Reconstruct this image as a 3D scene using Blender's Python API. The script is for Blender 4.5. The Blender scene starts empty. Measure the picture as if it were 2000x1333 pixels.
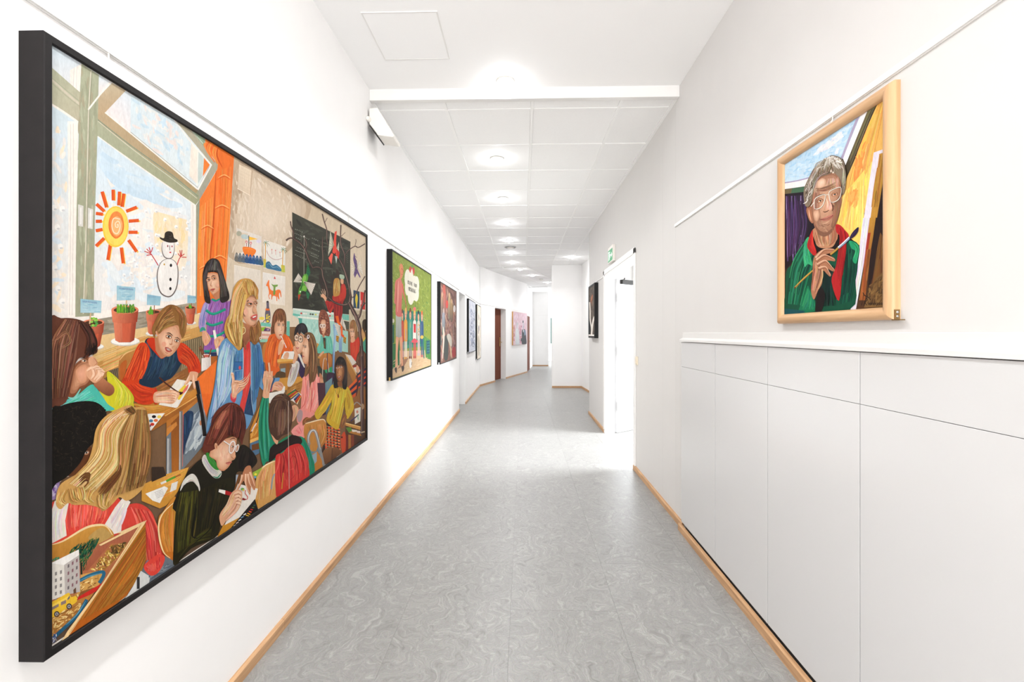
import bpy, math, random
from mathutils import Vector, Matrix
from mathutils.geometry import tessellate_polygon

scene = bpy.context.scene
col = scene.collection
# ---------------------------------------------------------------- camera
F_PX = 889.0                       # focal length in pixels of the 2000 px wide frame (16 mm lens)
YAW = math.radians(1.42)           # the camera aims a touch left of the corridor axis
EYE = 1.31
cam_data = bpy.data.cameras.new('camera')
cam_data.sensor_width = 36.0
cam_data.lens = 36.0 * F_PX / 2000.0
cam_data.shift_y = -15.5 / 2000.0
cam_data.clip_start = 0.02
cam = bpy.data.objects.new('camera', cam_data)
cam.location = (0, 0, EYE)
cam.rotation_euler = (math.radians(90), 0, YAW)
col.objects.link(cam)
scene.camera = cam
# ---------------------------------------------------------------- world, exposure
world = bpy.data.worlds.new('overcast_sky')
scene.world = world
world.use_nodes = True
wb = world.node_tree.nodes['Background']
wb.inputs[0].default_value = (0.93, 0.965, 1.0, 1)
wb.inputs[1].default_value = 3.5
vs = scene.view_settings
vs.view_transform = 'Standard'
vs.look = 'None'
vs.gamma = 1.0
vs.use_curve_mapping = False
vs.exposure = -0.08
# ---------------------------------------------------------------- daylight through the side room and far windows, plus an added rear one
def window_light(name, loc, rot, sx, sy, power, color, spread=180):
    l = bpy.data.lights.new(name, 'AREA')
    l.shape = 'RECTANGLE'; l.size = sx; l.size_y = sy; l.energy = power; l.color = color
    l.spread = math.radians(spread)
    o = bpy.data.objects.new(name, l)
    o.location = loc; o.rotation_euler = rot
    col.objects.link(o)
    return o
window_light('window_daylight', (4.36, 5.15, 1.95), (0, math.radians(46), 0), 0.9, 2.1, 350, (0.93, 0.965, 1.0), 110)
window_light('window_daylight', (0.0, -3.32, 1.65), (math.radians(104), 0, 0), 1.7, 1.9, 185, (0.99, 0.99, 1.0))  # added rear light, out of view, angled up to brighten the near ceiling
window_light('window_daylight', (3.3, 19.0, 1.6), (0, math.radians(90), 0), 1.7, 1.4, 140, (0.9, 0.95, 1.0))

# ---------------------------------------------------------------- materials
def lin(c):
    out = []
    for v in c[:3]:
        v = v / 255.0
        out.append(v / 12.92 if v <= 0.04045 else ((v + 0.055) / 1.055) ** 2.4)
    return tuple(out) + (1.0,)
def mat(name, rgb, rough=0.5, metal=0.0, spec=0.5, noise=0.0, scale=40.0, bump=0.0, coat=0.0):
    m = bpy.data.materials.new(name); m.use_nodes = True
    nt = m.node_tree; b = nt.nodes['Principled BSDF']
    b.inputs['Roughness'].default_value = rough
    b.inputs['Metallic'].default_value = metal
    b.inputs['Specular IOR Level'].default_value = spec
    b.inputs['Coat Weight'].default_value = coat
    c = lin(rgb)
    b.inputs['Base Color'].default_value = c
    if noise > 0 or bump > 0:
        tc = nt.nodes.new('ShaderNodeTexCoord'); n = nt.nodes.new('ShaderNodeTexNoise')
        n.inputs['Scale'].default_value = scale; n.inputs['Detail'].default_value = 5
        nt.links.new(tc.outputs['Object'], n.inputs['Vector'])
        if noise > 0:
            r = nt.nodes.new('ShaderNodeValToRGB')
            r.color_ramp.elements[0].position = 0.3; r.color_ramp.elements[1].position = 0.7
            r.color_ramp.elements[0].color = tuple(x * (1 - noise) for x in c[:3]) + (1,)
            r.color_ramp.elements[1].color = tuple(min(1, x * (1 + noise)) for x in c[:3]) + (1,)
            nt.links.new(n.outputs['Fac'], r.inputs['Fac']); nt.links.new(r.outputs['Color'], b.inputs['Base Color'])
        if bump > 0:
            bp = nt.nodes.new('ShaderNodeBump'); bp.inputs['Strength'].default_value = bump
            bp.inputs['Distance'].default_value = 0.002
            nt.links.new(n.outputs['Fac'], bp.inputs['Height']); nt.links.new(bp.outputs['Normal'], b.inputs['Normal'])
    return m
def mat_emit(name, rgb, strength):
    m = bpy.data.materials.new(name); m.use_nodes = True
    nt = m.node_tree; b = nt.nodes['Principled BSDF']
    b.inputs['Base Color'].default_value = lin(rgb)
    b.inputs['Emission Color'].default_value = lin(rgb)
    b.inputs['Emission Strength'].default_value = strength
    return m
def mat_wood(name, dark, light, axis='X', scale=6.0, rough=0.45):
    m = bpy.data.materials.new(name); m.use_nodes = True
    nt = m.node_tree; b = nt.nodes['Principled BSDF']; b.inputs['Roughness'].default_value = rough
    tc = nt.nodes.new('ShaderNodeTexCoord'); mp = nt.nodes.new('ShaderNodeMapping')
    s = [scale * 9] * 3; s['XYZ'.index(axis)] = scale * 0.5
    mp.inputs['Scale'].default_value = s
    n = nt.nodes.new('ShaderNodeTexNoise'); n.inputs['Scale'].default_value = 1.0
    n.inputs['Detail'].default_value = 6; n.inputs['Distortion'].default_value = 0.6
    b.inputs['Specular IOR Level'].default_value = 0.2
    r = nt.nodes.new('ShaderNodeValToRGB')
    r.color_ramp.elements[0].position = 0.28; r.color_ramp.elements[1].position = 0.72
    r.color_ramp.elements[0].color = lin(dark); r.color_ramp.elements[1].color = lin(light)
    nt.links.new(tc.outputs['Object'], mp.inputs['Vector']); nt.links.new(mp.outputs['Vector'], n.inputs['Vector'])
    nt.links.new(n.outputs['Fac'], r.inputs['Fac']); nt.links.new(r.outputs['Color'], b.inputs['Base Color'])
    return m
def mat_floor(name):
    m = bpy.data.materials.new(name); m.use_nodes = True
    nt = m.node_tree; N = nt.nodes.new; L = nt.links.new
    b = nt.nodes['Principled BSDF']
    tc = N('ShaderNodeTexCoord'); oi = N('ShaderNodeObjectInfo')
    off = N('ShaderNodeVectorMath'); off.operation = 'MULTIPLY_ADD'
    off.inputs[1].default_value = (17.3, 9.1, 5.7)
    L(oi.outputs['Random'], off.inputs[0]); L(tc.outputs['Object'], off.inputs[2])
    n1 = N('ShaderNodeTexNoise'); n1.inputs['Scale'].default_value = 4.5; n1.inputs['Detail'].default_value = 3
    L(off.outputs[0], n1.inputs['Vector'])
    warp = N('ShaderNodeVectorMath'); warp.operation = 'MULTIPLY_ADD'
    warp.inputs[1].default_value = (0.55, 0.75, 0.6)
    L(n1.outputs['Color'], warp.inputs[0]); L(off.outputs[0], warp.inputs[2])
    mp = N('ShaderNodeMapping'); mp.inputs['Scale'].default_value = (13.0, 5.2, 1)
    L(warp.outputs[0], mp.inputs['Vector'])
    n2 = N('ShaderNodeTexNoise'); n2.inputs['Scale'].default_value = 1.5; n2.inputs['Detail'].default_value = 8
    n2.inputs['Roughness'].default_value = 0.62; n2.inputs['Distortion'].default_value = 2.2
    L(mp.outputs[0], n2.inputs['Vector'])
    r = N('ShaderNodeValToRGB'); cr = r.color_ramp
    cr.elements[0].position = 0.30; cr.elements[0].color = lin((121, 120, 115))
    cr.elements[1].position = 0.72; cr.elements[1].color = lin((157, 154, 148))
    for p, c in ((0.41, (134, 131, 125)), (0.465, (143, 141, 136)), (0.485, (128, 126, 122)), (0.51, (144, 142, 137)), (0.56, (147, 144, 138)), (0.585, (137, 135, 128)), (0.605, (155, 153, 147))):
        e = cr.elements.new(p); e.color = lin(c)
    L(n2.outputs['Fac'], r.inputs['Fac'])
    n3 = N('ShaderNodeTexNoise'); n3.inputs['Scale'].default_value = 140; n3.inputs['Detail'].default_value = 3
    L(tc.outputs['Object'], n3.inputs['Vector'])
    mx = N('ShaderNodeMix'); mx.data_type = 'RGBA'; mx.blend_type = 'OVERLAY'; mx.inputs['Factor'].default_value = 0.18
    L(r.outputs['Color'], mx.inputs[6]); L(n3.outputs['Color'], mx.inputs[7])
    hs = N('ShaderNodeHueSaturation'); hs.inputs['Saturation'].default_value = 0.55
    L(mx.outputs[2], hs.inputs['Color'])
    v = N('ShaderNodeMath'); v.operation = 'MULTIPLY_ADD'; v.inputs[1].default_value = 0.07; v.inputs[2].default_value = 0.965
    L(oi.outputs['Random'], v.inputs[0]); L(v.outputs[0], hs.inputs['Value'])
    L(hs.outputs['Color'], b.inputs['Base Color'])
    rr = N('ShaderNodeMapRange'); rr.inputs['To Min'].default_value = 0.30; rr.inputs['To Max'].default_value = 0.46
    L(n2.outputs['Fac'], rr.inputs['Value']); L(rr.outputs[0], b.inputs['Roughness'])
    b.inputs['Specular IOR Level'].default_value = 0.45
    bp = N('ShaderNodeBump'); bp.inputs['Strength'].default_value = 0.08; bp.inputs['Distance'].default_value = 0.001
    L(n3.outputs['Fac'], bp.inputs['Height']); L(bp.outputs['Normal'], b.inputs['Normal'])
    return m
def mat_paint(name, bump_scale=260.0, rough=0.6, grain=0.06):
    # oil paint: colour attribute of the painted strokes, broken up by fine brush grain
    m = bpy.data.materials.new(name); m.use_nodes = True
    nt = m.node_tree; N = nt.nodes.new; L = nt.links.new
    b = nt.nodes['Principled BSDF']; b.inputs['Roughness'].default_value = rough
    b.inputs['Specular IOR Level'].default_value = 0.08
    a = N('ShaderNodeAttribute'); a.attribute_name = 'paint'
    tc = N('ShaderNodeTexCoord')
    mp = N('ShaderNodeMapping'); mp.inputs['Scale'].default_value = (1.0, 1.0, 0.35)
    L(tc.outputs['Object'], mp.inputs['Vector'])
    n = N('ShaderNodeTexNoise'); n.inputs['Scale'].default_value = bump_scale; n.inputs['Detail'].default_value = 4
    L(mp.outputs[0], n.inputs['Vector'])
    n2 = N('ShaderNodeTexNoise'); n2.inputs['Scale'].default_value = bump_scale * 0.13; n2.inputs['Detail'].default_value = 5
    n2.inputs['Distortion'].default_value = 1.5
    L(mp.outputs[0], n2.inputs['Vector'])
    ad = N('ShaderNodeMath'); ad.operation = 'ADD'; L(n.outputs['Fac'], ad.inputs[0]); L(n2.outputs['Fac'], ad.inputs[1])
    mr = N('ShaderNodeMapRange'); mr.inputs['From Min'].default_value = 0.6; mr.inputs['From Max'].default_value = 1.4
    mr.inputs['To Min'].default_value = 1 - grain * 2.2; mr.inputs['To Max'].default_value = 1 + grain * 2.2
    L(ad.outputs[0], mr.inputs['Value'])
    mul = N('ShaderNodeVectorMath'); mul.operation = 'MULTIPLY'
    L(a.outputs['Color'], mul.inputs[0]); L(mr.outputs[0], mul.inputs[1])
    L(mul.outputs[0], b.inputs['Base Color'])
    bp = N('ShaderNodeBump'); bp.inputs['Strength'].default_value = 0.12; bp.inputs['Distance'].default_value = 0.001
    L(n.outputs['Fac'], bp.inputs['Height']); L(bp.outputs['Normal'], b.inputs['Normal'])
    return m
M = {
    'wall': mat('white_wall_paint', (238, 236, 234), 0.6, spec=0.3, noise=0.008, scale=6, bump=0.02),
    'panel': mat('white_wall_dimmed_right', (209, 206, 203), 0.55, spec=0.3, noise=0.008, scale=6),  # wall white darkened in colour for the weaker light on the right side
    'ceil': mat('white_ceiling_paint', (251, 250, 249), 0.7, spec=0.2),
    'tile': mat('ceiling_tile_fibre', (248, 247, 246), 0.85, spec=0.1, noise=0.012, scale=90, bump=0.05),
    'grid': mat('ceiling_grid_enamel', (250, 249, 247), 0.45),
    'gap': mat('dark_gap', (165, 162, 157), 0.9),
    'lacquer': mat('white_lacquer', (203, 202, 201), 0.22, spec=0.5),
    'ledge': mat('white_ledge_lacquer', (216, 214, 211), 0.3),
    'carcass': mat('cabinet_carcass', (96, 93, 90), 0.6),
    'trimwhite': mat('white_trim_enamel', (232, 230, 227), 0.35),
    'oak': mat_wood('oak_baseboard', (166, 126, 90), (204, 164, 124), 'Y', 7),
    'black': mat('black_frame_paint', (11, 9, 9), 0.5, spec=0.25, noise=0.25, scale=30),
    'blackside': mat('black_stained_wood', (17, 13, 13), 0.6, spec=0.25, noise=0.3, scale=22, bump=0.05),
    'beech': mat_wood('beech_frame', (182, 142, 102), (208, 170, 130), 'Z', 6, 0.35),
    'beech_x': mat_wood('beech_frame_level', (182, 142, 102), (208, 170, 130), 'X', 6, 0.35),
    'pine': mat_wood('pine_edge', (176, 128, 78), (214, 170, 118), 'Z', 6, 0.5),
    'brass': mat('brass', (196, 160, 96), 0.28, 1.0),
    'darkbrass': mat('aged_brass', (150, 124, 84), 0.35, 1.0),
    'steel': mat('steel', (190, 190, 190), 0.3, 1.0),
    'darkgap': mat('dark_slit', (38, 36, 34), 0.7),
    'brown': mat_wood('brown_door_veneer', (96, 52, 38), (128, 74, 56), 'Z', 4, 0.85),
    'doorwhite': mat('white_door_enamel', (222, 223, 225), 0.35),
    'plastic': mat('white_plastic', (236, 231, 223), 0.4),
    'switch': mat('ivory_plastic', (226, 214, 192), 0.4),
    'cord': mat('clear_hanging_cord', (206, 202, 196), 0.4),
    'floor': mat_floor('marbled_grey_linoleum'),
    'joint': mat('floor_joint', (120, 118, 114), 0.8),
    'lamp': mat_emit('lamp_glass', (250, 252, 255), 240.0),
    'teal': mat('teal_paint', (70, 98, 94), 0.5),
    'paint': mat_paint('oil_paint'),
    'paint_small': mat_paint('oil_paint_far', 120.0),
}
# ---------------------------------------------------------------- mesh helpers
class MB:
    def __init__(self):
        self.v = []; self.f = []
    def box(self, x0, x1, y0, y1, z0, z1):
        n = len(self.v)
        self.v += [(x0, y0, z0), (x1, y0, z0), (x1, y1, z0), (x0, y1, z0), (x0, y0, z1), (x1, y0, z1), (x1, y1, z1), (x0, y1, z1)]
        self.f += [tuple(n + i for i in q) for q in ((0, 3, 2, 1), (4, 5, 6, 7), (0, 1, 5, 4), (1, 2, 6, 5), (2, 3, 7, 6), (3, 0, 4, 7))]
        return self
    def prism(self, pts, lo, hi, axis='z'):
        # polygon pts (a,b) extruded along axis: z -> (a,b,h), y -> (a,h,b), x -> (h,a,b)
        n = len(self.v); k = len(pts)
        def mk(a, b, h):
            return (a, b, h) if axis == 'z' else ((a, h, b) if axis == 'y' else (h, a, b))
        self.v += [mk(a, b, lo) for a, b in pts] + [mk(a, b, hi) for a, b in pts]
        self.f.append(tuple(n + i for i in reversed(range(k)))); self.f.append(tuple(n + k + i for i in range(k)))
        for i in range(k):
            j = (i + 1) % k
            self.f.append((n + i, n + j, n + k + j, n + k + i))
        return self
    def lathe(self, prof, seg=24, c=(0, 0, 0), axis='z'):
        n = len(self.v)
        for r, h in prof:
            for i in range(seg):
                a = 2 * math.pi * i / seg
                p = (r * math.cos(a), r * math.sin(a), h)
                if axis == 'y': p = (p[0], p[2], p[1])
                if axis == 'x': p = (p[2], p[0], p[1])
                self.v.append((p[0] + c[0], p[1] + c[1], p[2] + c[2]))
        for k in range(len(prof) - 1):
            for i in range(seg):
                j = (i + 1) % seg
                self.f.append((n + k * seg + i, n + k * seg + j, n + (k + 1) * seg + j, n + (k + 1) * seg + i))
        self.f.append(tuple(n + i for i in reversed(range(seg))))
        self.f.append(tuple(n + (len(prof) - 1) * seg + i for i in range(seg)))
        return self
    def tube(self, pts, r, seg=8):
        n = len(self.v); pts = [Vector(p) for p in pts]
        for i, p in enumerate(pts):
            d = (pts[min(i + 1, len(pts) - 1)] - pts[max(i - 1, 0)]).normalized()
            up = Vector((0, 0, 1)) if abs(d.z) < 0.9 else Vector((1, 0, 0))
            a = d.cross(up).normalized(); b = d.cross(a)
            for s in range(seg):
                t = 2 * math.pi * s / seg
                self.v.append(tuple(p + a * (r * math.cos(t)) + b * (r * math.sin(t))))
        for k in range(len(pts) - 1):
            for s in range(seg):
                j = (s + 1) % seg
                self.f.append((n + k * seg + s, n + k * seg + j, n + (k + 1) * seg + j, n + (k + 1) * seg + s))
        self.f.append(tuple(n + i for i in reversed(range(seg)))); self.f.append(tuple(n + (len(pts) - 1) * seg + i for i in range(seg)))
        return self
    def mesh(self, name, m, smooth=False, fix=True):
        me = bpy.data.meshes.new(name)
        me.from_pydata(self.v, [], self.f); me.materials.append(m)
        if fix:
            import bmesh
            b = bmesh.new(); b.from_mesh(me); bmesh.ops.recalc_face_normals(b, faces=b.faces[:]); b.to_mesh(me); b.free()
        if smooth:
            for p in me.polygons: p.use_smooth = True
        me.update(); return me
    def build(self, name, m, parent=None, bevel=0.0, smooth=False, loc=None):
        o = bpy.data.objects.new(name, self.mesh(name, m, smooth)); col.objects.link(o)
        if parent is not None: o.parent = parent
        if loc is not None: o.location = loc
        if bevel > 0:
            md = o.modifiers.new('bevel', 'BEVEL'); md.width = bevel; md.segments = 2; md.limit_method = 'ANGLE'
        return o
def link_mesh(name, me, parent=None, loc=(0, 0, 0), rz=0.0):
    o = bpy.data.objects.new(name, me); col.objects.link(o)
    o.location = loc; o.rotation_euler = (0, 0, rz)
    if parent is not None: o.parent = parent
    return o
def thing(name, label, cat, loc=(0, 0, 0), rz=0.0, group=None):
    o = bpy.data.objects.new(name, None); o.empty_display_size = 0.1; col.objects.link(o)
    o.location = loc; o.rotation_euler = (0, 0, rz)
    o['label'] = label; o['category'] = cat
    if group: o['group'] = group
    return o
def tag(o, label, cat, group=None):
    o['label'] = label; o['category'] = cat
    if group: o['group'] = group
    return o
def struct(o, label=None, cat=None):
    o['kind'] = 'structure'
    if label: o['label'] = label
    if cat: o['category'] = cat
    return o
# ================================================================ the room shell
W = 1.07                     # half the corridor width
Z_TILE = EYE + 1.627         # lower, tiled ceiling
Z_CEIL = EYE + 1.696         # plaster ceiling over the near part
BEAM_Y = 3.14
ANG = math.atan2(0.2885, 0.9575)      # the far corridor bears right by about 17 degrees
UX, UY = math.sin(ANG), math.cos(ANG)
AX, AY = -1.06, 11.15                 # where the left wall starts to bear right
def along(s, d=0.0):                  # point s metres along the bent wall, d metres into the wall
    return (AX + UX * s - UY * d, AY + UY * s + UX * d)

# ---- floor: slab with staggered linoleum tiles
fl = MB().box(-1.5, 1.75, -3.4, 11.6, -0.12, -0.003)
fl.prism([(-1.5, 11.6), (1.75, 11.6), (4.6, 16), (4.6, 23), (-0.6, 23), (-1.5, 15)], -0.12, 0.0)
floor = struct(fl.build('floor', M['joint']), 'grey marbled linoleum floor running down the corridor', 'floor')
floor.data.materials.append(M['floor'])
for p in floor.data.polygons:
    if min(floor.data.vertices[i].co.y for i in p.vertices) > 11.59: p.material_index = 1
tile_cache = {}
def floor_tile(x0, x1, y0, y1):
    key = (round(x1 - x0, 3), round(y1 - y0, 3))
    if key not in tile_cache:
        a, b = key; g = 0.00035
        tile_cache[key] = MB().box(-a / 2 + g, a / 2 - g, -b / 2 + g, b / 2 - g, -0.003, 0.0).mesh('floor_tile', M['floor'])
    o = link_mesh('floor_tile', tile_cache[key], floor, ((x0 + x1) / 2, (y0 + y1) / 2, 0))
cols_x = [-1.07, -0.56, -0.06, 0.44, 0.94, 1.07]
for k in range(5):
    y = -3.4 + (0.153 + 0.4 if k % 2 == 0 else 0.594 + 0.4) - 1.0 + 0.0
    y = (2.153 if k % 2 == 0 else 2.60) - 6.0
    while y < 11.6:
        a, b = max(y, -3.4), min(y + 1.0, 11.6)
        if b - a > 0.02: floor_tile(cols_x[k], cols_x[k + 1], a, b)
        y += 1.0
y = 7.42
while y < 10.9:                                   # the recess on the right
    floor_tile(1.07, 1.65, y, min(y + 1.0, 10.9)); y += 1.0
fs = struct(MB().box(1.07, 1.19, 4.41, 6.0, -0.12, 0.0).box(1.19, 4.4, 3.7, 7.25, -0.12, 0.0).build('floor', M['floor']), 'floor of the bright side room seen through the open doorway', 'floor')
fs2 = struct(MB().box(-1.45, -1.07, 7.56, 8.42, -0.003, 0.0).build('floor', M['floor']), 'strip of floor in the white door recess on the left', 'floor')

# ---- walls
wl = MB().box(-1.45, -W, -3.4, 7.56, 0, 3.1).box(-1.45, -W, 7.56, 8.36, 2.0, 3.1).box(-1.45, -W, 8.36, AY, 0, 3.1)
wall_left = struct(wl.build('wall_left', M['wall']), 'long white wall hung with black framed paintings', 'wall')
def quad_wall(mb, s0, s1, z0, z1, d=0.30):
    mb.prism([along(s0), along(s1), along(s1, d), along(s0, d)], z0, z1)
wb_ = MB(); quad_wall(wb_, 0, 1.046, 0, 3.0); quad_wall(wb_, 1.046, 1.946, 1.99, 3.0); quad_wall(wb_, 1.946, 4.125, 0, 3.0)
wall_bend = struct(wb_.build('wall_far_left', M['wall']), 'white wall bearing right beyond the bend with the brown door', 'wall')
wf = MB().prism([(0.10, 15.3), (0.365, 18.06), (0.05, 18.06), (-0.2, 15.3)], 0, 3.0).box(0.20, 0.995, 18.06, 18.2, 0, 3.0).box(0.85, 0.995, 18.2, 21.4, 0, 3.0)
wall_far = struct(wf.build('wall_far', M['wall']), 'pale wall closing the corridor at its far end', 'wall')
wfb = struct(MB().box(0.9, 4.6, 21.4, 21.55, 0, 3.0).build('wall_back', M['wall']), 'sunlit wall glimpsed round the far corner', 'wall')
# right wall, with the panel joints near the cabinets, the cabinet niche and the doorway
SEAM = 0.0016
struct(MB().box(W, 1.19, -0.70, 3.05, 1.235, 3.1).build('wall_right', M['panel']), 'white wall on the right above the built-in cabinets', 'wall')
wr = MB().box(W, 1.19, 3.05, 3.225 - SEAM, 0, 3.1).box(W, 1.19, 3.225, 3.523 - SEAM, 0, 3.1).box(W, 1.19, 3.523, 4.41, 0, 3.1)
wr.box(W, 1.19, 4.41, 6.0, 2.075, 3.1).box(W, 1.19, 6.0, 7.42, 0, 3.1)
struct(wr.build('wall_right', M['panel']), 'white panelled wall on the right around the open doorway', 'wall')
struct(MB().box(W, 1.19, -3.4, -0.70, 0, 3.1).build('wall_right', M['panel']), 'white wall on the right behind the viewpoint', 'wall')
wn = MB().box(1.62, 1.72, -0.8, 3.15, 0, 1.3).box(1.19, 1.62, 3.055, 3.15, 0, 1.3).box(1.19, 1.62, -0.8, -0.705, 0, 1.3)
struct(wn.build('wall_niche', M['gap']), 'back of the niche behind the built-in cabinets', 'wall')
wp = MB().box(0.686, 1.391, 10.9, 11.05, 0, 3.0).prism([(1.391, 10.9), (1.391, 11.05), (1.76, 11.05), (1.76, 7.30), (1.63, 7.30)], 0, 3.0).box(1.19, 1.64, 7.29, 7.42, 0, 3.0)
wp.prism([(0.686, 10.9), (0.686 + UX * 6.5, 10.9 + UY * 6.5), (0.95 + UX * 6.5, 10.9 + UY * 6.5), (0.95, 11.05)], 0, 3.0)
wall_pier = struct(wp.build('wall_pier', M['wall']), 'white pier jutting into the corridor at the bend', 'wall')
ws = MB().box(4.4, 4.52, 3.7, 4.05, 0, 3.0).box(4.4, 4.52, 6.25, 7.25, 0, 3.0).box(4.4, 4.52, 4.05, 6.25, 0, 0.7).box(4.4, 4.52, 4.05, 6.25, 2.4, 3.0)
ws.box(1.19, 4.52, 3.58, 3.7, 0, 3.0).box(1.75, 4.52, 7.25, 7.37, 0, 3.0)
struct(ws.build('wall_side_room', M['wall']), 'white walls of the bright room behind the open door', 'wall')
wk = MB().box(-1.45, -0.95, -3.52, -3.4, 0, 3.1).box(0.95, 1.45, -3.52, -3.4, 0, 3.1).box(-0.95, 0.95, -3.52, -3.4, 0, 0.8).box(-0.95, 0.95, -3.52, -3.4, 2.5, 3.1)
struct(wk.build('wall_behind', M['wall']), 'white wall with an added window behind the viewpoint', 'wall')

# ---- ceilings
struct(MB().box(-1.45, 1.45, -3.52, BEAM_Y, Z_CEIL, Z_CEIL + 0.08).build('ceiling', M['ceil']), 'smooth white plaster ceiling over the near part of the corridor', 'ceiling')
struct(MB().box(1.19, 4.52, 3.58, 7.37, 2.95, 3.0).build('ceiling', M['ceil']), 'white ceiling of the bright side room', 'ceiling')
struct(MB().box(-W, W, BEAM_Y, BEAM_Y + 0.045, Z_TILE - 0.008, Z_CEIL + 0.08).build('trim_1', M['trimwhite'], bevel=0.003), 'white beam edge where the ceiling steps down to the tiles', 'trim')
cd = MB().box(-1.45, 1.75, BEAM_Y + 0.045, 11.6, Z_TILE + 0.03, Z_TILE + 0.1)
cd.prism([(-1.5, 11.6), (1.75, 11.6), (4.6, 16), (4.6, 23), (-0.6, 23), (-1.5, 15)], Z_TILE + 0.03, Z_TILE + 0.1)
ceiling = struct(cd.build('ceiling', M['gap']), 'suspended ceiling of square white tiles with downlights', 'ceiling')
struct(MB().prism([(-1.5, 10.95), (1.75, 10.95), (4.6, 16), (4.6, 23), (-0.6, 23), (-1.5, 15)], Z_TILE + 0.022, Z_TILE + 0.03).build('ceiling', M['ceil']), 'white ceiling edge strip where the tiled ceiling bends', 'ceiling')
T = 0.625
ct_cache = {}
def ceiling_tile(x0, x1, y0, y1, origin=None, rz=0.0, dz=0.0):
    key = (round(x1 - x0, 3), round(y1 - y0, 3)); g = 0.0118
    if key not in ct_cache:
        a, b = key
        ct_cache[key] = MB().box(-a / 2 + g, a / 2 - g, -b / 2 + g, b / 2 - g, 0.003, 0.020).mesh('ceiling_tile', M['tile'])
    cx, cy = (x0 + x1) / 2, (y0 + y1) / 2
    if origin:
        c, s = math.cos(rz), math.sin(rz)
        cx, cy = origin[0] + cx * c - cy * s, origin[1] + cx * s + cy * c
    link_mesh('ceiling_tile', ct_cache[key], ceiling, (cx, cy, Z_TILE + dz), rz)
rng = random.Random(4)
GX = [-W + 0.012, -0.56, 0.063, 0.688, W - 0.012]
rows = [BEAM_Y + 0.05, 3.31] + [3.31 + T * k for k in range(1, 13)] + [11.1]
for i in range(len(rows) - 1):
    for k in range(4):
        ceiling_tile(GX[k], GX[k + 1], rows[i], rows[i + 1], dz=rng.uniform(-0.0012, 0.0012))
    if rows[i] > 7.3: ceiling_tile(W - 0.012, 1.60, rows[i], rows[i + 1])
    elif rows[i + 1] > 7.42: ceiling_tile(W - 0.012, 1.60, 7.43, rows[i + 1])
# grid bars: level strips between the tiles
bars = MB()
for x in GX[1:4]: bars.box(x - 0.011, x + 0.011, BEAM_Y + 0.045, 11.1, Z_TILE - 0.002, Z_TILE + 0.03)
for x, s in ((-W, 1), (W, -1)):
    a, b = sorted((x, x + s * 0.022)); bars.box(a, b, BEAM_Y + 0.045, 7.40 if s < 0 else 11.1, Z_TILE - 0.004, Z_TILE + 0.03)
for y in rows[1:]: bars.box(-W + 0.02, W - 0.02 if y < 7.4 else 1.5, y - 0.011, y + 0.011, Z_TILE - 0.0005, Z_TILE + 0.03)
bars.box(W - 0.023, W + 0.001, 7.41, 10.9, Z_TILE - 0.002, Z_TILE + 0.03)
bars.build('ceiling_grid', M['grid'], ceiling)
# the tiles beyond the bend follow the turned corridor
O2 = (0.063, 11.1)
bar2 = MB()
for j in range(0, 9):
    for k in range(-2, 3):
        if k == -2 and j > 6: continue
        ceiling_tile(k * T + 0.002, (k + 1) * T, j * T + 0.1, (j + 1) * T + 0.1, O2, -ANG, 0.001)
for k in range(-2, 4):
    c, s = math.cos(-ANG), math.sin(-ANG)
    def R2(x, y): return (O2[0] + x * c - y * s, O2[1] + x * s + y * c)
    bar2.prism([R2(k * T - 0.011, 0), R2(k * T + 0.011, 0), R2(k * T + 0.011, 9 * T), R2(k * T - 0.011, 9 * T)], Z_TILE - 0.001, Z_TILE + 0.03)
bar2.build('ceiling_grid', M['grid'], ceiling)
struct(MB().prism([(-0.6, 16.6), (4.6, 14.6), (4.6, 23), (-0.6, 23)], Z_TILE + 0.0, Z_TILE + 0.025).build('ceiling', M['ceil']), 'plain white ceiling at the far end of the corridor', 'ceiling')
# access hatch in the near ceiling
h = thing('access_hatch', 'square white access hatch set flush in the near ceiling', 'hatch', (-0.655, 2.59, Z_CEIL - 0.004))
MB().box(-0.195, 0.195, -0.2, 0.2, 0, 0.004).build('hatch_panel', M['ceil'], h)
hf = MB().box(-0.203, 0.203, -0.208, -0.2, -0.001, 0.004).box(-0.203, 0.203, 0.2, 0.208, -0.001, 0.004).box(-0.203, -0.195, -0.2, 0.2, -0.001, 0.004).box(0.195, 0.203, -0.2, 0.2, -0.001, 0.004)
hf.build('hatch_rim', M['trimwhite'], h)

# ---- baseboards
BH, BT = 0.046, 0.016
def base_straight(name, x_wall, side, y0, y1, label):
    x1 = x_wall - side * BT
    prof = [(x_wall, 0), (x1, 0), (x1, BH - 0.006), (x1 + side * 0.006, BH), (x_wall, BH)]
    return struct(MB().prism(prof, y0, y1, 'y').build(name, M['oak']), label, 'baseboard')
base_straight('baseboard_left', -W, -1, -3.4, 1.985, 'near length of oak baseboard under the big classroom painting')
base_straight('baseboard_left', -W, -1, 1.987, 7.56, 'long oak baseboard along the left wall up to the white recess')
base_straight('baseboard_left', -W, -1, 8.36, AY, 'short oak baseboard between the white recess and the bend')
base_straight('baseboard_right', W, 1, 3.06, 4.41, 'oak baseboard between the cabinets and the doorway')
base_straight('baseboard_right', W, 1, 6.0, 7.42, 'short oak baseboard under the small black framed picture')
bc = MB().prism([(1.048, 0), (1.03, 0), (1.03, BH - 0.006), (1.036, BH), (1.048, BH)], -0.70, 3.06, 'y')
struct(bc.build('baseboard_right', M['oak']), 'oak plinth board along the foot of the white cabinets', 'baseboard')
def base_bent(s0, s1, label):
    struct(MB().prism([along(s0), along(s1), along(s1, -BT), along(s0, -BT)], 0, BH).build('baseboard_far', M['oak']), label, 'baseboard')
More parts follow.
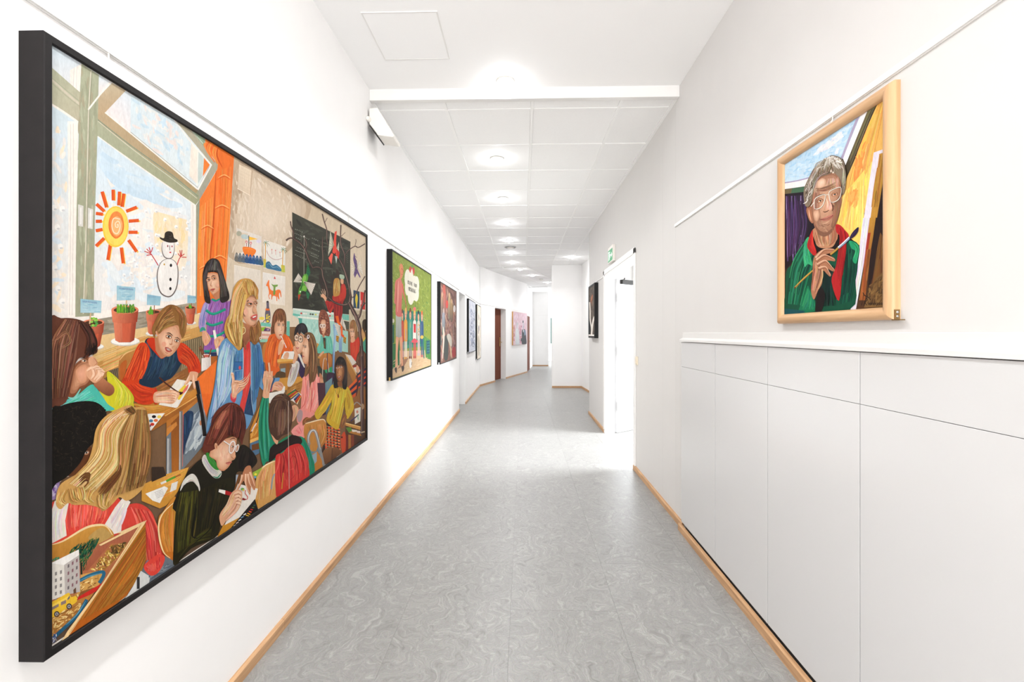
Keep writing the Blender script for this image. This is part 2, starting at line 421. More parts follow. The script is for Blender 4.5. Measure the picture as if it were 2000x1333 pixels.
base_bent(0.0, 1.046, 'oak baseboard between the bend and the brown door')
base_bent(1.946, 4.125, 'oak baseboard under the pink picture')
struct(MB().box(0.686, 1.391, 10.9 - BT, 10.9, 0, BH).build('baseboard_pier', M['oak']), 'oak baseboard along the foot of the white pier', 'baseboard')
struct(MB().prism([(1.391 - BT, 10.9 - BT), (1.391, 10.9), (1.624, 7.42), (1.624 - BT, 7.42)], 0, BH).build('baseboard_pier', M['oak']), 'oak baseboard in the recess beside the pier', 'baseboard')
struct(MB().box(0.37, 0.995, 18.06 - BT, 18.06, 0, BH).build('baseboard_far', M['oak']), 'dark baseboard at the foot of the far end wall', 'baseboard')

# ---- picture rails
def rail_straight(x_wall, side, y0, y1, z, label, hgt=0.016):
    x1 = x_wall - side * 0.009
    pr = [(x_wall, z), (x_wall - side * 0.004, z), (x_wall - side * 0.004, z + 0.003), (x1, z + 0.003), (x1, z + hgt), (x_wall, z + hgt)]
    return struct(MB().prism(pr, y0, y1, 'y').build('trim_picture_rail', M['trimwhite']), label, 'picture rail')
rail_straight(-W, -1, -3.4, 7.56, EYE + 0.716, 'thin white picture rail along the left wall')
rail_straight(-W, -1, 8.36, AY, EYE + 0.712, 'short white picture rail beyond the white recess')
rail_straight(W, 1, -3.4, 3.225, EYE + 0.742, 'white picture rail on the right above the portrait', 0.022)
rail_straight(W, 1, 6.1, 7.42, EYE + 0.742, 'short white picture rail past the doorway on the right', 0.014)
def rail_bent(s0, s1, label):
    struct(MB().prism([along(s0), along(s1), along(s1, -0.009), along(s0, -0.009)], EYE + 0.712, EYE + 0.728).build('trim_picture_rail', M['trimwhite']), label, 'picture rail')
rail_bent(0.0, 4.12, 'white picture rail above the brown door and pink picture')
struct(MB().box(0.37, 0.995, 18.05, 18.06, EYE + 0.70, EYE + 0.712).build('trim_picture_rail', M['trimwhite']), 'picture rail across the far end wall', 'picture rail')

# ---- doors
d1 = struct(MB().box(-1.40, -1.36, 7.56, 8.36, 0.002, 1.998).build('door_1', M['doorwhite']), 'white door deep in the recess of the left wall', 'door')
MB().box(-1.36, -1.352, 7.62, 7.64, 0.98, 1.12).tube([(-1.352, 7.63, 1.06), (-1.31, 7.63, 1.06), (-1.31, 7.74, 1.06)], 0.009).build('door_handle', M['steel'], d1)
# brown door past the bend
RD = 0.155
d2m = MB(); d2m.prism([along(1.046, RD), along(1.946, RD), along(1.946, RD + 0.04), along(1.046, RD + 0.04)], 0.002, 1.988)
d2 = struct(d2m.build('door_2', M['brown']), 'dark brown veneered door with a brass handle past the bend', 'door')
pl = MB(); pl.prism([along(1.83, RD - 0.008), along(1.885, RD - 0.008), along(1.885, RD), along(1.83, RD)], 0.93, 1.19)
pl.build('handle_plate', M['brass'], d2)
a = along(1.857, RD - 0.008); b_ = along(1.857, RD - 0.06); c_ = along(1.73, RD - 0.06)
MB().tube([(a[0], a[1], 1.05), (b_[0], b_[1], 1.05), (c_[0], c_[1], 1.05)], 0.011).build('door_handle', M['brass'], d2)
a = along(1.857, RD - 0.008); b_ = along(1.857, RD - 0.03)
MB().tube([(a[0], a[1], 1.15), (b_[0], b_[1], 1.15)], 0.016, 12).build('lock_cylinder', M['brass'], d2)
# second brown door in the next stretch
d3 = struct(MB().prism([(0.106, 15.36), (0.215, 16.50), (0.235, 16.50), (0.126, 15.36)], 0.002, 1.90).build('door_3', M['brown']), 'sliver of a second brown door near the far end', 'door')
MB().tube([(0.20, 16.4, 1.02), (0.26, 16.4, 1.02), (0.255, 16.3, 1.02)], 0.012).build('door_handle', M['brass'], d3)
# white door standing open into the side room, with its frame
lining = MB().box(W - 0.006, 1.196, 5.975, 6.0, 0, 2.075).box(W - 0.006, 1.196, 4.41, 4.435, 0, 2.075).box(W - 0.006, 1.196, 4.41, 6.0, 2.05, 2.075)
lining.box(W - 0.012, W, 4.352, 4.412, 0, 2.125).box(W - 0.012, W, 5.998, 6.06, 0, 2.125).box(W - 0.012, W, 4.352, 6.06, 2.073, 2.133)
frame4 = struct(lining.build('trim_door_frame', M['trimwhite'], bevel=0.002), 'white frame around the open doorway on the right', 'door frame')
d4 = bpy.data.objects.new('door_4', None); col.objects.link(d4); struct(d4, 'white door standing open into the bright side room', 'door')
d4.location = (1.222, 5.965, 0); d4.rotation_euler = (0, 0, math.atan2(0.61, 0.79))
leaf = MB().box(0, 0.82, 0.0, 0.04, 0.012, 2.02)
leaf.build('door_leaf', M['doorwhite'], d4, bevel=0.002)
pan = MB()
for x0, x1, z0, z1 in ((0.13, 0.69, 0.33, 1.82),):
    w_ = 0.022
    pan.box(x0, x1, -0.012, 0.0, z0, z0 + w_).box(x0, x1, -0.012, 0, z1 - w_, z1).box(x0, x0 + w_, -0.012, 0, z0 + w_, z1 - w_).box(x1 - w_, x1, -0.012, 0, z0 + w_, z1 - w_)
pan.build('panel_moulding', M['trimwhite'], d4, bevel=0.003)
for z in (0.30, 1.02, 1.72):
    MB().lathe([(0.008, 0), (0.008, 0.11)], 12, (-0.006, -0.006, z)).build('hinge', M['steel'], d4)
MB().tube([(0.62, -0.012, 1.02), (0.62, -0.05, 1.02), (0.50, -0.05, 1.02)], 0.009).build('door_handle', M['steel'], d4)
MB().box(0.06, 0.30, -0.045, 0.0, 1.955, 2.01).tube([(0.10, -0.03, 2.012), (0.03, -0.10, 2.016)], 0.008).build('door_closer', M['darkgap'], d4)
# side room window, and an unseen one added behind the viewpoint for light
def window_frame(name, mb, label):
    return struct(mb.build(name, M['trimwhite']), label, 'window')
window_frame('window_1', MB().box(4.42, 4.48, 4.05, 4.11, 0.7, 2.4).box(4.42, 4.48, 6.19, 6.25, 0.7, 2.4).box(4.42, 4.48, 5.12, 5.18, 0.76, 2.34).box(4.42, 4.48, 4.11, 6.19, 0.7, 0.76).box(4.42, 4.48, 4.11, 6.19, 2.34, 2.4), 'white framed window lighting the side room')
window_frame('window_rear_added', MB().box(-0.95, -0.89, -3.49, -3.43, 0.8, 2.5).box(0.89, 0.95, -3.49, -3.43, 0.8, 2.5).box(-0.89, 0.89, -3.49, -3.43, 0.8, 0.86).box(-0.89, 0.89, -3.49, -3.43, 2.44, 2.5).box(-0.03, 0.03, -3.49, -3.43, 0.86, 2.44), 'unseen white framed window added behind the viewpoint for light')

# ================================================================ built-in cabinets
CF = 1.047; CB = 0.535
ords = ['farthest white cabinet bay, beside the wall panel joint', 'second white cabinet bay from the doorway', 'third white cabinet bay from the doorway, under the portrait', 'nearest white cabinet bay, cut by the frame edge']
for i in range(7):
    y1 = 3.048 - CB * i; y0 = y1 - CB; g = 0.0021
    if i < 4: lab = ords[i]
    else: lab = ('white cabinet bay just past the picture edge', 'white cabinet bay level with the viewpoint', 'rearmost white cabinet bay behind the viewpoint')[i - 4]
    c = thing('cabinet', lab, 'cabinet', (1.3, (y0 + y1) / 2, 0), 0, 'built-in white cabinets on the right')
    hy = CB / 2
    MB().box(-0.222, 0.30, -hy + 0.0005, hy - 0.0005, 0.0, 1.232).build('body', M['carcass'], c)
    MB().box(CF - 1.3, -0.225, -hy + g, hy - g, 0.062, 1.0885 - 0.0007).build('door', M['lacquer'], c, bevel=0.0006)
    MB().box(CF - 1.3, -0.225, -hy + g, hy - g, 1.0885 + 0.0007, 1.2505).build('drawer', M['lacquer'], c, bevel=0.0006)
lp = [(1.040, 1.2535), (1.040, 1.2665), (1.0425, 1.2685), (1.062, 1.2785), (1.062, 1.310), (1.0645, 1.3125), (1.0695, 1.3125), (1.0695, 1.2535)]
ledge = tag(MB().prism(lp, -0.70, 3.062, 'y').build('cabinet_ledge', M['ledge']), 'long white sloped ledge with upstand capping the cabinets', 'ledge')

# ================================================================ fittings
def downlight(x, y, z, label, power=8.5):
    t = thing('downlight', label, 'lamp', (x, y, z), 0, 'round ceiling downlights')
    MB().lathe([(0.062, 0.0), (0.062, -0.004), (0.056, -0.007), (0.047, -0.007), (0.047, 0.0)], 28).build('trim_ring', M['plastic'], t, smooth=False)
    MB().lathe([(0.046, -0.002), (0.044, -0.012), (0.036, -0.020), (0.022, -0.0255), (0.006, -0.027)], 24).build('lamp_glass', M['lamp'], t, smooth=True)
    l = bpy.data.lights.new('downlight_lamp', 'AREA'); l.shape = 'DISK'; l.size = 0.10; l.energy = power
    l.color = (0.975, 0.985, 1.0); l.spread = math.radians(135)
    lo = bpy.data.objects.new('downlight_lamp', l); lo.location = (0, 0, -0.032); lo.parent = t
    col.objects.link(lo)
    return t
downlight(-0.12, 3.06, Z_CEIL, 'downlight in the smooth near ceiling just before the beam', 7.5)
for y, lb in ((1.8, 'added unseen downlight in the near ceiling a step ahead of the viewpoint'), (0.5, 'added unseen downlight in the near ceiling right above the viewpoint'), (-0.8, 'added unseen downlight in the ceiling a step behind the viewpoint'), (-2.1, 'added unseen downlight in the ceiling close to the added rear window')):  # unseen lamps added to light the near end, continuing the row
    downlight(-0.12, y, Z_CEIL, lb, 7.5)
nm = ['first', 'second', 'third', 'fourth', 'fifth', 'sixth']
for i in range(6):
    downlight(-0.245, 4.235 + 1.25 * i, Z_TILE, '%s downlight in the tiled ceiling counting from the beam' % nm[i])
for (x, y), lb in (((-0.09, 11.6), 'downlight just past the bend of the tiled ceiling'), ((0.254, 12.86), 'downlight beyond the bend, above the brown door'), ((0.78, 14.6), 'farthest downlight, half hidden behind the white pier'), ((1.04, 9.77), 'small downlight on the right in front of the white pier')):
    downlight(x, y, Z_TILE, lb)
v = thing('ceiling_vent', 'round ceiling vent with a thin metal ring between two downlights', 'vent', (-0.245, 8.61, Z_TILE))
MB().lathe([(0.11, 0.0), (0.11, -0.008), (0.10, -0.012), (0.088, -0.012), (0.088, 0.0)], 28).build('vent_ring', M['steel'], v)
MB().lathe([(0.07, 0.0), (0.07, -0.014), (0.05, -0.02), (0.01, -0.021)], 24).build('vent_disc', M['plastic'], v)
s = thing('smoke_detector', 'small round smoke detector on the ceiling past the bend', 'detector', (0.54, 13.75, Z_TILE))
MB().lathe([(0.05, 0.0), (0.05, -0.02), (0.035, -0.04), (0.005, -0.042)], 20).build('detector_cap', M['plastic'], s)
MB().lathe([(0.062, 0.0), (0.062, -0.01), (0.05, -0.012)], 20).build('detector_base', M['steel'], s)
# loudspeaker on the left wall right below the tiles
sp = thing('wall_speaker', 'white wedge shaped wall speaker under the ceiling beam on the left', 'speaker', (-W, 3.185, EYE + 1.345))
prof = [(0.012, 0.200), (0.012, 0.096), (0.070, 0.016), (0.175, 0.0), (0.185, 0.012), (0.068, 0.204)]
MB().prism(prof, -0.085, 0.085, 'y').build('speaker_case', M['plastic'], sp, bevel=0.004)
MB().prism([(0.02, 0.083), (0.068, 0.016), (0.062, 0.010), (0.012, 0.079)], -0.088, 0.08, 'y').build('shadow_gap_strip', M['darkgap'], sp)  # dark strip standing in for the shadow gap between case and wall
MB().box(0.0, 0.014, -0.03, 0.06, 0.09, 0.18).build('wall_bracket', M['plastic'], sp)
MB().lathe([(0.012, -0.03), (0.016, -0.02), (0.016, 0.0)], 14, (0.012, -0.085, 0.12), 'y').build('bracket_knob', M['plastic'], sp)
# light switch beside the doorway
sw = thing('light_switch', 'small ivory light switch beside the open doorway', 'switch', (W, 4.30, 1.05), math.radians(-90))
MB().box(-0.035, 0.035, -0.009, 0, -0.04, 0.04).build('switch_plate', M['switch'], sw, bevel=0.003)
MB().box(-0.020, 0.020, -0.016, -0.009, -0.028, 0.028).build('rocker', M['switch'], sw, bevel=0.002)
# emergency exit sign above the doorway
green = mat_emit('exit_sign_green', (70, 150, 104), 0.35)
signwhite = mat_emit('exit_sign_white', (235, 250, 238), 0.6)
ex = thing('exit_sign', 'green and white emergency exit sign above the open doorway', 'sign', (W, 5.46, EYE + 0.845), math.radians(-90))
MB().box(-0.145, 0.145, -0.032, 0, 0, 0.19).build('sign_case', M['plastic'], ex, bevel=0.004)
MB().box(-0.132, 0.132, -0.034, -0.032, 0.012, 0.152).build('sign_face', green, ex)
def flat(mb, pts, y):   # flat print on the sign face, millimetre thick
    mb.prism(pts, y - 0.0008, y, 'y')
pm = MB()
flat(pm, [(-0.118, 0.03), (-0.118, 0.135), (-0.055, 0.135), (-0.055, 0.03), (-0.067, 0.03), (-0.067, 0.123), (-0.106, 0.123), (-0.106, 0.03)], -0.034)   # doorway
pm.lathe([(0.011, -0.0348), (0.011, -0.034)], 16, (-0.022, 0, 0.122), 'y')
flat(pm, [(-0.03, 0.108), (-0.012, 0.108), (-0.006, 0.078), (0.014, 0.062), (0.008, 0.054), (-0.018, 0.066), (-0.040, 0.036), (-0.062, 0.036), (-0.062, 0.044), (-0.046, 0.046), (-0.030, 0.074)], -0.034)
flat(pm, [(-0.028, 0.104), (-0.055, 0.094), (-0.058, 0.076), (-0.051, 0.076), (-0.048, 0.088), (-0.026, 0.094)], -0.034)
flat(pm, [(0.03, 0.09), (0.078, 0.09), (0.078, 0.112), (0.12, 0.08), (0.078, 0.048), (0.078, 0.07), (0.03, 0.07)], -0.034)
pm.build('pictogram', signwhite, ex)
# teal picture edge far away
tp = thing('teal_panel', 'narrow teal picture glimpsed at the far end beside the pier', 'picture', (1.32, 21.4, 0))
MB().box(-0.04, 0.30, -0.03, 0, 0.82, 2.02).build('panel_face', M['teal'], tp)
MB().box(-0.06, 0.32, -0.02, 0, 0.80, 2.04).build('panel_backing', M['trimwhite'], tp)
# ================================================================ painted canvases
def homography(src, dst):
    import numpy as np
    A = []; B = []
    for (x, y), (u, v) in zip(src, dst):
        A.append([x, y, 1, 0, 0, 0, -u * x, -u * y]); B.append(u)
        A.append([0, 0, 0, x, y, 1, -v * x, -v * y]); B.append(v)
    h_ = np.linalg.solve(np.array(A, float), np.array(B, float))
    return list(h_) + [1.0]
def spline(pts, closed=True, n=4):
    out = []; k = len(pts)
    if k < 3: return list(pts)
    rng_ = range(k) if closed else range(k - 1)
    for i in rng_:
        if closed: p0, p1, p2, p3 = pts[(i - 1) % k], pts[i], pts[(i + 1) % k], pts[(i + 2) % k]
        else: p0, p1, p2, p3 = pts[max(i - 1, 0)], pts[i], pts[i + 1], pts[min(i + 2, k - 1)]
        for j in range(n):
            t = j / n; t2 = t * t; t3 = t2 * t
            out.append(tuple(0.5 * (2 * p1[c] + (p2[c] - p0[c]) * t + (2 * p0[c] - 5 * p1[c] + 4 * p2[c] - p3[c]) * t2 + (3 * p1[c] - p0[c] - 3 * p2[c] + p3[c]) * t3) for c in (0, 1)))
    if not closed: out.append(tuple(pts[-1]))
    return out
def mixc(a, b, t): return tuple(a[i] + (b[i] - a[i]) * t for i in range(3))
def pig(c):
    r = lin(c); return tuple(x ** 1.1 * PIG for x in r[:3]) + (1.0,)
PIG = 0.88
SK1, SK2, SK3, SK4 = (244, 204, 174), (226, 172, 136), (194, 132, 96), (140, 86, 58)
class Paint:
    """Brush marks laid one over the other on a flat canvas; marks are given in picture coordinates of the photograph and mapped onto the canvas rectangle."""
    def __init__(self, corners, w, h, seed=1, step=3e-6):
        # corners: top-left, top-right, bottom-right, bottom-left
        self.H = homography(corners, [(-w / 2, h), (w / 2, h), (w / 2, 0), (-w / 2, 0)])
        self.w, self.h = w, h
        import numpy as np
        self.v = []; self.f = []; self.c = []; self.lay = 0.0; self.step = step
        self.nx, self.ny = 240, 160; self.grid = np.zeros((self.ny, self.nx))
        self.r = random.Random(seed); self.corners = corners; self.ox = self.oy = 0.0; self.sc = 1.0; self.calm = 0.35; self.k = 1.0
    def at(self, ox, oy, sc):
        """marks that follow are measured from (ox, oy) in units of 1/sc"""
        self.ox, self.oy, self.sc = ox, oy, sc; return self
    def mp(self, p):
        H = self.H; x, y = self.ox + p[0] / self.sc, self.oy + p[1] / self.sc; d = H[6] * x + H[7] * y + 1
        u = (H[0] * x + H[1] * y + H[2]) / d; v = (H[3] * x + H[4] * y + H[5]) / d
        return (min(max(u, -self.w / 2), self.w / 2), min(max(v, 0), self.h))
    def poly(self, pts, c, c2=None, d=(0, 1)):
        """flat shape, or shaded from c to c2 along direction d"""
        uv = [self.mp(p) for p in pts]
        fx, fy = self.nx / self.w, self.ny / self.h
        i0 = int((min(q[0] for q in uv) + self.w / 2) * fx); i1 = int((max(q[0] for q in uv) + self.w / 2) * fx) + 1
        j0 = int(min(q[1] for q in uv) * fy); j1 = int(max(q[1] for q in uv) * fy) + 1
        i0, j0 = min(i0, self.nx - 1), min(j0, self.ny - 1)
        g = self.grid[j0:j1, i0:i1]; lay = float(g.max()) + self.step; g[:] = lay   # just proud of what lies beneath
        self.lay = max(self.lay, lay)
        n = len(self.v)
        if c2 is not None:
            pr = [p[0] * d[0] + p[1] * d[1] for p in pts]; lo, hi = min(pr), max(pr)
        for i, p in enumerate(pts):
            u, v = uv[i]; self.v.append((u, -lay, v))
            cc = c if c2 is None else mixc(c, c2, (pr[i] - lo) / max(hi - lo, 1e-6))
            q = pig(cc); self.c.append((q[0] * self.k, q[1] * self.k, q[2] * self.k, 1.0))
        self.f.append(tuple(range(n, n + len(pts))))
    def sp(self, pts, c, c2=None, d=(0, 1), n=4): self.poly(spline(pts, True, n), c, c2, d)
    def soft(self, pts, edge, core, at=None, steps=5, pw=0.55, smooth=True):
        """shape that turns from an edge colour to a core colour, around a point"""
        if edge == SK3: edge = mixc(SK3, SK2, 0.5); steps += 3
        if smooth: pts = spline(pts, True, 4)
        if at is None: at = (sum(p[0] for p in pts) / len(pts), sum(p[1] for p in pts) / len(pts))
        for k in range(steps):
            t = k / steps
            self.poly([(p[0] + (at[0] - p[0]) * t, p[1] + (at[1] - p[1]) * t) for p in pts], mixc(edge, core, (k / max(steps - 1, 1)) ** pw))
    def ell(self, x, y, rx, ry, c, rot=0, n=16, c2=None):
        a = math.radians(rot); ca, sa = math.cos(a), math.sin(a)
        pts = [(x + rx * math.cos(t) * ca - ry * math.sin(t) * sa, y + rx * math.cos(t) * sa + ry * math.sin(t) * ca) for t in (2 * math.pi * i / n for i in range(n))]
        if c2: self.soft(pts, c, c2, (x, y), 4, 1, False)
        else: self.poly(pts, c)
    def st(self, pts, w, c, taper=1, n=4):
        """brush stroke; taper 0 none, 1 both ends, 2 end only"""
        if len(pts) > 2: pts = spline(pts, False, n)
        L = []; R = []; k = len(pts)
        for i, p in enumerate(pts):
            a, b = pts[max(i - 1, 0)], pts[min(i + 1, k - 1)]
            dx, dy = b[0] - a[0], b[1] - a[1]; q = math.hypot(dx, dy) or 1
            t = i / (k - 1)
            ww = w / 2
            if taper == 1: ww *= 0.25 + 0.75 * math.sin(math.pi * min(max(t, 0.04), 0.96))
            elif taper == 2: ww *= 1.0 - 0.85 * t
            L.append((p[0] - dy / q * ww, p[1] + dx / q * ww)); R.append((p[0] + dy / q * ww, p[1] - dx / q * ww))
        self.poly(L + R[::-1], c)
    def flow(self, A, B, n, w, cols, jit=0.06, lo=0.0, hi=1.0):
        """n strokes running between the guide lines A and B (hair, folds, grain)"""
        A = spline(A, False, 4) if len(A) > 2 else [tuple(mixp(A[0], A[1], i / 8)) for i in range(9)]
        B = spline(B, False, 4) if len(B) > 2 else [tuple(mixp(B[0], B[1], i / 8)) for i in range(9)]
        k = min(len(A), len(B)); r = self.r
        A = [A[int(i * (len(A) - 1) / (k - 1))] for i in range(k)]; B = [B[int(i * (len(B) - 1) / (k - 1))] for i in range(k)]
        mean = tuple(sum(c_[i] for c_ in cols) / len(cols) for i in range(3)); n = int(n * 1.45); w *= 0.72
        for q in range(n):
            t = r.random(); a = r.uniform(0, 0.45); b = r.uniform(0.55, 1.0)
            i0, i1 = int(a * (k - 1)), max(int(b * (k - 1)), int(a * (k - 1)) + 2)
            i1 = min(i1, k - 1); 
            if i1 - i0 < 2: i0 = max(0, i1 - 2)
            dt = r.uniform(-jit, jit); m = max(1, (i1 - i0) // 6)
            pts = []
            for i in range(i0, i1 + 1, m):
                tt = min(max(t + dt * (i - i0) / (i1 - i0), 0), 1)
                pts.append((A[i][0] + (B[i][0] - A[i][0]) * tt, A[i][1] + (B[i][1] - A[i][1]) * tt))
            if len(pts) < 2: continue
            c = cols[int((t * 0.75 + r.random() * 0.25) * len(cols)) % len(cols)] if hi == 2 else r.choice(cols)
            c = mixc(c, mean, self.calm)
            self.st(pts, w * r.uniform(0.6, 1.4), tuple(min(255, max(0, x * r.uniform(0.92, 1.08))) for x in c), 1, 2)
    def dabs(self, poly, n, w, l, ang, cols, jit=0.5):
        """short strokes scattered inside a polygon"""
        xs = [p[0] for p in poly]; ys = [p[1] for p in poly]; r = self.r; k = 0; tries = 0
        while k < n and tries < n * 20:
            tries += 1
            x, y = r.uniform(min(xs), max(xs)), r.uniform(min(ys), max(ys))
            if not inside(x, y, poly): continue
            a = math.radians(ang) + r.uniform(-jit, jit); ll = l * r.uniform(0.5, 1.2) / 2
            if not (inside(x - math.cos(a) * ll, y - math.sin(a) * ll, poly) and inside(x + math.cos(a) * ll, y + math.sin(a) * ll, poly)): continue
            self.st([(x - math.cos(a) * ll, y - math.sin(a) * ll), (x + r.uniform(-.1, .1) * ll, y + r.uniform(-.1, .1) * ll), (x + math.cos(a) * ll, y + math.sin(a) * ll)], w * r.uniform(0.6, 1.3), r.choice(cols), 1, 2)
            k += 1
    def eye(self, x, y, w, rot=0, iris=(74, 62, 46), look=0.0, brow=1.5, dark=(60, 40, 30), half=0.0):
        a = math.radians(rot); ca, sa = math.cos(a), math.sin(a)
        def q(u, v): return (x + (u * ca - v * sa) * w, y + (u * sa + v * ca) * w)
        self.ell(x, y, w * 0.62, w * 0.46, mixc(SK3, SK2, 0.45), rot)
        self.sp([q(-.46, 0.02), q(-.2, -.2 + half * .2), q(.2, -.18 + half * .2), q(.46, .04), q(.15, .17), q(-.2, .15)], (232, 220, 206))
        c = q(look * 0.22, 0.0); self.ell(c[0], c[1], w * 0.19, w * 0.2, iris); self.ell(c[0], c[1], w * 0.1, w * 0.13, (24, 18, 16))
        self.st([q(-.56, .06), q(-.2, -.28 + half * .25), q(.2, -.26 + half * .25), q(.56, .06)], w * 0.15, dark)
        self.st([q(-.4, .2), q(0, .3), q(.4, .18)], w * 0.06, SK4)
        if brow: self.st([q(-.65, -.3 - .12 * brow), q(-.1, -.5 - .15 * brow), q(.6, -.3 - .1 * brow)], w * 0.17, dark)
    def lips(self, x, y, w, rot=0, c=(196, 92, 80), open_=0.0):
        a = math.radians(rot); ca, sa = math.cos(a), math.sin(a)
        def q(u, v): return (x + (u * ca - v * sa) * w, y + (u * sa + v * ca) * w)
        self.sp([q(-.5, 0), q(-.15, -.17), q(0, -.12), q(.15, -.17), q(.5, 0), q(.2, .2 + open_ * .3), q(-.2, .2 + open_ * .3)], c)
        if open_: self.sp([q(-.36, 0), q(0, -.05), q(.36, 0), q(.1, .07 + open_ * .12), q(-.1, .07 + open_ * .12)], (240, 228, 216))
        self.st([q(-.52, -.01), q(0, .03), q(.52, -.01)], w * 0.07, (120, 50, 44))
        self.st([q(-.25, .34 + open_ * .3), q(0, .4 + open_ * .3), q(.25, .34 + open_ * .3)], w * 0.1, SK3)
    def build(self, parent, m, depth, name='canvas'):
        me = bpy.data.meshes.new(name)
        # backing slab of the canvas, then the paint
        w, h_ = self.w / 2, self.h; n = len(self.v)
        T_ = 0.006
        bv = [(-w, 0, 0), (w, 0, 0), (w, 0, h_), (-w, 0, h_), (-w, T_, 0), (w, T_, 0), (w, T_, h_), (-w, T_, h_)]
        bf = [(0, 1, 2, 3), (5, 4, 7, 6), (1, 5, 6, 2), (4, 0, 3, 7), (3, 2, 6, 7), (4, 5, 1, 0)]
        tris = []
        for f in self.f:
            if len(f) <= 3: tris.append(f); continue
            for t in tessellate_polygon([[Vector((self.v[i][0], self.v[i][2], 0)) for i in f]]):
                tris.append(tuple(f[j] for j in t))
        out = []
        for t in tris:      # all paint faces the viewer
            (x0, _, y0), (x1, _, y1), (x2, _, y2) = (self.v[i] for i in t)
            ar = (x1 - x0) * (y2 - y0) - (x2 - x0) * (y1 - y0)
            if abs(ar) < 1e-12: continue
            out.append(t if ar > 0 else (t[0], t[2], t[1]))
        me.from_pydata(self.v + bv, [], out + [tuple(n + i for i in f) for f in bf])
        a = me.color_attributes.new('paint', 'FLOAT_COLOR', 'POINT')
        flatc = [x for c in self.c for x in c] + [0.7, 0.66, 0.6, 1.0] * 8
        a.data.foreach_set('color', flatc)
        me.materials.append(m); me.update()
        o = bpy.data.objects.new(name, me); col.objects.link(o); o.parent = parent
        o.location = (0, -depth, 0)
        return o
def mixp(a, b, t): return (a[0] + (b[0] - a[0]) * t, a[1] + (b[1] - a[1]) * t)
def inside(x, y, poly):
    c = False; j = len(poly) - 1
    for i in range(len(poly)):
        xi, yi = poly[i]; xj, yj = poly[j]
        if (yi > y) != (yj > y) and x < (xj - xi) * (y - yi) / (yj - yi) + xi: c = not c
        j = i
    return c
# ---------------------------------------------------------------- frames
def frame_rails(parent, W_, H_, prof, m_v, m_h=None, z0=0.0):
    """four mitred rails; prof = closed outline of (inset from the outer edge, distance from the wall)"""
    def side(kind):
        vs_ = []; k = len(prof)
        for end in (0, 1):
            for d, w in prof:
                if kind == 'left':   p = (-W_ / 2 + d, -w, (d if end == 0 else H_ - d))
                elif kind == 'right': p = (W_ / 2 - d, -w, (d if end == 0 else H_ - d))
                elif kind == 'bottom': p = ((-W_ / 2 + d if end == 0 else W_ / 2 - d), -w, d)
                else: p = ((-W_ / 2 + d if end == 0 else W_ / 2 - d), -w, H_ - d)
                vs_.append((p[0], p[1], p[2] + z0))
        b = MB(); b.v = vs_
        b.f = [tuple(range(k)), tuple(range(k, 2 * k))] + [(i, (i + 1) % k, k + (i + 1) % k, k + i) for i in range(k)]
        return b
    for s_ in ('left', 'right', 'bottom', 'top'):
        side(s_).build('frame_rail', (m_h or m_v) if s_ in ('bottom', 'top') else m_v, parent, smooth=False)
def hanger(parent, x, z0, z1, depth):
    MB().tube([(x, -0.006, z1), (x, -0.008, (z0 + z1) / 2), (x, -0.012, z0)], 0.0022, 6).build('hanging_wire', M['cord'], parent)
def corner_bracket(parent, x, z, depth, m, s=1.0):
    b = MB().box(x - 0.003, x, -depth * 0.75, -depth * 0.75 + 0.022 * s, z, z + 0.045 * s).box(x - 0.012, x + 0.018, -depth * 0.75, -depth * 0.75 + 0.022 * s, z - 0.003, z)
    o = b.build('corner_bracket', m, parent)
    for zz in (0.014, 0.033):
        MB().lathe([(0.0055 * s, 0.0), (0.0055 * s, 0.0012), (0.003 * s, 0.002)], 12, (x, -depth * 0.75 + 0.011 * s, z + zz * s), 'x').build('screw', M['steel'], o)
    return o
R90 = math.radians(90)
DEEP = [(0, 0), (0, 0.054), (0.002, 0.056), (0.016, 0.056), (0.018, 0.054), (0.018, 0.0)]
def deep(f=0.018, d=0.056): return [(0, 0), (0, d - 0.002), (0.002, d), (f - 0.002, d), (f, d - 0.002), (f, 0.0)]
# ================================================================ the big classroom painting
big = thing('framed_painting', 'huge black framed painting of a lively school classroom on the left wall', 'painting', (-W, (0.939 + 2.945) / 2, 0.612), R90)
frame_rails(big, 2.006, 1.34, deep(), M['blackside'])
P = Paint([(105.5, 80), (716.5, 461.5), (716.5, 862.5), (113, 1257)], 1.97, 1.304, 3); P.k = 0.8
def A_(): P.at(100, 70, 5.556)
def B_(): P.at(260, 170, 5.33)
def C_(): P.at(100, 300, 5.128)
def D_(): P.at(240, 400, 5.556)
def E_(): P.at(100, 540, 5.128)
def F_(): P.at(240, 570, 4.938)
def G_(): P.at(100, 770, 5.33)
def H_(): P.at(100, 1000, 5.128)
def I_(): P.at(380, 490, 6.35)
def J_(): P.at(400, 640, 6.35)
def K_(): P.at(330, 770, 5.795)
def L_(): P.at(330, 930, 7.014)
def M_(): P.at(490, 740, 6.056)
def N_(): P.at(510, 590, 7.013)
def O_(): P.at(600, 590, 7.84)
def T_(): P.at(580, 700, 5.795)
def Q_(): P.at(440, 290, 6.35)
def R_(): P.at(450, 420, 6.66)
def S_(): P.at(550, 400, 6.057)
def PX(): P.at(0, 0, 1)
CREAM, SAGE, TAN = (250, 241, 231), (184, 186, 160), (198, 176, 144)
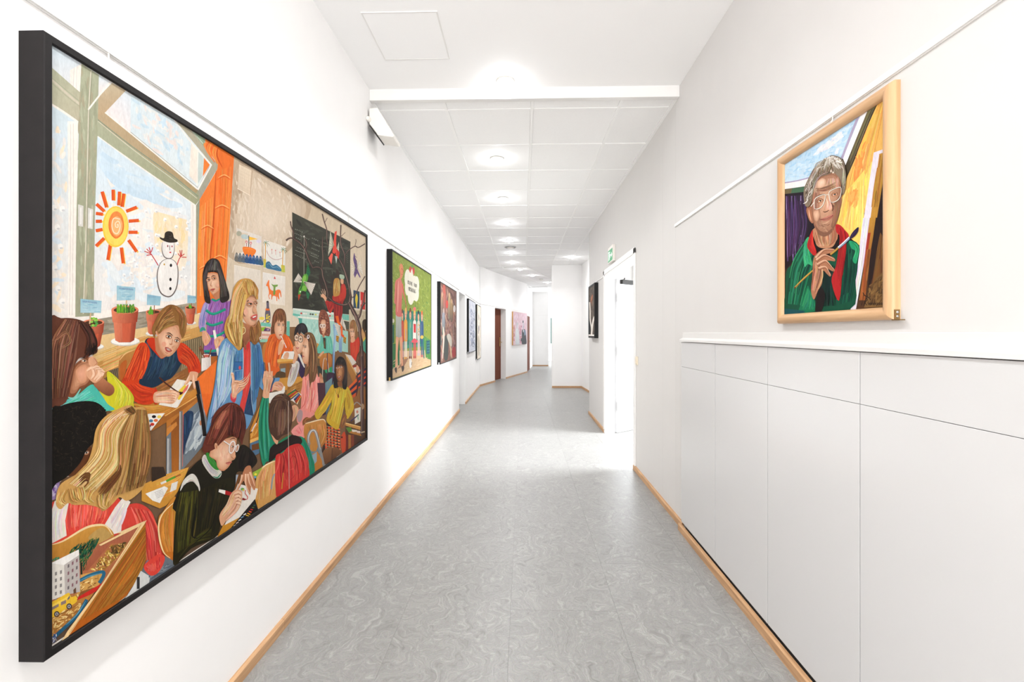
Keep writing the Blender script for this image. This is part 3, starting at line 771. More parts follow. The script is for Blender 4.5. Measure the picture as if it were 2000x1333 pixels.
# --- ground: plaster wall, floor and window sky
PX()
P.poly([(100, 70), (720, 455), (720, 870), (100, 1262)], (208, 186, 158))
P.poly([(440, 280), (720, 455), (720, 640), (440, 640)], (204, 184, 156), (226, 210, 188))
P.poly([(100, 770), (440, 640), (720, 640), (720, 870), (100, 1262)], (140, 104, 70), (112, 92, 76), (0, 1))
Q_(); P.soft([(60, 260), (420, 120), (1020, 560), (1016, 900), (700, 1333), (60, 1333)], (196, 174, 148), (233, 216, 196), (520, 900), 9)
P.dabs([(140, 150), (900, 600), (830, 1333), (80, 1333)], 120, 26, 120, 80, [(224, 207, 185), (228, 212, 191), (231, 215, 195)], 0.6)
P.dabs([(100, 80), (330, 180), (130, 900), (50, 1333)], 60, 26, 140, 88, [(194, 171, 146), (199, 177, 152), (190, 167, 143)], 0.25)
PX(); P.poly([(105, 70), (440, 290), (396, 400), (396, 640), (105, 720)], (228, 235, 237), (246, 236, 226))
# --- window
A_(); P.poly([(30, 50), (370, 265), (350, 585), (40, 300)], (216, 230, 238), (242, 238, 236))
P.poly([(245, 340), (365, 270), (350, 590), (250, 500)], CREAM); P.st([(290, 310), (280, 520)], 6, (222, 214, 208), 0); P.st([(320, 300), (312, 545)], 6, (228, 220, 214), 0)
P.poly([(550, 395), (690, 470), (550, 600)], (226, 236, 242), (246, 232, 224))
P.poly([(690, 640), (830, 560), (1000, 660), (1000, 1130), (620, 800)], (222, 232, 238), (244, 232, 228), (-1, 1))
B_(); P.poly([(0, 40), (450, 305), (830, 785), (690, 1050), (0, 450)], (220, 232, 236), (228, 234, 234))
P.dabs([(0, 60), (440, 320), (600, 620), (560, 900), (0, 440)], 70, 34, 120, 70, [(208, 226, 236), (226, 234, 236), (236, 236, 232), (240, 228, 222)], 0.8)
P.poly([(620, 560), (690, 620), (690, 1000), (600, 900)], (246, 234, 220)); P.poly([(690, 620), (760, 710), (735, 910), (690, 990)], (206, 216, 210))
P.poly([(752, 712), (812, 785), (740, 910)], (243, 140, 64)); P.st([(690, 625), (680, 1010)], 10, CREAM, 0)
P.poly([(460, 315), (620, 410), (905, 795), (710, 1150), (690, 1055), (835, 785)], (188, 180, 156), (172, 170, 154))
P.poly([(625, 415), (765, 500), (755, 600)], (158, 176, 150)); P.st([(640, 430), (740, 560)], 7, (216, 222, 206), 0)
for d in (0, 1):
    P.st([(445, 310), (640, 575), (828, 788)], 12, CREAM, 0, 1); P.st([(828, 785), (690, 1052)], 13, CREAM, 0)
P.st([(808, 800), (688, 1025), (0, 440)], 5, (170, 164, 146), 0, 1)
PX(); P.poly([(179, 208), (211.6, 214), (389.5, 367), (393.2, 386), (384, 398), (260, 308.8), (197, 260.8)], SAGE, (172, 172, 140), (1, 0.4))
P.poly([(181, 212), (211.6, 214), (389.5, 367), (386, 374), (300, 312), (206, 240)], TAN, (182, 160, 122), (1, 0.4))
P.st([(181, 215), (260, 279), (340, 338), (390, 380)], 2.2, (150, 158, 136), 0); P.st([(183, 219), (262, 285), (340, 345), (388, 384)], 1.2, (222, 216, 196), 0)
P.st([(211, 214), (300, 289), (389, 366)], 2.4, CREAM, 0); P.st([(197.5, 262), (260, 308.5), (384, 397.5)], 3.0, CREAM, 0)
P.st([(200, 268), (260, 313), (380, 400)], 0.8, (176, 168, 150), 0)
A_(); P.poly([(450, 745), (690, 475), (835, 560), (620, 800), (545, 850)], (204, 188, 160), (198, 172, 138))
P.poly([(40, 300), (350, 580), (450, 780), (340, 900), (262, 855), (30, 690)], (190, 192, 166), (198, 190, 166))
P.st([(40, 430), (240, 620), (440, 785)], 22, (214, 204, 184), 0); P.st([(40, 470), (240, 650), (430, 800)], 6, (176, 176, 152), 0); P.st([(40, 415), (440, 760)], 5, (170, 176, 152), 0)
PX(); P.poly([(165.7, 118), (199, 140), (197, 260), (193, 420), (191.7, 614), (156.5, 616), (158, 420), (160.3, 310), (163, 180)], SAGE, (166, 166, 140))
P.dabs([(165, 125), (198, 145), (194, 420), (190, 600), (158, 600), (160, 300)], 90, 4, 34, 90, [(190, 192, 166), (176, 178, 150), (182, 174, 148), (170, 172, 146), (196, 188, 162)], 0.12)
P.st([(184, 132), (180, 210), (178, 330), (176, 470), (172, 610)], 2.2, (222, 214, 194), 0); P.st([(186, 134), (182, 212), (180, 330), (178, 470)], 0.9, (150, 152, 128), 0)
A_(); P.st([(440, 772), (560, 610), (672, 470)], 18, CREAM, 0)
# left lower pane
PX(); P.poly([(105, 196), (158, 230), (157, 616), (105, 680)], (214, 228, 234), (246, 236, 226))
P.dabs([(108, 220), (140, 240), (140, 600), (108, 640)], 60, 9, 26, 60, [(238, 232, 226), (246, 238, 228), (222, 232, 238), (250, 232, 206), (232, 228, 222)], 1.4)
P.poly([(140, 232), (160, 232), (158, 420), (156.5, 616), (143, 618), (143, 420)], CREAM); P.st([(146, 238), (147, 430), (146, 612)], 1, (214, 206, 198), 0); P.st([(151, 236), (152, 430), (151, 612)], 1.2, (224, 214, 204), 0)
P.st([(105, 196), (130, 212), (158, 232)], 4, CREAM, 0)
for x, y in ((122, 440), (128, 478), (118, 520), (124, 560), (132, 585), (116, 402), (131, 404)): P.ell(x, y, 5, 6, (250, 246, 240)); P.ell(x + 2, y + 3, 3, 2, (214, 212, 212))
# main pane
PX(); P.poly([(197, 262), (260, 310), (384, 398), (383, 596), (192, 640), (193, 420)], (216, 231, 240), (244, 236, 228))
P.dabs([(200, 280), (290, 340), (375, 400), (375, 580), (200, 620)], 150, 18, 60, 20, [(236, 240, 240), (246, 238, 230), (228, 236, 240), (240, 232, 226), (248, 240, 232)], 0.9)
P.dabs([(200, 275), (260, 320), (370, 400), (330, 400), (198, 360)], 40, 14, 60, 32, [(208, 226, 238), (214, 230, 240), (222, 234, 240)], 0.4)
D_(); P.sp([(370, 45), (540, 85), (710, 140), (708, 620), (600, 700), (520, 520), (400, 480), (362, 300)], (250, 228, 190), (246, 234, 216)); P.poly([(370, 10), (710, 100), (710, 145), (372, 50)], (240, 238, 236))
P.dabs([(370, 60), (700, 140), (700, 500), (370, 400)], 40, 30, 110, 80, [(252, 226, 178), (250, 232, 204), (246, 224, 188)], 0.5)
P.dabs([(20, 380), (360, 450), (400, 900), (20, 860)], 90, 26, 60, 40, [(250, 246, 238), (236, 232, 228), (226, 232, 236), (246, 236, 224)], 1.5)
r = P.r
for k in range(46):
    x, y = r.uniform(10, 770), r.uniform(20, 900)
    P.ell(x, y, 17, 20, (252, 249, 245)); P.ell(x + 6, y + 10, 12, 8, (218, 216, 216))
# pane frame right and bottom, grey stone under it
PX(); P.poly([(376, 393), (386, 398), (386, 584), (376, 587)], CREAM); P.st([(380, 396), (380, 585)], 1, (220, 208, 196), 0)
P.poly([(386, 398), (393, 386), (392, 578), (389, 605), (384, 608), (386, 580)], (164, 164, 142))
P.poly([(192, 606), (300, 594), (386, 580), (387, 590), (300, 606), (192, 622)], CREAM)
P.poly([(190, 622), (300, 604), (389, 588), (390, 622), (300, 640), (190, 662)], (158, 150, 132), (178, 164, 142), (1, 0))
P.dabs([(190, 622), (389, 590), (389, 618), (190, 655)], 50, 5, 30, -8, [(146, 142, 126), (172, 162, 144), (184, 170, 148), (150, 138, 118)], 0.3)
# handles on the mullion
C_(); P.poly([(312, 488), (365, 505), (362, 715), (314, 705)], (226, 222, 214)); P.st([(340, 520), (338, 690)], 14, (246, 242, 236), 0); P.poly([(408, 522), (460, 540), (455, 738), (408, 728)], (226, 222, 214)); P.st([(434, 545), (430, 715)], 14, (246, 242, 236), 0)
# sun
for x0, y0, x1, y1 in ((545, 360, 590, 520), (652, 340, 655, 450), (715, 360, 708, 500), (757, 380, 740, 515), (885, 518, 780, 560), (905, 652, 805, 660), (893, 772, 805, 772), (885, 968, 805, 850), (755, 1085, 735, 925), (605, 1050, 628, 895), (488, 910, 568, 830), (485, 755, 552, 742), (485, 660, 545, 660), (485, 580, 555, 590), (490, 485, 568, 560)):
    P.st([(x0 + 14, y0 + 8), (x1 + 14, y1 + 4)], 20, (250, 214, 110), 0)
    P.st([(x0, y0), (x1, y1)], 33, (228, 96, 40), 0); P.st([(x0 + 4, y0), (x1 + 4, y1)], 10, (240, 124, 60), 1)
P.ell(678, 715, 127, 208, (249, 210, 84), 0, 28); P.ell(682, 712, 116, 192, (251, 222, 110), 0, 28)
P.ell(684, 695, 76, 136, (242, 150, 82), 0, 26); P.ell(690, 708, 54, 98, (248, 190, 130), 0, 24)
P.st([(690, 700), (702, 690), (700, 720), (680, 716), (676, 680), (706, 660), (722, 710), (700, 780), (660, 770), (642, 700), (660, 630), (720, 640)], 9, (252, 232, 200), 0)
P.st([(660, 580), (618, 660), (624, 760), (680, 830), (740, 780), (756, 690), (730, 610)], 12, (236, 128, 64), 1)
# snowman
D_(); P.sp([(450, 390), (580, 390), (578, 500), (555, 560), (510, 570), (465, 540), (448, 460)], (244, 238, 232)); P.sp([(520, 565), (590, 600), (620, 690), (612, 860), (570, 960), (510, 990), (440, 950), (402, 830), (405, 700), (450, 600)], (244, 239, 233))
for w_, c in ((12, (150, 140, 134)), (5, (110, 100, 96))):
    P.st([(455, 390), (448, 470), (470, 545), (515, 570), (560, 555), (580, 480), (578, 395)], w_, c, 1)
    P.st([(515, 568), (445, 605), (405, 700), (402, 820), (435, 940), (510, 988), (570, 960), (612, 860), (620, 690), (590, 605), (530, 568)], w_ + 3, c, 1)
P.sp([(425, 335), (470, 345), (480, 290), (515, 270), (560, 285), (578, 345), (612, 365), (605, 390), (520, 395), (440, 362)], (62, 54, 44)); P.dabs([(480, 300), (560, 300), (575, 370), (470, 350)], 14, 8, 40, 10, [(84, 76, 62), (50, 42, 36)])
P.st([(530, 425), (533, 480)], 16, (44, 38, 36)); P.ell(510, 433, 7, 12, (150, 60, 70)); P.ell(556, 437, 7, 10, (176, 80, 86)); P.ell(538, 503, 11, 8, (214, 70, 80))
for x, y in ((545, 645), (541, 800), (540, 900)): P.ell(x, y, 13, 18, (48, 42, 40))
P.ell(474, 634, 8, 11, (206, 160, 60))
for pts in (((410, 645), (375, 585), (335, 520)), ((335, 520), (262, 487)), ((330, 510), (285, 462)), ((330, 505), (312, 445)), ((335, 500), (352, 445)), ((335, 525), (285, 535)), ((612, 640), (630, 580), (655, 545)), ((645, 550), (620, 515)), ((650, 545), (640, 480)), ((655, 540), (662, 478)), ((655, 545), (688, 520)), ((660, 555), (710, 558))): P.st(list(pts), 9, (206, 56, 60), 0)
# --- curtain
PX(); P.poly([(403.5, 263), (459, 297), (453, 400), (447, 500), (443, 560), (430, 600), (388, 612), (389, 490), (392, 420), (393, 386), (430, 320), (402.6, 281)], (243, 136, 62))
P.poly([(430, 280), (459, 297), (453, 400), (443, 570), (415, 600), (420, 420)], (238, 124, 52))
for a, b, n, cs in (([(406, 268), (400, 280), (424, 318)], [(428, 280), (424, 300), (432, 322)], 26, [(250, 160, 88), (240, 120, 48), (232, 110, 44)]), ([(394, 400), (392, 480), (390, 600)], [(418, 380), (416, 470), (410, 600)], 60, [(250, 158, 84), (246, 142, 66), (238, 122, 50), (252, 172, 104)]), ([(424, 330), (420, 440), (414, 590)], [(454, 320), (449, 440), (440, 570)], 80, [(250, 156, 80), (242, 130, 56), (232, 112, 44), (248, 148, 72)])): P.flow(a, b, n, 3.4, cs)
P.st([(424, 330), (420, 420), (414, 500), (411, 600)], 3.2, (206, 92, 36), 1); P.st([(428, 282), (426, 300), (436, 322)], 3, (208, 94, 36), 1)
for x, y, w_ in ((408, 440, 12), (404, 520, 12), (436, 400, 14), (432, 500, 13), (440, 340, 12)): P.st([(x - w_, y + 3), (x, y - 3), (x + w_, y + 4)], 1.8, (252, 186, 118)); P.st([(x - w_, y + 6), (x, y), (x + w_, y + 7)], 1.6, (214, 98, 40))
# --- papers on the wall
Q_(); P.poly([(180, 160), (347, 245), (324, 568), (158, 470)], (190, 164, 138)); P.poly([(182, 165), (338, 244), (318, 552), (164, 466)], (234, 216, 192), (226, 206, 182))
P.st([(162, 470), (322, 560)], 9, (246, 230, 208), 0)
for k in range(6): P.st([(185 + k * 24, 180 + k * 13), (172 + k * 24, 468 + k * 13)], 2, (214, 194, 172), 0)
for k in range(7): P.st([(182, 200 + k * 40), (334, 278 + k * 40)], 2, (214, 194, 172), 0)
R_()
P.poly([(95, 150), (418, 265), (412, 657), (65, 587)], (228, 218, 206), (238, 232, 226)); P.poly([(90, 190), (240, 230), (180, 470), (70, 500)], (222, 204, 182)); P.ell(125, 225, 34, 34, (178, 176, 156)); P.ell(200, 268, 50, 32, (190, 204, 202), 12); P.ell(380, 330, 32, 22, (222, 214, 230))
P.poly([(258, 265), (372, 300), (258, 315)], (250, 196, 74)); P.st([(252, 250), (252, 405)], 11, (104, 100, 92), 0)
P.sp([(172, 408), (260, 405), (345, 445), (320, 510), (285, 532), (205, 510)], (243, 136, 56)); P.st([(180, 425), (260, 425), (335, 455)], 6, (250, 160, 90))
for x, y in ((222, 345), (278, 360)): P.st([(x, y + 50), (x, y)], 7, (150, 60, 60), 0); P.ell(x, y - 8, 15, 18, (216, 96, 96)); P.ell(x, y - 6, 9, 10, (238, 214, 206))
for k in range(8):
    x = 75 + k * 44; y = 500 + k * 7; c = ((128, 124, 116), (112, 118, 122), (98, 110, 124), (62, 92, 132), (52, 88, 138), (58, 96, 142), (62, 100, 138), (70, 104, 134))[k]
    P.sp([(x - 6, y + 82), (x + 8, y - 10), (x + 26, y - 24), (x + 44, y + 20), (x + 58, y + 92)], c)
    P.st([(x + 4, y + 30), (x + 24, y), (x + 44, y + 50)], 5, mixc(c, (230, 230, 230), 0.5)); P.st([(x, y + 62), (x + 24, y + 30), (x + 46, y + 80)], 4, mixc(c, (20, 30, 50), 0.4))
P.poly([(445, 305), (725, 400), (722, 747), (445, 682)], (236, 228, 216), (230, 230, 224))
P.poly([(445, 560), (478, 570), (472, 680), (445, 675)], (196, 204, 92)); P.poly([(670, 640), (720, 650), (722, 745), (672, 735)], (198, 200, 84)); P.sp([(478, 610), (520, 598), (560, 650), (610, 640), (668, 690), (666, 728), (560, 705), (476, 680)], (70, 120, 150)); P.st([(485, 640), (520, 625), (560, 675), (620, 670), (660, 705)], 7, (140, 184, 198))
for x0, y0, y1 in ((470, 350, 640), (695, 440, 690)):
    P.st([(x0, y0), (x0 - 4, (y0 + y1) / 2), (x0 - 8, y1)], 10, (226, 170, 70), 0)
    for dx, dy in ((-30, 10), (-22, -22), (10, -28), (44, -10), (52, 40), (30, 60), (-18, 44)): P.st([(x0, y0), (x0 + dx * .6, y0 + dy * .5 - 12), (x0 + dx, y0 + dy)], 6, (70, 130, 84))
P.st([(480, 450), (520, 530), (600, 575), (690, 552)], 9, (206, 176, 170), 0)
for x, y, c in ((550, 470, (206, 80, 90)), (598, 480, (226, 96, 96)), (656, 505, (120, 80, 90))): P.st([(x, y - 24), (x + 2, y + 30)], 11, c); P.ell(x, y - 30, 8, 9, (230, 150, 140))
P.poly([(65, 640), (405, 717), (405, 1100), (60, 1000)], (232, 222, 208), (226, 212, 196)); P.st([(66, 642), (404, 718)], 4, (248, 240, 230), 0)
P.poly([(435, 738), (727, 800), (722, 1182), (430, 1140)], (232, 226, 218), (238, 226, 210)); P.st([(436, 740), (726, 802)], 4, (250, 244, 236), 0)
P.sp([(480, 905), (500, 860), (518, 840), (520, 900), (535, 965), (580, 985), (640, 968), (668, 990), (676, 1060), (668, 1070), (655, 1010), (645, 1040), (650, 1090), (640, 1098), (620, 1060), (622, 1118), (612, 1115), (605, 1062), (565, 1055), (555, 1100), (545, 1095), (545, 1045), (528, 1030), (516, 1060), (530, 1092), (518, 1088), (508, 1050), (515, 1010), (500, 930), (482, 922)], (240, 130, 66))
P.sp([(545, 890), (570, 905), (600, 905), (630, 905), (622, 930), (600, 940), (596, 1030), (570, 1030), (574, 940), (560, 918)], (130, 164, 84)); P.ell(590, 862, 16, 18, (240, 226, 214)); P.poly([(576, 825), (590, 792), (604, 830)], (222, 84, 84))
# --- blackboard
S_(); P.poly([(135, 70), (826, 430), (822, 1312), (140, 1237)], (70, 69, 57), (58, 57, 47))
P.dabs([(150, 90), (815, 440), (810, 1290), (150, 1220)], 170, 30, 150, 30, [(78, 78, 66), (66, 66, 55), (60, 60, 50), (84, 83, 72), (54, 54, 45)], 1.2)
P.dabs([(420, 760), (640, 740), (800, 900), (780, 1200), (440, 1180)], 30, 40, 160, 40, [(66, 52, 44), (58, 48, 42)], 1.0)
for row, (x0, y0, n) in enumerate(((170, 270, 5), (165, 320, 9), (180, 375, 3), (370, 380, 4), (370, 440, 5), (365, 500, 5), (190, 490, 5), (170, 580, 7), (360, 560, 5), (400, 655, 3))):
    for k in range(n):
        x, y = x0 + k * 20, y0 + k * 9; h = r.uniform(8, 15)
        P.st([(x, y), (x + r.uniform(2, 8), y + h), (x + r.uniform(8, 14), y + r.uniform(-5, 8))], 3, (158, 158, 146), 0)
P.st([(170, 530), (290, 575)], 3, (166, 166, 154), 0); P.st([(350, 590), (440, 630)], 3, (166, 166, 154), 0)
for k in range(8): P.st([(760 + k * 3, 490 + k * 26), (800, 505 + k * 26)], 2.4, (116, 116, 104), 0)
# turquoise shelf and cupboard under the board
N_(); P.poly([(450, 90), (1052, 165), (1052, 330), (520, 240), (450, 190)], (190, 214, 200)); P.poly([(450, 88), (1052, 160), (1052, 190), (452, 112)], (226, 230, 218)); P.poly([(448, 160), (545, 180), (545, 208), (446, 190)], (110, 186, 168)); P.poly([(520, 200), (1052, 262), (1052, 280), (520, 222)], (236, 236, 222))
P.poly([(550, 240), (1052, 285), (1052, 700), (780, 700), (560, 480)], (172, 212, 198), (186, 216, 202)); P.poly([(522, 225), (575, 235), (572, 330), (540, 330)], (92, 170, 154))
P.dabs([(580, 250), (800, 270), (780, 560), (600, 420)], 40, 24, 90, 80, [(180, 218, 204), (164, 206, 192), (196, 222, 208)], 0.5)
for x, c in ((563, (214, 60, 50)), (600, (240, 236, 226)), (630, (230, 226, 214)), (690, (90, 88, 76)), (720, (70, 68, 60)), (760, (210, 206, 110)), (790, (226, 222, 210)), (955, (196, 56, 56)), (990, (170, 206, 170))): P.ell(x, 162 + (x - 563) * 0.1, 13, 13, c)
O_(); P.poly([(545, 195), (660, 215), (660, 305), (545, 285)], (124, 190, 172)); P.poly([(440, 420), (640, 470), (640, 800), (440, 760)], (170, 208, 192)); P.poly([(560, 300), (660, 320), (655, 440), (620, 440)], (84, 82, 66))
P.poly([(655, 130), (920, 160), (920, 480), (660, 470)], (200, 184, 156)); P.dabs([(665, 150), (910, 170), (910, 440), (670, 420)], 40, 18, 80, 85, [(206, 190, 164), (192, 174, 146), (212, 198, 172)], 0.4)
# posters at the right edge
S_(); P.poly([(862, 1015), (936, 1035), (934, 1242), (862, 1232)], (52, 78, 100)); P.sp([(900, 1060), (914, 1110), (906, 1190), (900, 1238), (892, 1190), (884, 1120)], (226, 200, 66)); P.st([(899, 1120), (897, 1190)], 7, (120, 110, 60)); P.poly([(946, 1035), (1002, 1050), (1000, 1255), (946, 1245)], (206, 56, 48)); P.st([(985, 1080), (980, 1180)], 12, (236, 196, 170)); P.st([(955, 1140), (952, 1190)], 6, (250, 240, 236), 0)
# girl wiping the board
S_()
P.poly([(610, 1085), (690, 1065), (780, 1010), (752, 940), (722, 930), (700, 1050), (640, 1080)], (180, 50, 40))
P.sp([(615, 1085), (700, 1065), (770, 1090), (735, 1180), (725, 1333), (640, 1333), (628, 1200)], (186, 54, 42), (150, 40, 36)); P.sp([(720, 960), (760, 950), (776, 1040), (760, 1110), (700, 1140), (690, 1080), (728, 1030)], (196, 62, 46))
P.sp([(525, 1140), (560, 1140), (590, 1180), (625, 1120), (640, 1180), (600, 1280), (575, 1285), (545, 1210)], (192, 58, 44)); P.st([(560, 1170), (590, 1240), (630, 1150)], 10, (150, 40, 36))
P.flow([(640, 1100), (645, 1200), (650, 1333)], [(720, 1090), (722, 1200), (715, 1333)], 30, 9, [(206, 74, 54), (160, 44, 38), (186, 54, 44)])
P.sp([(490, 1060), (520, 1070), (545, 1115), (530, 1150), (505, 1110), (475, 1090)], SK2)
for a, b in (((500, 1070), (478, 1020)), ((512, 1062), (492, 1000)), ((522, 1062), (515, 1000)), ((530, 1075), (530, 1020)), ((495, 1090), (470, 1062))): P.st([a, b], 11, SK1, 1)
P.sp([(715, 870), (742, 880), (742, 935), (720, 940), (708, 910)], SK2); P.sp([(698, 826), (745, 835), (755, 865), (735, 885), (702, 870)], (176, 192, 168))
P.sp([(655, 870), (690, 880), (704, 940), (700, 1060), (660, 1090), (624, 1080), (622, 960), (632, 890)], (190, 142, 72)); P.flow([(640, 890), (626, 980), (628, 1080)], [(695, 890), (704, 980), (700, 1060)], 40, 8, [(214, 172, 104), (168, 120, 58), (226, 190, 128), (140, 98, 50)])
O_()
P.poly([(410, 0), (550, 0), (545, 250), (520, 350), (470, 340), (430, 330)], (170, 46, 40), (140, 36, 38)); P.flow([(420, 0), (430, 150), (440, 320)], [(540, 0), (540, 150), (520, 320)], 30, 12, [(190, 60, 48), (150, 40, 38), (128, 34, 36)])
P.poly([(285, 0), (410, 0), (380, 120), (350, 175), (330, 120)], (176, 48, 42)); P.st([(330, 10), (355, 130), (400, 20)], 14, (140, 36, 36))
P.poly([(410, 360), (480, 340), (470, 600), (440, 800), (425, 1120), (405, 1120), (408, 760), (425, 560)], (150, 178, 206), (110, 146, 184)); P.poly([(480, 380), (560, 420), (545, 800), (500, 790), (500, 560)], (160, 186, 210), (130, 160, 190)); P.flow([(430, 380), (425, 600), (415, 1000)], [(475, 360), (465, 600), (440, 800)], 24, 9, [(190, 208, 224), (120, 154, 190), (164, 190, 212)])
# --- hanging paper birds
S_()
P.st([(278, 365), (275, 600), (275, 840)], 4, (190, 186, 170), 0); P.ell(276, 364, 9, 11, (220, 214, 200))
P.poly([(320, 680), (352, 800), (330, 850), (300, 820)], (40, 110, 70)); P.poly([(300, 1010), (345, 1060), (322, 1135), (300, 1060)], (30, 104, 66))
for k in range(4): P.st([(312, 720 + k * 28), (342, 750 + k * 24)], 3, (20, 70, 48), 0); P.st([(305, 1040 + k * 20), (335, 1062 + k * 16)], 3, (90, 170, 110), 0)
P.sp([(270, 830), (305, 815), (325, 860), (310, 910), (290, 920), (312, 980), (300, 1030), (262, 1020), (240, 1040), (232, 1080), (210, 1070), (216, 1000), (240, 950), (250, 880)], (92, 158, 62)); P.sp([(262, 860), (292, 830), (300, 880), (262, 930)], (138, 190, 84)); P.sp([(255, 970), (295, 960), (300, 1010), (262, 1015)], (126, 184, 76)); P.st([(262, 900), (245, 980), (222, 1010)], 12, (34, 90, 44))
P.poly([(206, 1065), (236, 1062), (212, 1140)], (196, 74, 40)); P.ell(232, 1030, 7, 9, (240, 240, 220))
P.poly([(210, 808), (250, 870), (250, 918), (150, 914)], (228, 218, 204)); P.poly([(268, 905), (412, 935), (360, 1072)], (230, 220, 206))
for k in range(7):
    t = k / 6; P.st([(250, 890 + 10 * t), mixp((210, 815), (152, 912), t)], 3, (120, 106, 96), 0); P.st([(275, 912), mixp((408, 940), (362, 1066), t)], 3, (112, 98, 90), 0)
P.poly([(640, 310), (665, 298), (655, 420), (660, 500), (698, 560), (685, 640), (655, 590), (610, 570), (620, 480)], (226, 84, 66)); P.poly([(660, 520), (698, 555), (688, 630), (668, 600)], (196, 60, 50)); P.poly([(600, 570), (622, 560), (600, 705), (566, 625)], (240, 110, 92)); P.poly([(640, 600), (672, 610), (658, 695)], (200, 208, 196))
P.poly([(588, 290), (632, 470), (560, 600)], (206, 200, 178)); P.poly([(690, 430), (660, 510), (690, 550)], (208, 204, 184))
for k in range(7): t = k / 6; P.st([(626, 480), mixp((590, 298), (560, 592), t)], 3.4, (120, 116, 96), 0)
for k in range(4): t = k / 3; P.st([(664, 512), mixp((688, 436), (688, 545), t)], 3, (130, 124, 106), 0)
P.st([(605, 560), (640, 585), (650, 560)], 16, (70, 48, 44)); P.st([(640, 600), (660, 625)], 6, (90, 160, 170), 0)
P.sp([(872, 565), (884, 620), (905, 680), (910, 740), (890, 780), (876, 720), (860, 640)], (104, 82, 124)); P.poly([(870, 770), (910, 760), (948, 860), (940, 870), (905, 810), (880, 870), (868, 830)], (112, 86, 132))
P.poly([(822, 660), (885, 740), (862, 845)], (226, 214, 196)); P.poly([(938, 648), (905, 745), (980, 845)], (230, 220, 204))
for k in range(6): t = k / 5; P.st([(884, 745), mixp((824, 670), (862, 838), t)], 2.6, (150, 136, 120), 0); P.st([(906, 748), mixp((938, 656), (978, 838), t)], 2.6, (160, 146, 130), 0)
for k in range(6): P.st([(878, 600 + k * 40), (904, 625 + k * 40)], 4, (60, 44, 84), 0)
P.st([(905, 350), (905, 500), (903, 740)], 2.4, (190, 176, 150), 0)
# --- bare branches
BR = [(86, 60, 54), (120, 88, 78), (150, 122, 110)]
def branch(pts, w):
    P.st(pts, w, (66, 46, 42), 0); P.st([(x - w * .22, y - w * .12) for x, y in pts], w * .34, (156, 128, 116), 1); P.st([(x + w * .18, y + w * .1) for x, y in pts], w * .26, (98, 70, 64), 1)
branch([(62, 412), (90, 390), (130, 382), (175, 405), (235, 450), (290, 530), (330, 640), (380, 745)], 20)
branch([(150, 385), (150, 320), (122, 240), (114, 180)], 14); branch([(290, 530), (305, 470), (298, 420), (282, 385)], 13)
branch([(380, 745), (430, 735), (485, 760), (500, 850), (530, 940), (560, 1060), (545, 1140)], 17); branch([(485, 755), (500, 640), (492, 500), (497, 370)], 13); branch([(505, 545), (520, 525)], 8)
branch([(490, 90), (512, 180), (545, 290), (545, 400), (565, 480)], 13); branch([(518, 200), (550, 140)], 6)
branch([(695, 640), (740, 730), (780, 850), (810, 970), (832, 1100)], 24); branch([(712, 225), (708, 350), (715, 470), (758, 590), (752, 720)], 15); branch([(716, 365), (745, 335), (765, 318)], 6); branch([(715, 410), (735, 375)], 5)
branch([(762, 595), (810, 530), (880, 485), (920, 500), (1000, 455)], 12); branch([(880, 485), (892, 430), (890, 400)], 6)
branch([(570, 1105), (640, 1165), (730, 1195), (800, 1180), (835, 1120)], 24); branch([(850, 1110), (890, 1060), (930, 970), (1000, 850)], 12)
branch([(830, 1090), (822, 1180), (860, 1290), (890, 1333)], 34); branch([(1000, 1020), (975, 1180), (945, 1320)], 16); branch([(1000, 1180), (970, 1210)], 8)
# --- far figures on the right (drawn from the back forward)
O_(); PX(); 
O_(); branch([(655, 20), (700, 110), (760, 230), (790, 320), (820, 420), (845, 640), (850, 800)], 56); branch([(780, 290), (820, 230), (850, 100), (900, 20)], 32); branch([(790, 300), (775, 250), (800, 210)], 16)
P.sp([(865, 310), (915, 290), (925, 420), (880, 500), (860, 420)], (70, 56, 42)); P.sp([(852, 420), (880, 470), (905, 560), (870, 610), (850, 520)], (206, 158, 104)); P.poly([(870, 600), (910, 560), (915, 820), (870, 760)], (90, 160, 136)); P.poly([(868, 610), (908, 555), (910, 585), (872, 640)], (228, 190, 60))
P.sp([(680, 640), (760, 600), (800, 560), (820, 680), (780, 900), (740, 930), (690, 910), (678, 780)], (208, 66, 44)); P.flow([(700, 660), (690, 780), (700, 900)], [(790, 620), (790, 760), (760, 900)], 26, 11, [(228, 92, 60), (184, 52, 40), (216, 76, 50)])
P.soft([(672, 430), (740, 420), (755, 500), (735, 580), (700, 600), (675, 540)], SK3, SK1, (700, 500)); P.sp([(668, 350), (700, 295), (745, 300), (775, 380), (785, 480), (765, 570), (745, 520), (745, 440), (700, 420), (668, 430)], (150, 104, 62)); P.flow([(690, 310), (670, 360), (670, 430)], [(750, 310), (780, 420), (765, 560)], 36, 9, [(176, 128, 80), (126, 84, 50), (196, 150, 100)])
P.eye(690, 478, 26); P.eye(722, 480, 24); P.st([(702, 490), (696, 520), (704, 530)], 5, SK4); P.sp([(690, 570), (735, 560), (745, 620), (700, 650), (680, 620)], SK2); P.lips(706, 552, 26)
P.poly([(590, 820), (690, 850), (770, 960), (700, 1010), (640, 900)], (220, 208, 196)); P.poly([(690, 1010), (780, 990), (900, 1030), (890, 1080), (720, 1050)], (150, 52, 44)); P.poly([(720, 1040), (800, 1020), (830, 1100), (770, 1140)], (226, 210, 196))
P.poly([(600, 830), (640, 880), (780, 1150), (790, 1333), (740, 1333), (640, 1080)], (190, 140, 76), (166, 110, 52)); P.st([(606, 840), (690, 1000), (785, 1180)], 10, (224, 186, 122), 0)
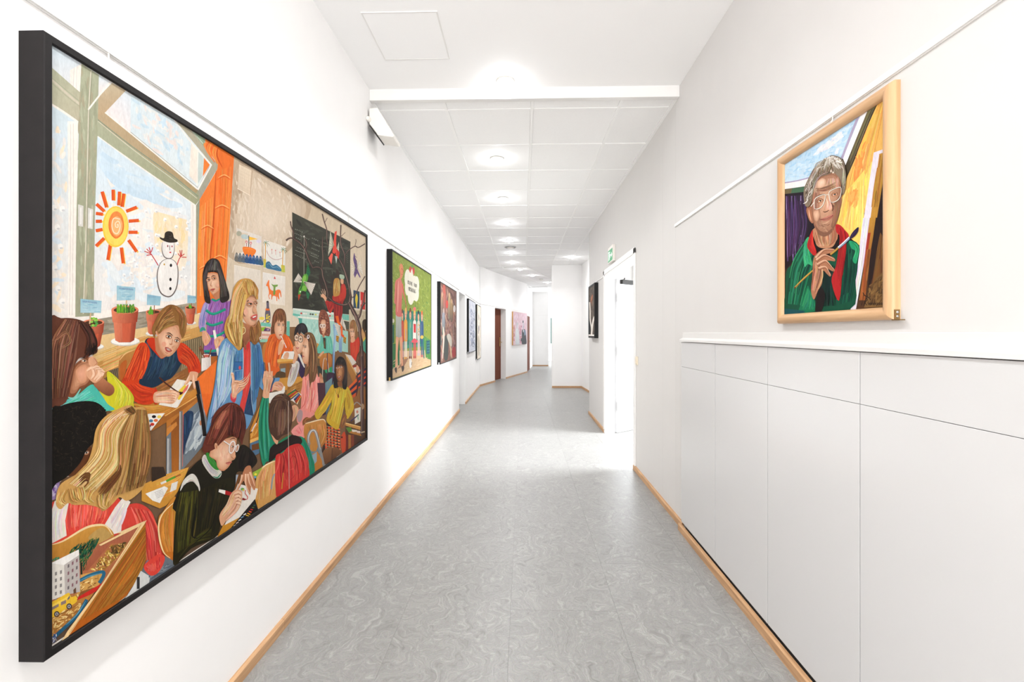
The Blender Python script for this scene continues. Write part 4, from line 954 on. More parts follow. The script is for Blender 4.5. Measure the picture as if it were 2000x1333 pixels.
P.sp([(790, 820), (840, 770), (900, 800), (910, 930), (890, 1050), (830, 1030), (780, 1010), (765, 930)], (96, 62, 44)); P.flow([(800, 820), (775, 930), (800, 1020)], [(895, 810), (908, 930), (880, 1040)], 40, 9, [(124, 84, 60), (74, 46, 34), (150, 104, 74)]); P.sp([(775, 1000), (805, 1030), (810, 1090), (790, 1120), (765, 1080)], SK2)
P.poly([(760, 1170), (830, 1090), (920, 1040), (920, 1333), (760, 1333)], (60, 52, 70))
for k in range(5): P.poly([(770 + k * 4, 1180 + k * 44), (920, 1080 + k * 44), (920, 1112 + k * 44), (770, 1212 + k * 44)], ((226, 86, 44), (72, 58, 80), (222, 80, 46), (60, 52, 72), (214, 76, 44))[k])
branch([(850, 700), (862, 900), (852, 1100), (850, 1333)], 42)
# purple trousers/pole group in the middle
P.poly([(165, 830), (300, 820), (310, 1050), (180, 1080)], (126, 100, 70)); P.poly([(170, 1000), (320, 1040), (320, 1333), (200, 1333)], (64, 66, 58)); P.poly([(160, 640), (205, 670), (200, 740), (160, 720)], (210, 160, 84)); P.poly([(280, 1060), (395, 1020), (398, 1110), (300, 1115)], (44, 160, 110))
P.poly([(400, 1090), (440, 1100), (430, 1333), (400, 1333)], (120, 158, 172))
# girl with frizzy hair and round glasses (turquoise cardigan)
P.sp([(225, 530), (270, 560), (340, 520), (385, 570), (405, 680), (400, 820), (350, 800), (260, 810), (170, 800), (165, 730), (205, 640)], (112, 188, 166)); P.flow([(230, 540), (200, 660), (170, 780)], [(380, 560), (400, 680), (395, 800)], 50, 11, [(140, 208, 186), (84, 164, 142), (122, 196, 174)]); P.poly([(255, 560), (300, 570), (300, 745), (270, 730)], (70, 62, 48)); P.st([(275, 610), (280, 720)], 8, (206, 160, 80))
P.sp([(195, 840), (250, 780), (275, 790), (240, 830), (210, 870)], SK2); P.poly([(165, 850), (230, 860), (220, 890), (165, 885)], (204, 150, 78))
P.sp([(230, 130), (290, 140), (340, 220), (360, 330), (370, 470), (350, 540), (320, 540), (220, 510), (190, 400), (188, 260), (205, 170)], (140, 82, 62)); P.dabs([(200, 170), (290, 150), (350, 300), (360, 520), (320, 530), (215, 490), (195, 300)], 130, 10, 34, 70, [(166, 104, 80), (120, 66, 50), (186, 124, 98), (100, 54, 44)], 1.4)
P.soft([(230, 300), (290, 290), (300, 400), (290, 480), (262, 515), (240, 480), (222, 400)], SK3, SK1, (252, 400)); P.st([(262, 510), (265, 555)], 34, SK3, 0)
for x in (230, 272): P.ell(x, 380, 24, 30, (240, 236, 228)); P.ell(x, 381, 17, 23, (206, 176, 156)); P.eye(x, 380, 22, brow=0)
P.st([(254, 392), (246, 430), (256, 436)], 6, SK4); P.lips(250, 466, 30); P.st([(215, 350), (240, 340)], 6, (90, 54, 40)); P.st([(258, 340), (290, 345)], 6, (90, 54, 40))
# chair back and rails
P.sp([(205, 900), (250, 820), (350, 810), (390, 880), (385, 1000), (330, 1055), (250, 1060), (208, 980)], (198, 134, 68), (170, 104, 46)); P.st([(280, 880), (262, 940), (250, 1100), (250, 1200)], 10, (206, 196, 180), 0); P.st([(300, 880), (330, 960), (350, 1100)], 9, (196, 184, 168), 0); P.st([(322, 800), (324, 1000), (330, 1130)], 13, (92, 62, 84), 0)
P.sp([(320, 1130), (400, 1110), (440, 1140), (420, 1230), (380, 1333), (320, 1333)], (70, 44, 66)); P.flow([(330, 1130), (325, 1230), (330, 1333)], [(430, 1140), (420, 1230), (390, 1333)], 16, 13, [(92, 62, 86), (54, 34, 54)])
P.sp([(200, 1130), (235, 1140), (260, 1230), (250, 1333), (205, 1333)], SK3); 
for k in range(4): P.st([(215 + k * 12, 1200), (222 + k * 13, 1260), (225 + k * 15, 1333)], 9, SK2)
# paper bird in front (orange and white)
P.poly([(445, 230), (490, 225), (510, 320), (555, 400), (560, 530), (530, 540), (525, 400), (470, 330)], (236, 112, 44)); P.poly([(530, 520), (570, 520), (600, 580), (550, 560)], (228, 92, 38))
P.poly([(425, 340), (525, 380), (525, 590), (480, 500)], (226, 218, 204)); P.poly([(545, 235), (600, 380), (618, 480), (560, 400), (535, 300)], (228, 220, 206))
for k in range(9): t = k / 8; P.st([(525, 400), mixp((425, 345), (510, 580), t)], 3, (130, 120, 108), 0); P.st([(548, 380), mixp((548, 245), (616, 474), t)], 3, (130, 120, 108), 0)
for x, y in ((478, 590), (590, 610)):
    P.poly([(x - 22, y - 60), (x + 24, y - 45), (x + 14, y + 58), (x - 22, y + 20)], (226, 170, 50))
    for k in range(4): P.st([(x - 22, y - 48 + k * 24), (x + 20, y - 26 + k * 24)], 8, (52, 36, 26), 0)
# --- left of centre background: shelf, bottle, chairs
I_(); P.poly([(820, 640), (960, 640), (960, 900), (830, 900)], (230, 214, 194)); P.poly([(835, 890), (960, 905), (960, 950), (835, 935)], (126, 196, 176)); P.poly([(835, 940), (960, 955), (958, 1110), (835, 1095)], (222, 190, 170)); P.poly([(838, 955), (900, 950), (880, 1000), (838, 1000)], (150, 190, 60)); P.poly([(890, 960), (955, 975), (950, 1005), (870, 1000)], (104, 66, 110)); P.st([(910, 985), (940, 985)], 8, (230, 210, 220), 0)
for k in range(3): P.st([(850, 1020 + k * 26), (955, 1026 + k * 26)], 8, ((246, 240, 230), (214, 120, 106), (240, 226, 210))[k], 0)
P.poly([(820, 1100), (960, 1105), (960, 1140), (830, 1140)], (148, 200, 176)); P.sp([(905, 640), (918, 620), (935, 635), (938, 700), (955, 780), (950, 880), (925, 900), (895, 880), (888, 780), (905, 700)], (112, 104, 118)); P.ell(918, 632, 14, 12, (70, 62, 60)); P.poly([(896, 715), (944, 720), (940, 745), (892, 740)], (226, 116, 50)); P.dabs([(895, 770), (950, 775), (945, 890), (900, 880)], 22, 16, 26, 60, [(238, 210, 60), (130, 120, 132), (242, 220, 80)], 1.4); P.ell(848, 840, 32, 20, (240, 214, 96)); P.st([(860, 895), (888, 860)], 8, (60, 70, 100), 0)
# --- boy in orange jumper with pencil
N_()
P.sp([(40, 620), (80, 560), (120, 560), (110, 700), (70, 840), (35, 780)], (196, 130, 66)); P.poly([(365, 270), (405, 270), (405, 480), (360, 470)], (120, 188, 168))
P.sp([(130, 470), (230, 440), (340, 450), (400, 500), (455, 620), (440, 690), (380, 720), (250, 740), (230, 860), (270, 930), (230, 1000), (150, 1030), (90, 950), (75, 850), (60, 760), (90, 600)], (224, 106, 42)); P.flow([(150, 480), (90, 640), (90, 900)], [(330, 460), (300, 700), (250, 980)], 90, 16, [(240, 130, 58), (200, 84, 34), (232, 116, 48), (176, 70, 32), (246, 150, 76)]); P.flow([(340, 470), (390, 600), (380, 700)], [(400, 500), (450, 620), (430, 690)], 26, 14, [(242, 134, 62), (206, 88, 36)])
P.sp([(215, 470), (280, 500), (300, 530), (240, 530), (205, 500)], (206, 92, 38))
P.sp([(210, 120), (260, 92), (320, 110), (355, 190), (360, 330), (345, 430), (310, 380), (200, 430), (150, 430), (160, 300), (175, 190)], (112, 72, 46)); P.flow([(240, 100), (180, 220), (155, 420)], [(310, 110), (355, 220), (345, 420)], 90, 10, [(146, 98, 64), (86, 52, 34), (170, 122, 82), (120, 78, 50)])
P.soft([(210, 290), (250, 240), (320, 260), (335, 340), (325, 440), (280, 520), (240, 510), (205, 440), (195, 370)], SK3, SK1, (285, 390)); P.flow([(200, 170), (205, 240), (195, 300)], [(330, 180), (340, 250), (330, 290)], 40, 9, [(140, 92, 60), (92, 56, 36), (164, 116, 78)])
P.eye(256, 322, 40); P.eye(316, 326, 34); P.st([(292, 340), (300, 390), (276, 402)], 8, SK3); P.st([(300, 345), (306, 385)], 7, (250, 214, 188)); P.ell(278, 460, 20, 11, (190, 96, 84)); P.st([(280, 468), (310, 520), (360, 640)], 9, (240, 236, 228), 0)
P.sp([(262, 580), (300, 520), (330, 540), (325, 600), (290, 700), (250, 740), (245, 680)], SK2); 
for k in range(4): P.st([(282 + k * 10, 560 + k * 12), (300 + k * 8, 530 + k * 12), (325, 545 + k * 12)], 13, SK1)
# table of the orange boy
P.poly([(235, 820), (450, 810), (455, 850), (240, 860)], (204, 144, 64)); P.poly([(235, 800), (440, 770), (452, 820), (235, 840)], (226, 178, 96)); P.poly([(360, 855), (405, 850), (400, 1050), (350, 1060)], (150, 98, 44)); P.poly([(280, 930), (345, 920), (345, 980), (285, 980)], (150, 168, 172)); P.sp([(215, 1000), (260, 965), (340, 985), (345, 1050), (280, 1080), (220, 1060)], (94, 72, 46)); P.poly([(285, 790), (330, 690), (470, 690), (455, 800)], (238, 232, 222)); P.sp([(318, 760), (360, 700), (395, 720), (380, 790), (330, 790)], SK2); P.st([(330, 640), (345, 620)], 4, (120, 120, 120), 0)
for k in range(4): P.st([(330 + k * 14, 745 + k * 4), (330 + k * 14, 790 + k * 3)], 11, SK1)
# --- dark haired child with round glasses, leaning on hand
P.poly([(250, 1060), (620, 1040), (640, 1160), (300, 1240), (200, 1120)], (206, 150, 66)); P.poly([(380, 1180), (600, 1090), (560, 1333), (350, 1333)], (178, 126, 60)); P.dabs([(380, 1180), (600, 1090), (560, 1333), (350, 1333)], 30, 20, 90, -30, [(196, 144, 74), (160, 110, 48), (210, 158, 84)], 0.3)
P.sp([(520, 780), (580, 740), (620, 860), (590, 1060), (540, 1020), (520, 900)], (62, 44, 78)); P.sp([(520, 740), (545, 730), (610, 900), (590, 900)], (226, 222, 214))
P.sp([(470, 840), (520, 830), (540, 900), (490, 1080), (430, 1170), (380, 1175), (375, 1110), (410, 960)], (216, 208, 198)); P.flow([(480, 850), (420, 980), (385, 1150)], [(530, 860), (500, 1040), (430, 1160)], 34, 12, [(232, 226, 216), (190, 180, 170), (170, 160, 156)]); P.st([(440, 900), (415, 1000), (412, 1060)], 8, (150, 60, 60)); P.poly([(430, 870), (480, 860), (490, 900), (440, 915)], (226, 218, 208))
P.sp([(450, 640), (480, 620), (520, 720), (500, 800), (470, 860), (445, 840), (470, 740)], SK2); P.soft([(478, 460), (540, 430), (600, 470), (620, 560), (600, 650), (550, 720), (510, 720), (480, 640), (470, 540)], SK3, SK1, (530, 580))
P.sp([(470, 560), (465, 450), (490, 350), (550, 300), (610, 310), (650, 390), (640, 470), (600, 460), (560, 420), (540, 470), (520, 420), (500, 440), (480, 500)], (38, 30, 32)); P.flow([(550, 305), (490, 380), (475, 480)], [(610, 320), (640, 400), (620, 460)], 50, 8, [(64, 56, 60), (28, 22, 24), (90, 84, 90), (44, 36, 38)])
for x, y in ((497, 500), (552, 520)): P.ell(x, y, 36, 50, (70, 58, 44)); P.ell(x, y, 28, 42, (232, 206, 182)); P.eye(x, y, 36, 6, brow=0)
P.st([(515, 530), (512, 580), (525, 600)], 8, SK3); P.lips(512, 640, 44, 4, (196, 84, 76), 0.5)
# --- girl in pink with long brown hair
P.sp([(600, 1040), (640, 980), (740, 980), (790, 1030), (815, 1200), (815, 1333), (570, 1333), (575, 1180)], (240, 160, 146)); 
M_(); P.poly([(625, 0), (830, 0), (825, 330), (740, 470), (640, 520), (600, 400)], (240, 160, 146), (236, 146, 132)); P.flow([(640, 0), (640, 200), (610, 400)], [(820, 0), (820, 220), (740, 440)], 90, 15, [(252, 190, 176), (226, 128, 116), (244, 170, 156), (214, 110, 102), (250, 206, 192)]); P.st([(735, 130), (730, 280), (715, 420)], 12, (196, 92, 88)); P.st([(660, 230), (640, 330), (600, 380)], 9, (206, 104, 98))
P.sp([(570, 400), (620, 380), (700, 420), (770, 440), (700, 500), (640, 560), (600, 580), (555, 520)], (232, 150, 140)); P.sp([(555, 440), (590, 390), (625, 420), (610, 520), (570, 530)], (176, 150, 150)); P.sp([(480, 370), (530, 330), (575, 370), (560, 440), (520, 520), (490, 520), (500, 440)], SK2); P.flow([(500, 360), (500, 440), (495, 510)], [(560, 350), (560, 420), (530, 510)], 16, 10, [SK1, SK3, SK2])
P.sp([(490, 650), (560, 570), (640, 560), (650, 720), (560, 720)], (240, 158, 150)); P.flow([(520, 640), (580, 680)], [(600, 570), (640, 700)], 18, 14, [(250, 186, 174), (220, 120, 118)])
N_(); P.soft([(590, 560), (640, 480), (670, 520), (690, 640), (670, 820), (630, 870), (585, 840), (575, 740), (580, 640)], SK3, SK1, (625, 680)); P.st([(600, 600), (575, 690), (592, 712)], 9, SK2); P.poly([(576, 690), (590, 640), (604, 705)], SK1); P.eye(615, 632, 34, 0); P.eye(590, 616, 20, 0); P.lips(590, 760, 36, 20); P.poly([(640, 860), (700, 840), (690, 980), (640, 1000)], SK3)
P.sp([(610, 450), (660, 425), (720, 450), (760, 540), (780, 680), (785, 860), (770, 1020), (740, 1110), (700, 1130), (680, 1200), (670, 1100), (660, 900), (680, 760), (660, 620), (650, 520), (600, 500)], (128, 90, 60)); P.flow([(640, 430), (670, 640), (665, 900), (680, 1190)], [(710, 450), (775, 680), (780, 900), (730, 1110)], 150, 12, [(156, 114, 78), (100, 66, 44), (178, 138, 98), (84, 54, 36), (140, 100, 66)]); P.flow([(660, 880), (620, 960), (590, 1050)], [(690, 900), (660, 1000), (610, 1060)], 24, 11, [(150, 108, 72), (104, 70, 46)])
P.st([(620, 450), (650, 500), (668, 560)], 26, (84, 52, 38)); P.ell(655, 490, 18, 30, (236, 228, 220), 8); P.ell(656, 488, 8, 18, (110, 56, 60), 8)
O_(); P.st([(60, 560), (110, 800), (100, 1100)], 12, (196, 156, 110)); P.st([(90, 560), (140, 800), (150, 1050)], 10, (90, 60, 42))
# --- girl in yellow jumper
T_(); P.poly([(300, 380), (360, 260), (380, 640), (300, 680)], (66, 40, 56)); P.poly([(330, 300), (410, 240), (400, 560), (340, 680)], (120, 150, 158), (86, 108, 120)); P.poly([(240, 300), (330, 300), (330, 640), (260, 620)], (84, 50, 60))
P.poly([(560, 760), (800, 700), (800, 960), (560, 1100)], (104, 72, 46), (72, 48, 34)); P.poly([(620, 420), (800, 380), (800, 720), (640, 690)], (150, 100, 56))
P.poly([(560, 765), (740, 815), (745, 855), (560, 795)], (206, 150, 78)); P.poly([(560, 760), (740, 812), (740, 822), (560, 772)], (238, 196, 128)); P.poly([(600, 850), (740, 890), (740, 920), (600, 880)], (186, 128, 60)); P.poly([(565, 820), (620, 815), (640, 850), (600, 880)], (96, 140, 60)); P.poly([(630, 840), (690, 850), (690, 870), (640, 870)], (226, 216, 200)); P.poly([(690, 855), (730, 862), (730, 888), (690, 880)], (220, 200, 190))
P.poly([(665, 605), (735, 585), (730, 750), (668, 782)], (226, 220, 206)); P.st([(620, 745), (660, 715), (710, 672)], 13, (70, 58, 96), 0); P.ell(695, 640, 13, 18, (206, 140, 120)); P.st([(700, 680), (705, 730)], 9, (110, 170, 140), 0)
for k in range(4): P.poly([(560 + k * 34, 900), (590 + k * 34, 905), (590 + k * 34, 1110 - k * 26), (560 + k * 34, 1120 - k * 26)], ((120, 40, 34), (176, 116, 60), (140, 70, 50), (90, 56, 40))[k])
P.sp([(520, 900), (550, 865), (565, 930), (560, 1090), (525, 1110), (505, 960)], (206, 84, 50)); P.ell(520, 930, 10, 12, (80, 30, 24))
for k in range(5): P.poly([(595 + k * 8, 350 + k * 26), (690, 250 + k * 40), (690, 290 + k * 40), (600 + k * 8, 380 + k * 26)], ((222, 106, 46), (56, 46, 70), (218, 96, 44), (56, 46, 70), (206, 88, 42))[k])
P.st([(690, 180), (700, 330), (680, 460)], 20, (84, 44, 40)); branch([(745, 0), (752, 200), (745, 420), (755, 640), (750, 900)], 40); P.ell(755, 580, 18, 34, (170, 140, 110)); P.st([(735, 880), (780, 870)], 14, (190, 170, 140), 0)
P.st([(655, 560), (690, 530), (740, 570)], 12, (160, 150, 140), 0)
# skirt
P.sp([(350, 760), (420, 820), (490, 850), (500, 1000), (490, 1060), (400, 1040), (340, 1060), (290, 1110), (320, 980), (350, 880)], (60, 36, 26))
for i in range(9):
    for k in range(5):
        x = 318 + k * 37 + i * 2 + (8 if i < 3 else 0); y = 800 + i * 33 + k * 6
        if 300 < x < 495 and y < 1060 and x > 345 - (y - 780) * .16: P.poly([(x, y), (x + 25, y + 5), (x + 23, y + 27), (x - 2, y + 22)], ((230, 104, 52), (222, 88, 44), (240, 130, 70))[(i + k) % 3])
for i in range(9): P.st([(330, 795 + i * 33), (420, 812 + i * 33), (498, 835 + i * 33)], 3, (240, 214, 170), 0)
P.sp([(310, 1090), (360, 1045), (415, 1050), (410, 1200), (330, 1240), (300, 1190)], (150, 104, 66), (110, 70, 44)); P.sp([(415, 1050), (490, 1060), (500, 1110), (440, 1180), (405, 1190)], (140, 94, 60), (96, 62, 40)); P.st([(410, 1055), (405, 1190)], 12, (70, 44, 30))
# jumper
P.sp([(415, 320), (480, 380), (560, 350), (600, 370), (640, 480), (655, 590), (620, 670), (580, 720), (560, 640), (540, 560), (500, 760), (470, 840), (400, 800), (345, 730), (375, 600), (400, 520), (330, 620), (250, 720), (210, 650), (280, 540), (360, 400)], (212, 176, 52)); P.flow([(430, 340), (400, 560), (360, 740)], [(570, 370), (530, 600), (480, 830)], 120, 13, [(230, 196, 72), (194, 158, 40), (176, 140, 36), (222, 186, 60), (238, 208, 92)]); P.flow([(420, 330), (330, 500), (220, 660)], [(410, 480), (330, 620), (250, 710)], 46, 13, [(232, 198, 76), (188, 150, 40), (214, 178, 56)]); P.flow([(590, 380), (640, 500), (620, 640)], [(560, 420), (580, 560), (570, 680)], 36, 12, [(230, 196, 72), (180, 142, 38), (212, 176, 54)]); P.st([(400, 500), (395, 560), (370, 640)], 12, (140, 108, 34)); P.st([(560, 470), (545, 560), (560, 640)], 12, (130, 100, 36))
P.sp([(80, 790), (75, 730), (120, 690), (170, 710), (210, 670), (215, 720), (160, 730), (110, 745)], (140, 88, 48)); P.st([(90, 760), (120, 710), (190, 700)], 12, (176, 118, 70)); P.sp([(540, 670), (575, 690), (550, 800), (520, 830), (500, 790), (520, 720)], (150, 96, 58)); P.flow([(545, 680), (520, 740), (505, 800)], [(572, 690), (555, 760), (535, 820)], 16, 9, [(186, 130, 86), (120, 74, 44)])
P.ell(478, 455, 9, 22, (150, 80, 40), -10); P.st([(440, 380), (470, 440), (500, 390)], 3, (120, 90, 40), 0)
P.sp([(455, 40), (490, 0), (540, 20), (570, 100), (580, 250), (570, 370), (530, 370), (520, 300), (480, 350), (430, 360), (425, 280), (445, 180), (440, 100)], (38, 30, 28)); P.flow([(470, 20), (440, 160), (440, 350)], [(550, 40), (580, 200), (560, 360)], 60, 9, [(64, 54, 50), (28, 22, 22), (84, 74, 68)])
P.soft([(455, 90), (500, 70), (540, 110), (545, 200), (520, 290), (485, 300), (455, 240), (448, 160)], (120, 74, 46), (206, 150, 102), (490, 190)); P.st([(490, 290), (500, 340)], 50, (140, 90, 56), 0); P.eye(466, 130, 26, 0, (40, 28, 22)); P.eye(505, 122, 32, -8, (40, 28, 22)); P.st([(482, 140), (470, 185), (482, 192)], 7, (120, 70, 44)); P.lips(486, 232, 44, -14, (150, 66, 56), 0.6); P.st([(520, 150), (528, 200), (515, 250)], 7, (120, 74, 46))
P.flow([(460, 40), (455, 70), (452, 110)], [(545, 50), (550, 90), (545, 130)], 30, 8, [(58, 48, 44), (30, 24, 22)])
# --- window sill, pots, radiator
PX(); P.poly([(190, 655), (300, 636), (390, 612), (400, 615), (400, 640), (300, 672), (190, 712)], (238, 208, 158), (226, 190, 132)); P.poly([(190, 706), (300, 668), (400, 634), (400, 660), (300, 700), (190, 745)], (214, 166, 98), (190, 140, 76)); P.flow([(192, 690), (290, 655), (395, 622)], [(192, 735), (290, 690), (395, 652)], 50, 3, [(224, 180, 114), (200, 150, 84), (236, 198, 136)])
F_(); P.poly([(590, 480), (790, 420), (800, 640), (560, 790), (500, 770)], (120, 104, 78))
for k in range(12): P.st([(600 + k * 18, 475 - k * 4), (606 + k * 18, 600), (590 + k * 18, 760)], 9, (168, 148, 112), 0); P.st([(607 + k * 18, 475 - k * 4), (612 + k * 18, 600)], 4, (86, 72, 54), 0)
E_(); P.poly([(600, 940), (720, 900), (720, 1050), (640, 1010)], (96, 84, 68))
for k in range(6): P.st([(610 + k * 18, 935 - k * 6), (640 + k * 16, 1020)], 6, (140, 122, 96), 0)
TC, TD, TL = (206, 104, 74), (160, 70, 48), (232, 142, 108)
def pot(x0, x1, yt, yr, yb, tw):
    w = x1 - x0; cx = (x0 + x1) / 2; bw = w * tw / 2
    P.ell(cx + 4, yb - 8, bw * 1.55, bw * 0.5, (206, 198, 186)); P.ell(cx + 4, yb - 14, bw * 1.5, bw * 0.44, (244, 240, 232))
    P.poly([(x0 + w * .08, yr), (x1 - w * .08, yr), (cx + bw, yb - 22), (cx + bw * .6, yb), (cx - bw * .6, yb), (cx - bw, yb - 22)], TL, TD, (1, 0.1)); P.poly([(cx - w * .1, yr), (cx + w * .24, yr), (cx + w * .18, yb - 4), (cx - w * .08, yb - 2)], TC)
    P.poly([(x0, yt), (x1, yt), (x1 - w * .05, yr + 6), (cx, yr + 22), (x0 + w * .05, yr + 6)], TL, TD, (1, 0.1)); P.ell(cx, yt, w / 2, w * .16, TL); P.ell(cx, yt + 4, w * .42, w * .115, (92, 62, 42))
E_(); pot(365, 572, 445, 545, 700, 0.62); pot(640, 905, 320, 440, 650, 0.7)
D_(); pot(280, 440, 1150, 1240, 1400, 0.7); pot(697, 810, 1105, 1165, 1290, 0.68)
E_()
for k in range(26): x = r.uniform(690, 860); P.st([(x, 358), (x + r.uniform(-8, 8), 310), (x + r.uniform(-22, 26), 265)], 11, r.choice([(120, 176, 56), (86, 150, 54), (160, 200, 80), (70, 130, 60)]))
for k in range(16): x = r.uniform(445, 505); P.ell(x, r.uniform(400, 480), 14, 12, r.choice([(120, 180, 60), (160, 206, 90), (90, 160, 80)]))
for pts, hx in (([(340, 207), (545, 230), (540, 352), (340, 348)], (440, 350, 430, 460)), ([(692, 77), (872, 98), (868, 222), (692, 228)], (788, 225, 786, 262))):
    P.st([(hx[0], hx[1]), (hx[2], hx[3])], 13, (226, 190, 150), 0); P.poly(pts, (160, 200, 214), (186, 214, 222)); P.dabs(pts, 16, 14, 60, 5, [(150, 194, 210), (190, 218, 224), (170, 206, 216)], 0.3)
    for k in range(11): x = pts[0][0] + 22 + k * 13; y = pts[0][1] + 26 + k * 1.5; P.st([(x, y - 10), (x + 3, y + 10), (x + 8, y - 4)], 3, (110, 130, 170), 0)
    for k in range(8): x = pts[0][0] + 50 + k * 14; y = pts[0][1] + 92; P.st([(x, y), (x + 9, y + 4)], 2.5, (130, 150, 180), 0)
D_()
for pts, hx in (([(295, 960), (438, 985), (430, 1085), (290, 1075)], (370, 1080, 368, 1180)), ([(722, 972), (812, 985), (808, 1062), (720, 1060)], (765, 1060, 764, 1100))):
    P.st([(hx[0], hx[1]), (hx[2], hx[3])], 8, (150, 90, 60), 0); P.poly(pts, (146, 188, 206), (170, 204, 214))
    for k in range(6): P.st([(pts[0][0] + 16 + k * 13, pts[0][1] + 24), (pts[0][0] + 22 + k * 13, pts[0][1] + 34)], 3, (100, 120, 160), 0)
for x, y, h in ((335, 1180, 90), (322, 1185, 50), (352, 1185, 60), (750, 1118, 46), (762, 1120, 34)): P.st([(x, y), (x - 6, y - h * .5), (x, y - h)], 22, (110, 176, 60)); P.st([(x + 4, y), (x + 6, y - h * .7)], 8, (70, 130, 60))
# --- girl in the purple striped jumper
I_(); P.sp([(150, 640), (240, 590), (340, 600), (430, 640), (470, 600), (440, 800), (390, 1100), (280, 1270), (150, 1270), (140, 1180), (180, 1000), (160, 780)], (158, 100, 172)); P.flow([(240, 600), (180, 800), (170, 1250)], [(450, 620), (430, 850), (320, 1250)], 130, 14, [(176, 122, 190), (138, 82, 154), (190, 142, 200), (120, 66, 138)])
P.sp([(140, 640), (200, 640), (165, 800), (150, 960), (110, 1000), (72, 920), (90, 780)], (178, 150, 204)); P.flow([(150, 650), (90, 800), (80, 940)], [(195, 650), (165, 820), (140, 970)], 50, 13, [(196, 172, 216), (150, 120, 182), (112, 128, 170), (206, 190, 222)])
TE = (32, 150, 124)
for a, b, c in (((160, 730), (250, 780), (400, 720)), ((165, 890), (240, 920), (370, 880)), ((205, 1060), (300, 1050), (400, 1000)), ((140, 1245), (215, 1245), (290, 1240))): P.st([a, b, c], 32, TE, 0); P.st([(a[0], a[1] - 6), (b[0], b[1] - 6), (c[0], c[1] - 6)], 8, (60, 180, 150), 1)
P.st([(232, 590), (275, 612), (328, 588)], 26, TE, 0); P.st([(90, 1000), (120, 960), (155, 985)], 40, (70, 160, 140), 1); P.poly([(150, 1262), (290, 1262), (300, 1333), (150, 1333)], (52, 60, 92))
P.soft([(165, 290), (230, 260), (310, 280), (330, 360), (322, 480), (270, 560), (220, 510), (175, 420)], SK3, SK1, (240, 400)); P.poly([(240, 540), (325, 480), (330, 580), (280, 605)], SK3)
P.sp([(185, 110), (240, 80), (310, 105), (350, 200), (400, 380), (445, 540), (430, 610), (360, 640), (330, 600), (330, 460), (320, 340), (290, 260), (160, 270), (165, 380), (190, 480), (215, 600), (205, 650), (150, 620), (130, 480), (118, 300), (140, 180)], (52, 44, 40)); P.flow([(240, 90), (320, 320), (340, 630)], [(310, 110), (400, 380), (440, 590)], 90, 10, [(84, 76, 68), (40, 34, 32), (110, 104, 96), (62, 54, 48)]); P.flow([(200, 105), (122, 320), (150, 610)], [(230, 100), (165, 340), (215, 620)], 60, 9, [(84, 76, 70), (40, 34, 32), (106, 98, 92)]); P.flow([(220, 90), (170, 180), (160, 270)], [(290, 100), (300, 200), (300, 260)], 70, 9, [(66, 58, 54), (36, 30, 28), (100, 94, 90), (140, 136, 134)])
P.eye(186, 352, 44, -14, look=.6, half=.8); P.eye(256, 332, 48, -10, look=.4, half=.8); P.st([(228, 360), (216, 420), (236, 432)], 9, SK3); P.st([(222, 350), (216, 410)], 7, (252, 222, 198)); P.lips(240, 470, 62, -12, (200, 104, 92)); P.ell(296, 420, 18, 22, (238, 180, 152))
P.sp([(120, 1000), (165, 1000), (215, 1070), (210, 1120), (170, 1170), (140, 1165), (115, 1080)], SK2); P.flow([(130, 1010), (150, 1080), (150, 1160)], [(170, 1010), (200, 1080), (200, 1130)], 18, 12, [SK1, SK3, SK2]); P.poly([(245, 985), (275, 980), (300, 1120), (330, 1300), (300, 1300)], (238, 232, 222)); P.sp([(262, 1110), (320, 1060), (380, 1070), (370, 1120), (290, 1215), (270, 1180)], SK2); P.flow([(270, 1110), (275, 1150), (290, 1205)], [(360, 1070), (350, 1110), (310, 1180)], 18, 12, [SK1, SK3, SK2])
# --- boy in the red jumper with the blue pinafore, painting
F_(); P.sp([(0, 650), (60, 580), (150, 545), (160, 600), (80, 700), (40, 860), (0, 880)], (196, 140, 76), (160, 100, 50)); P.st([(5, 650), (60, 585), (150, 548)], 12, (234, 190, 130), 1); P.sp([(10, 700), (70, 650), (60, 760), (20, 850)], (190, 104, 48))
P.poly([(130, 1070), (380, 1060), (560, 940), (740, 900), (740, 1000), (430, 1190), (240, 1190)], (214, 150, 70), (196, 126, 52)); P.poly([(310, 920), (640, 730), (770, 760), (740, 920), (420, 1100)], (150, 100, 56)); P.flow([(330, 910), (640, 740)], [(430, 1090), (740, 920)], 50, 12, [(170, 116, 64), (130, 84, 46), (188, 134, 78)]); P.flow([(140, 1080), (380, 1090), (720, 920)], [(260, 1180), (430, 1190), (740, 990)], 40, 13, [(230, 170, 90), (196, 130, 56), (214, 150, 72)])
P.sp([(240, 470), (330, 440), (540, 540), (620, 600), (520, 800), (430, 860), (310, 920), (180, 880), (220, 780), (270, 640)], (36, 56, 76)); P.flow([(300, 560), (260, 720), (190, 880)], [(560, 560), (540, 700), (480, 830)], 90, 16, [(50, 76, 98), (26, 42, 60), (42, 66, 88), (64, 90, 112)]); P.st([(240, 480), (280, 540), (300, 620)], 26, (74, 88, 100), 0)
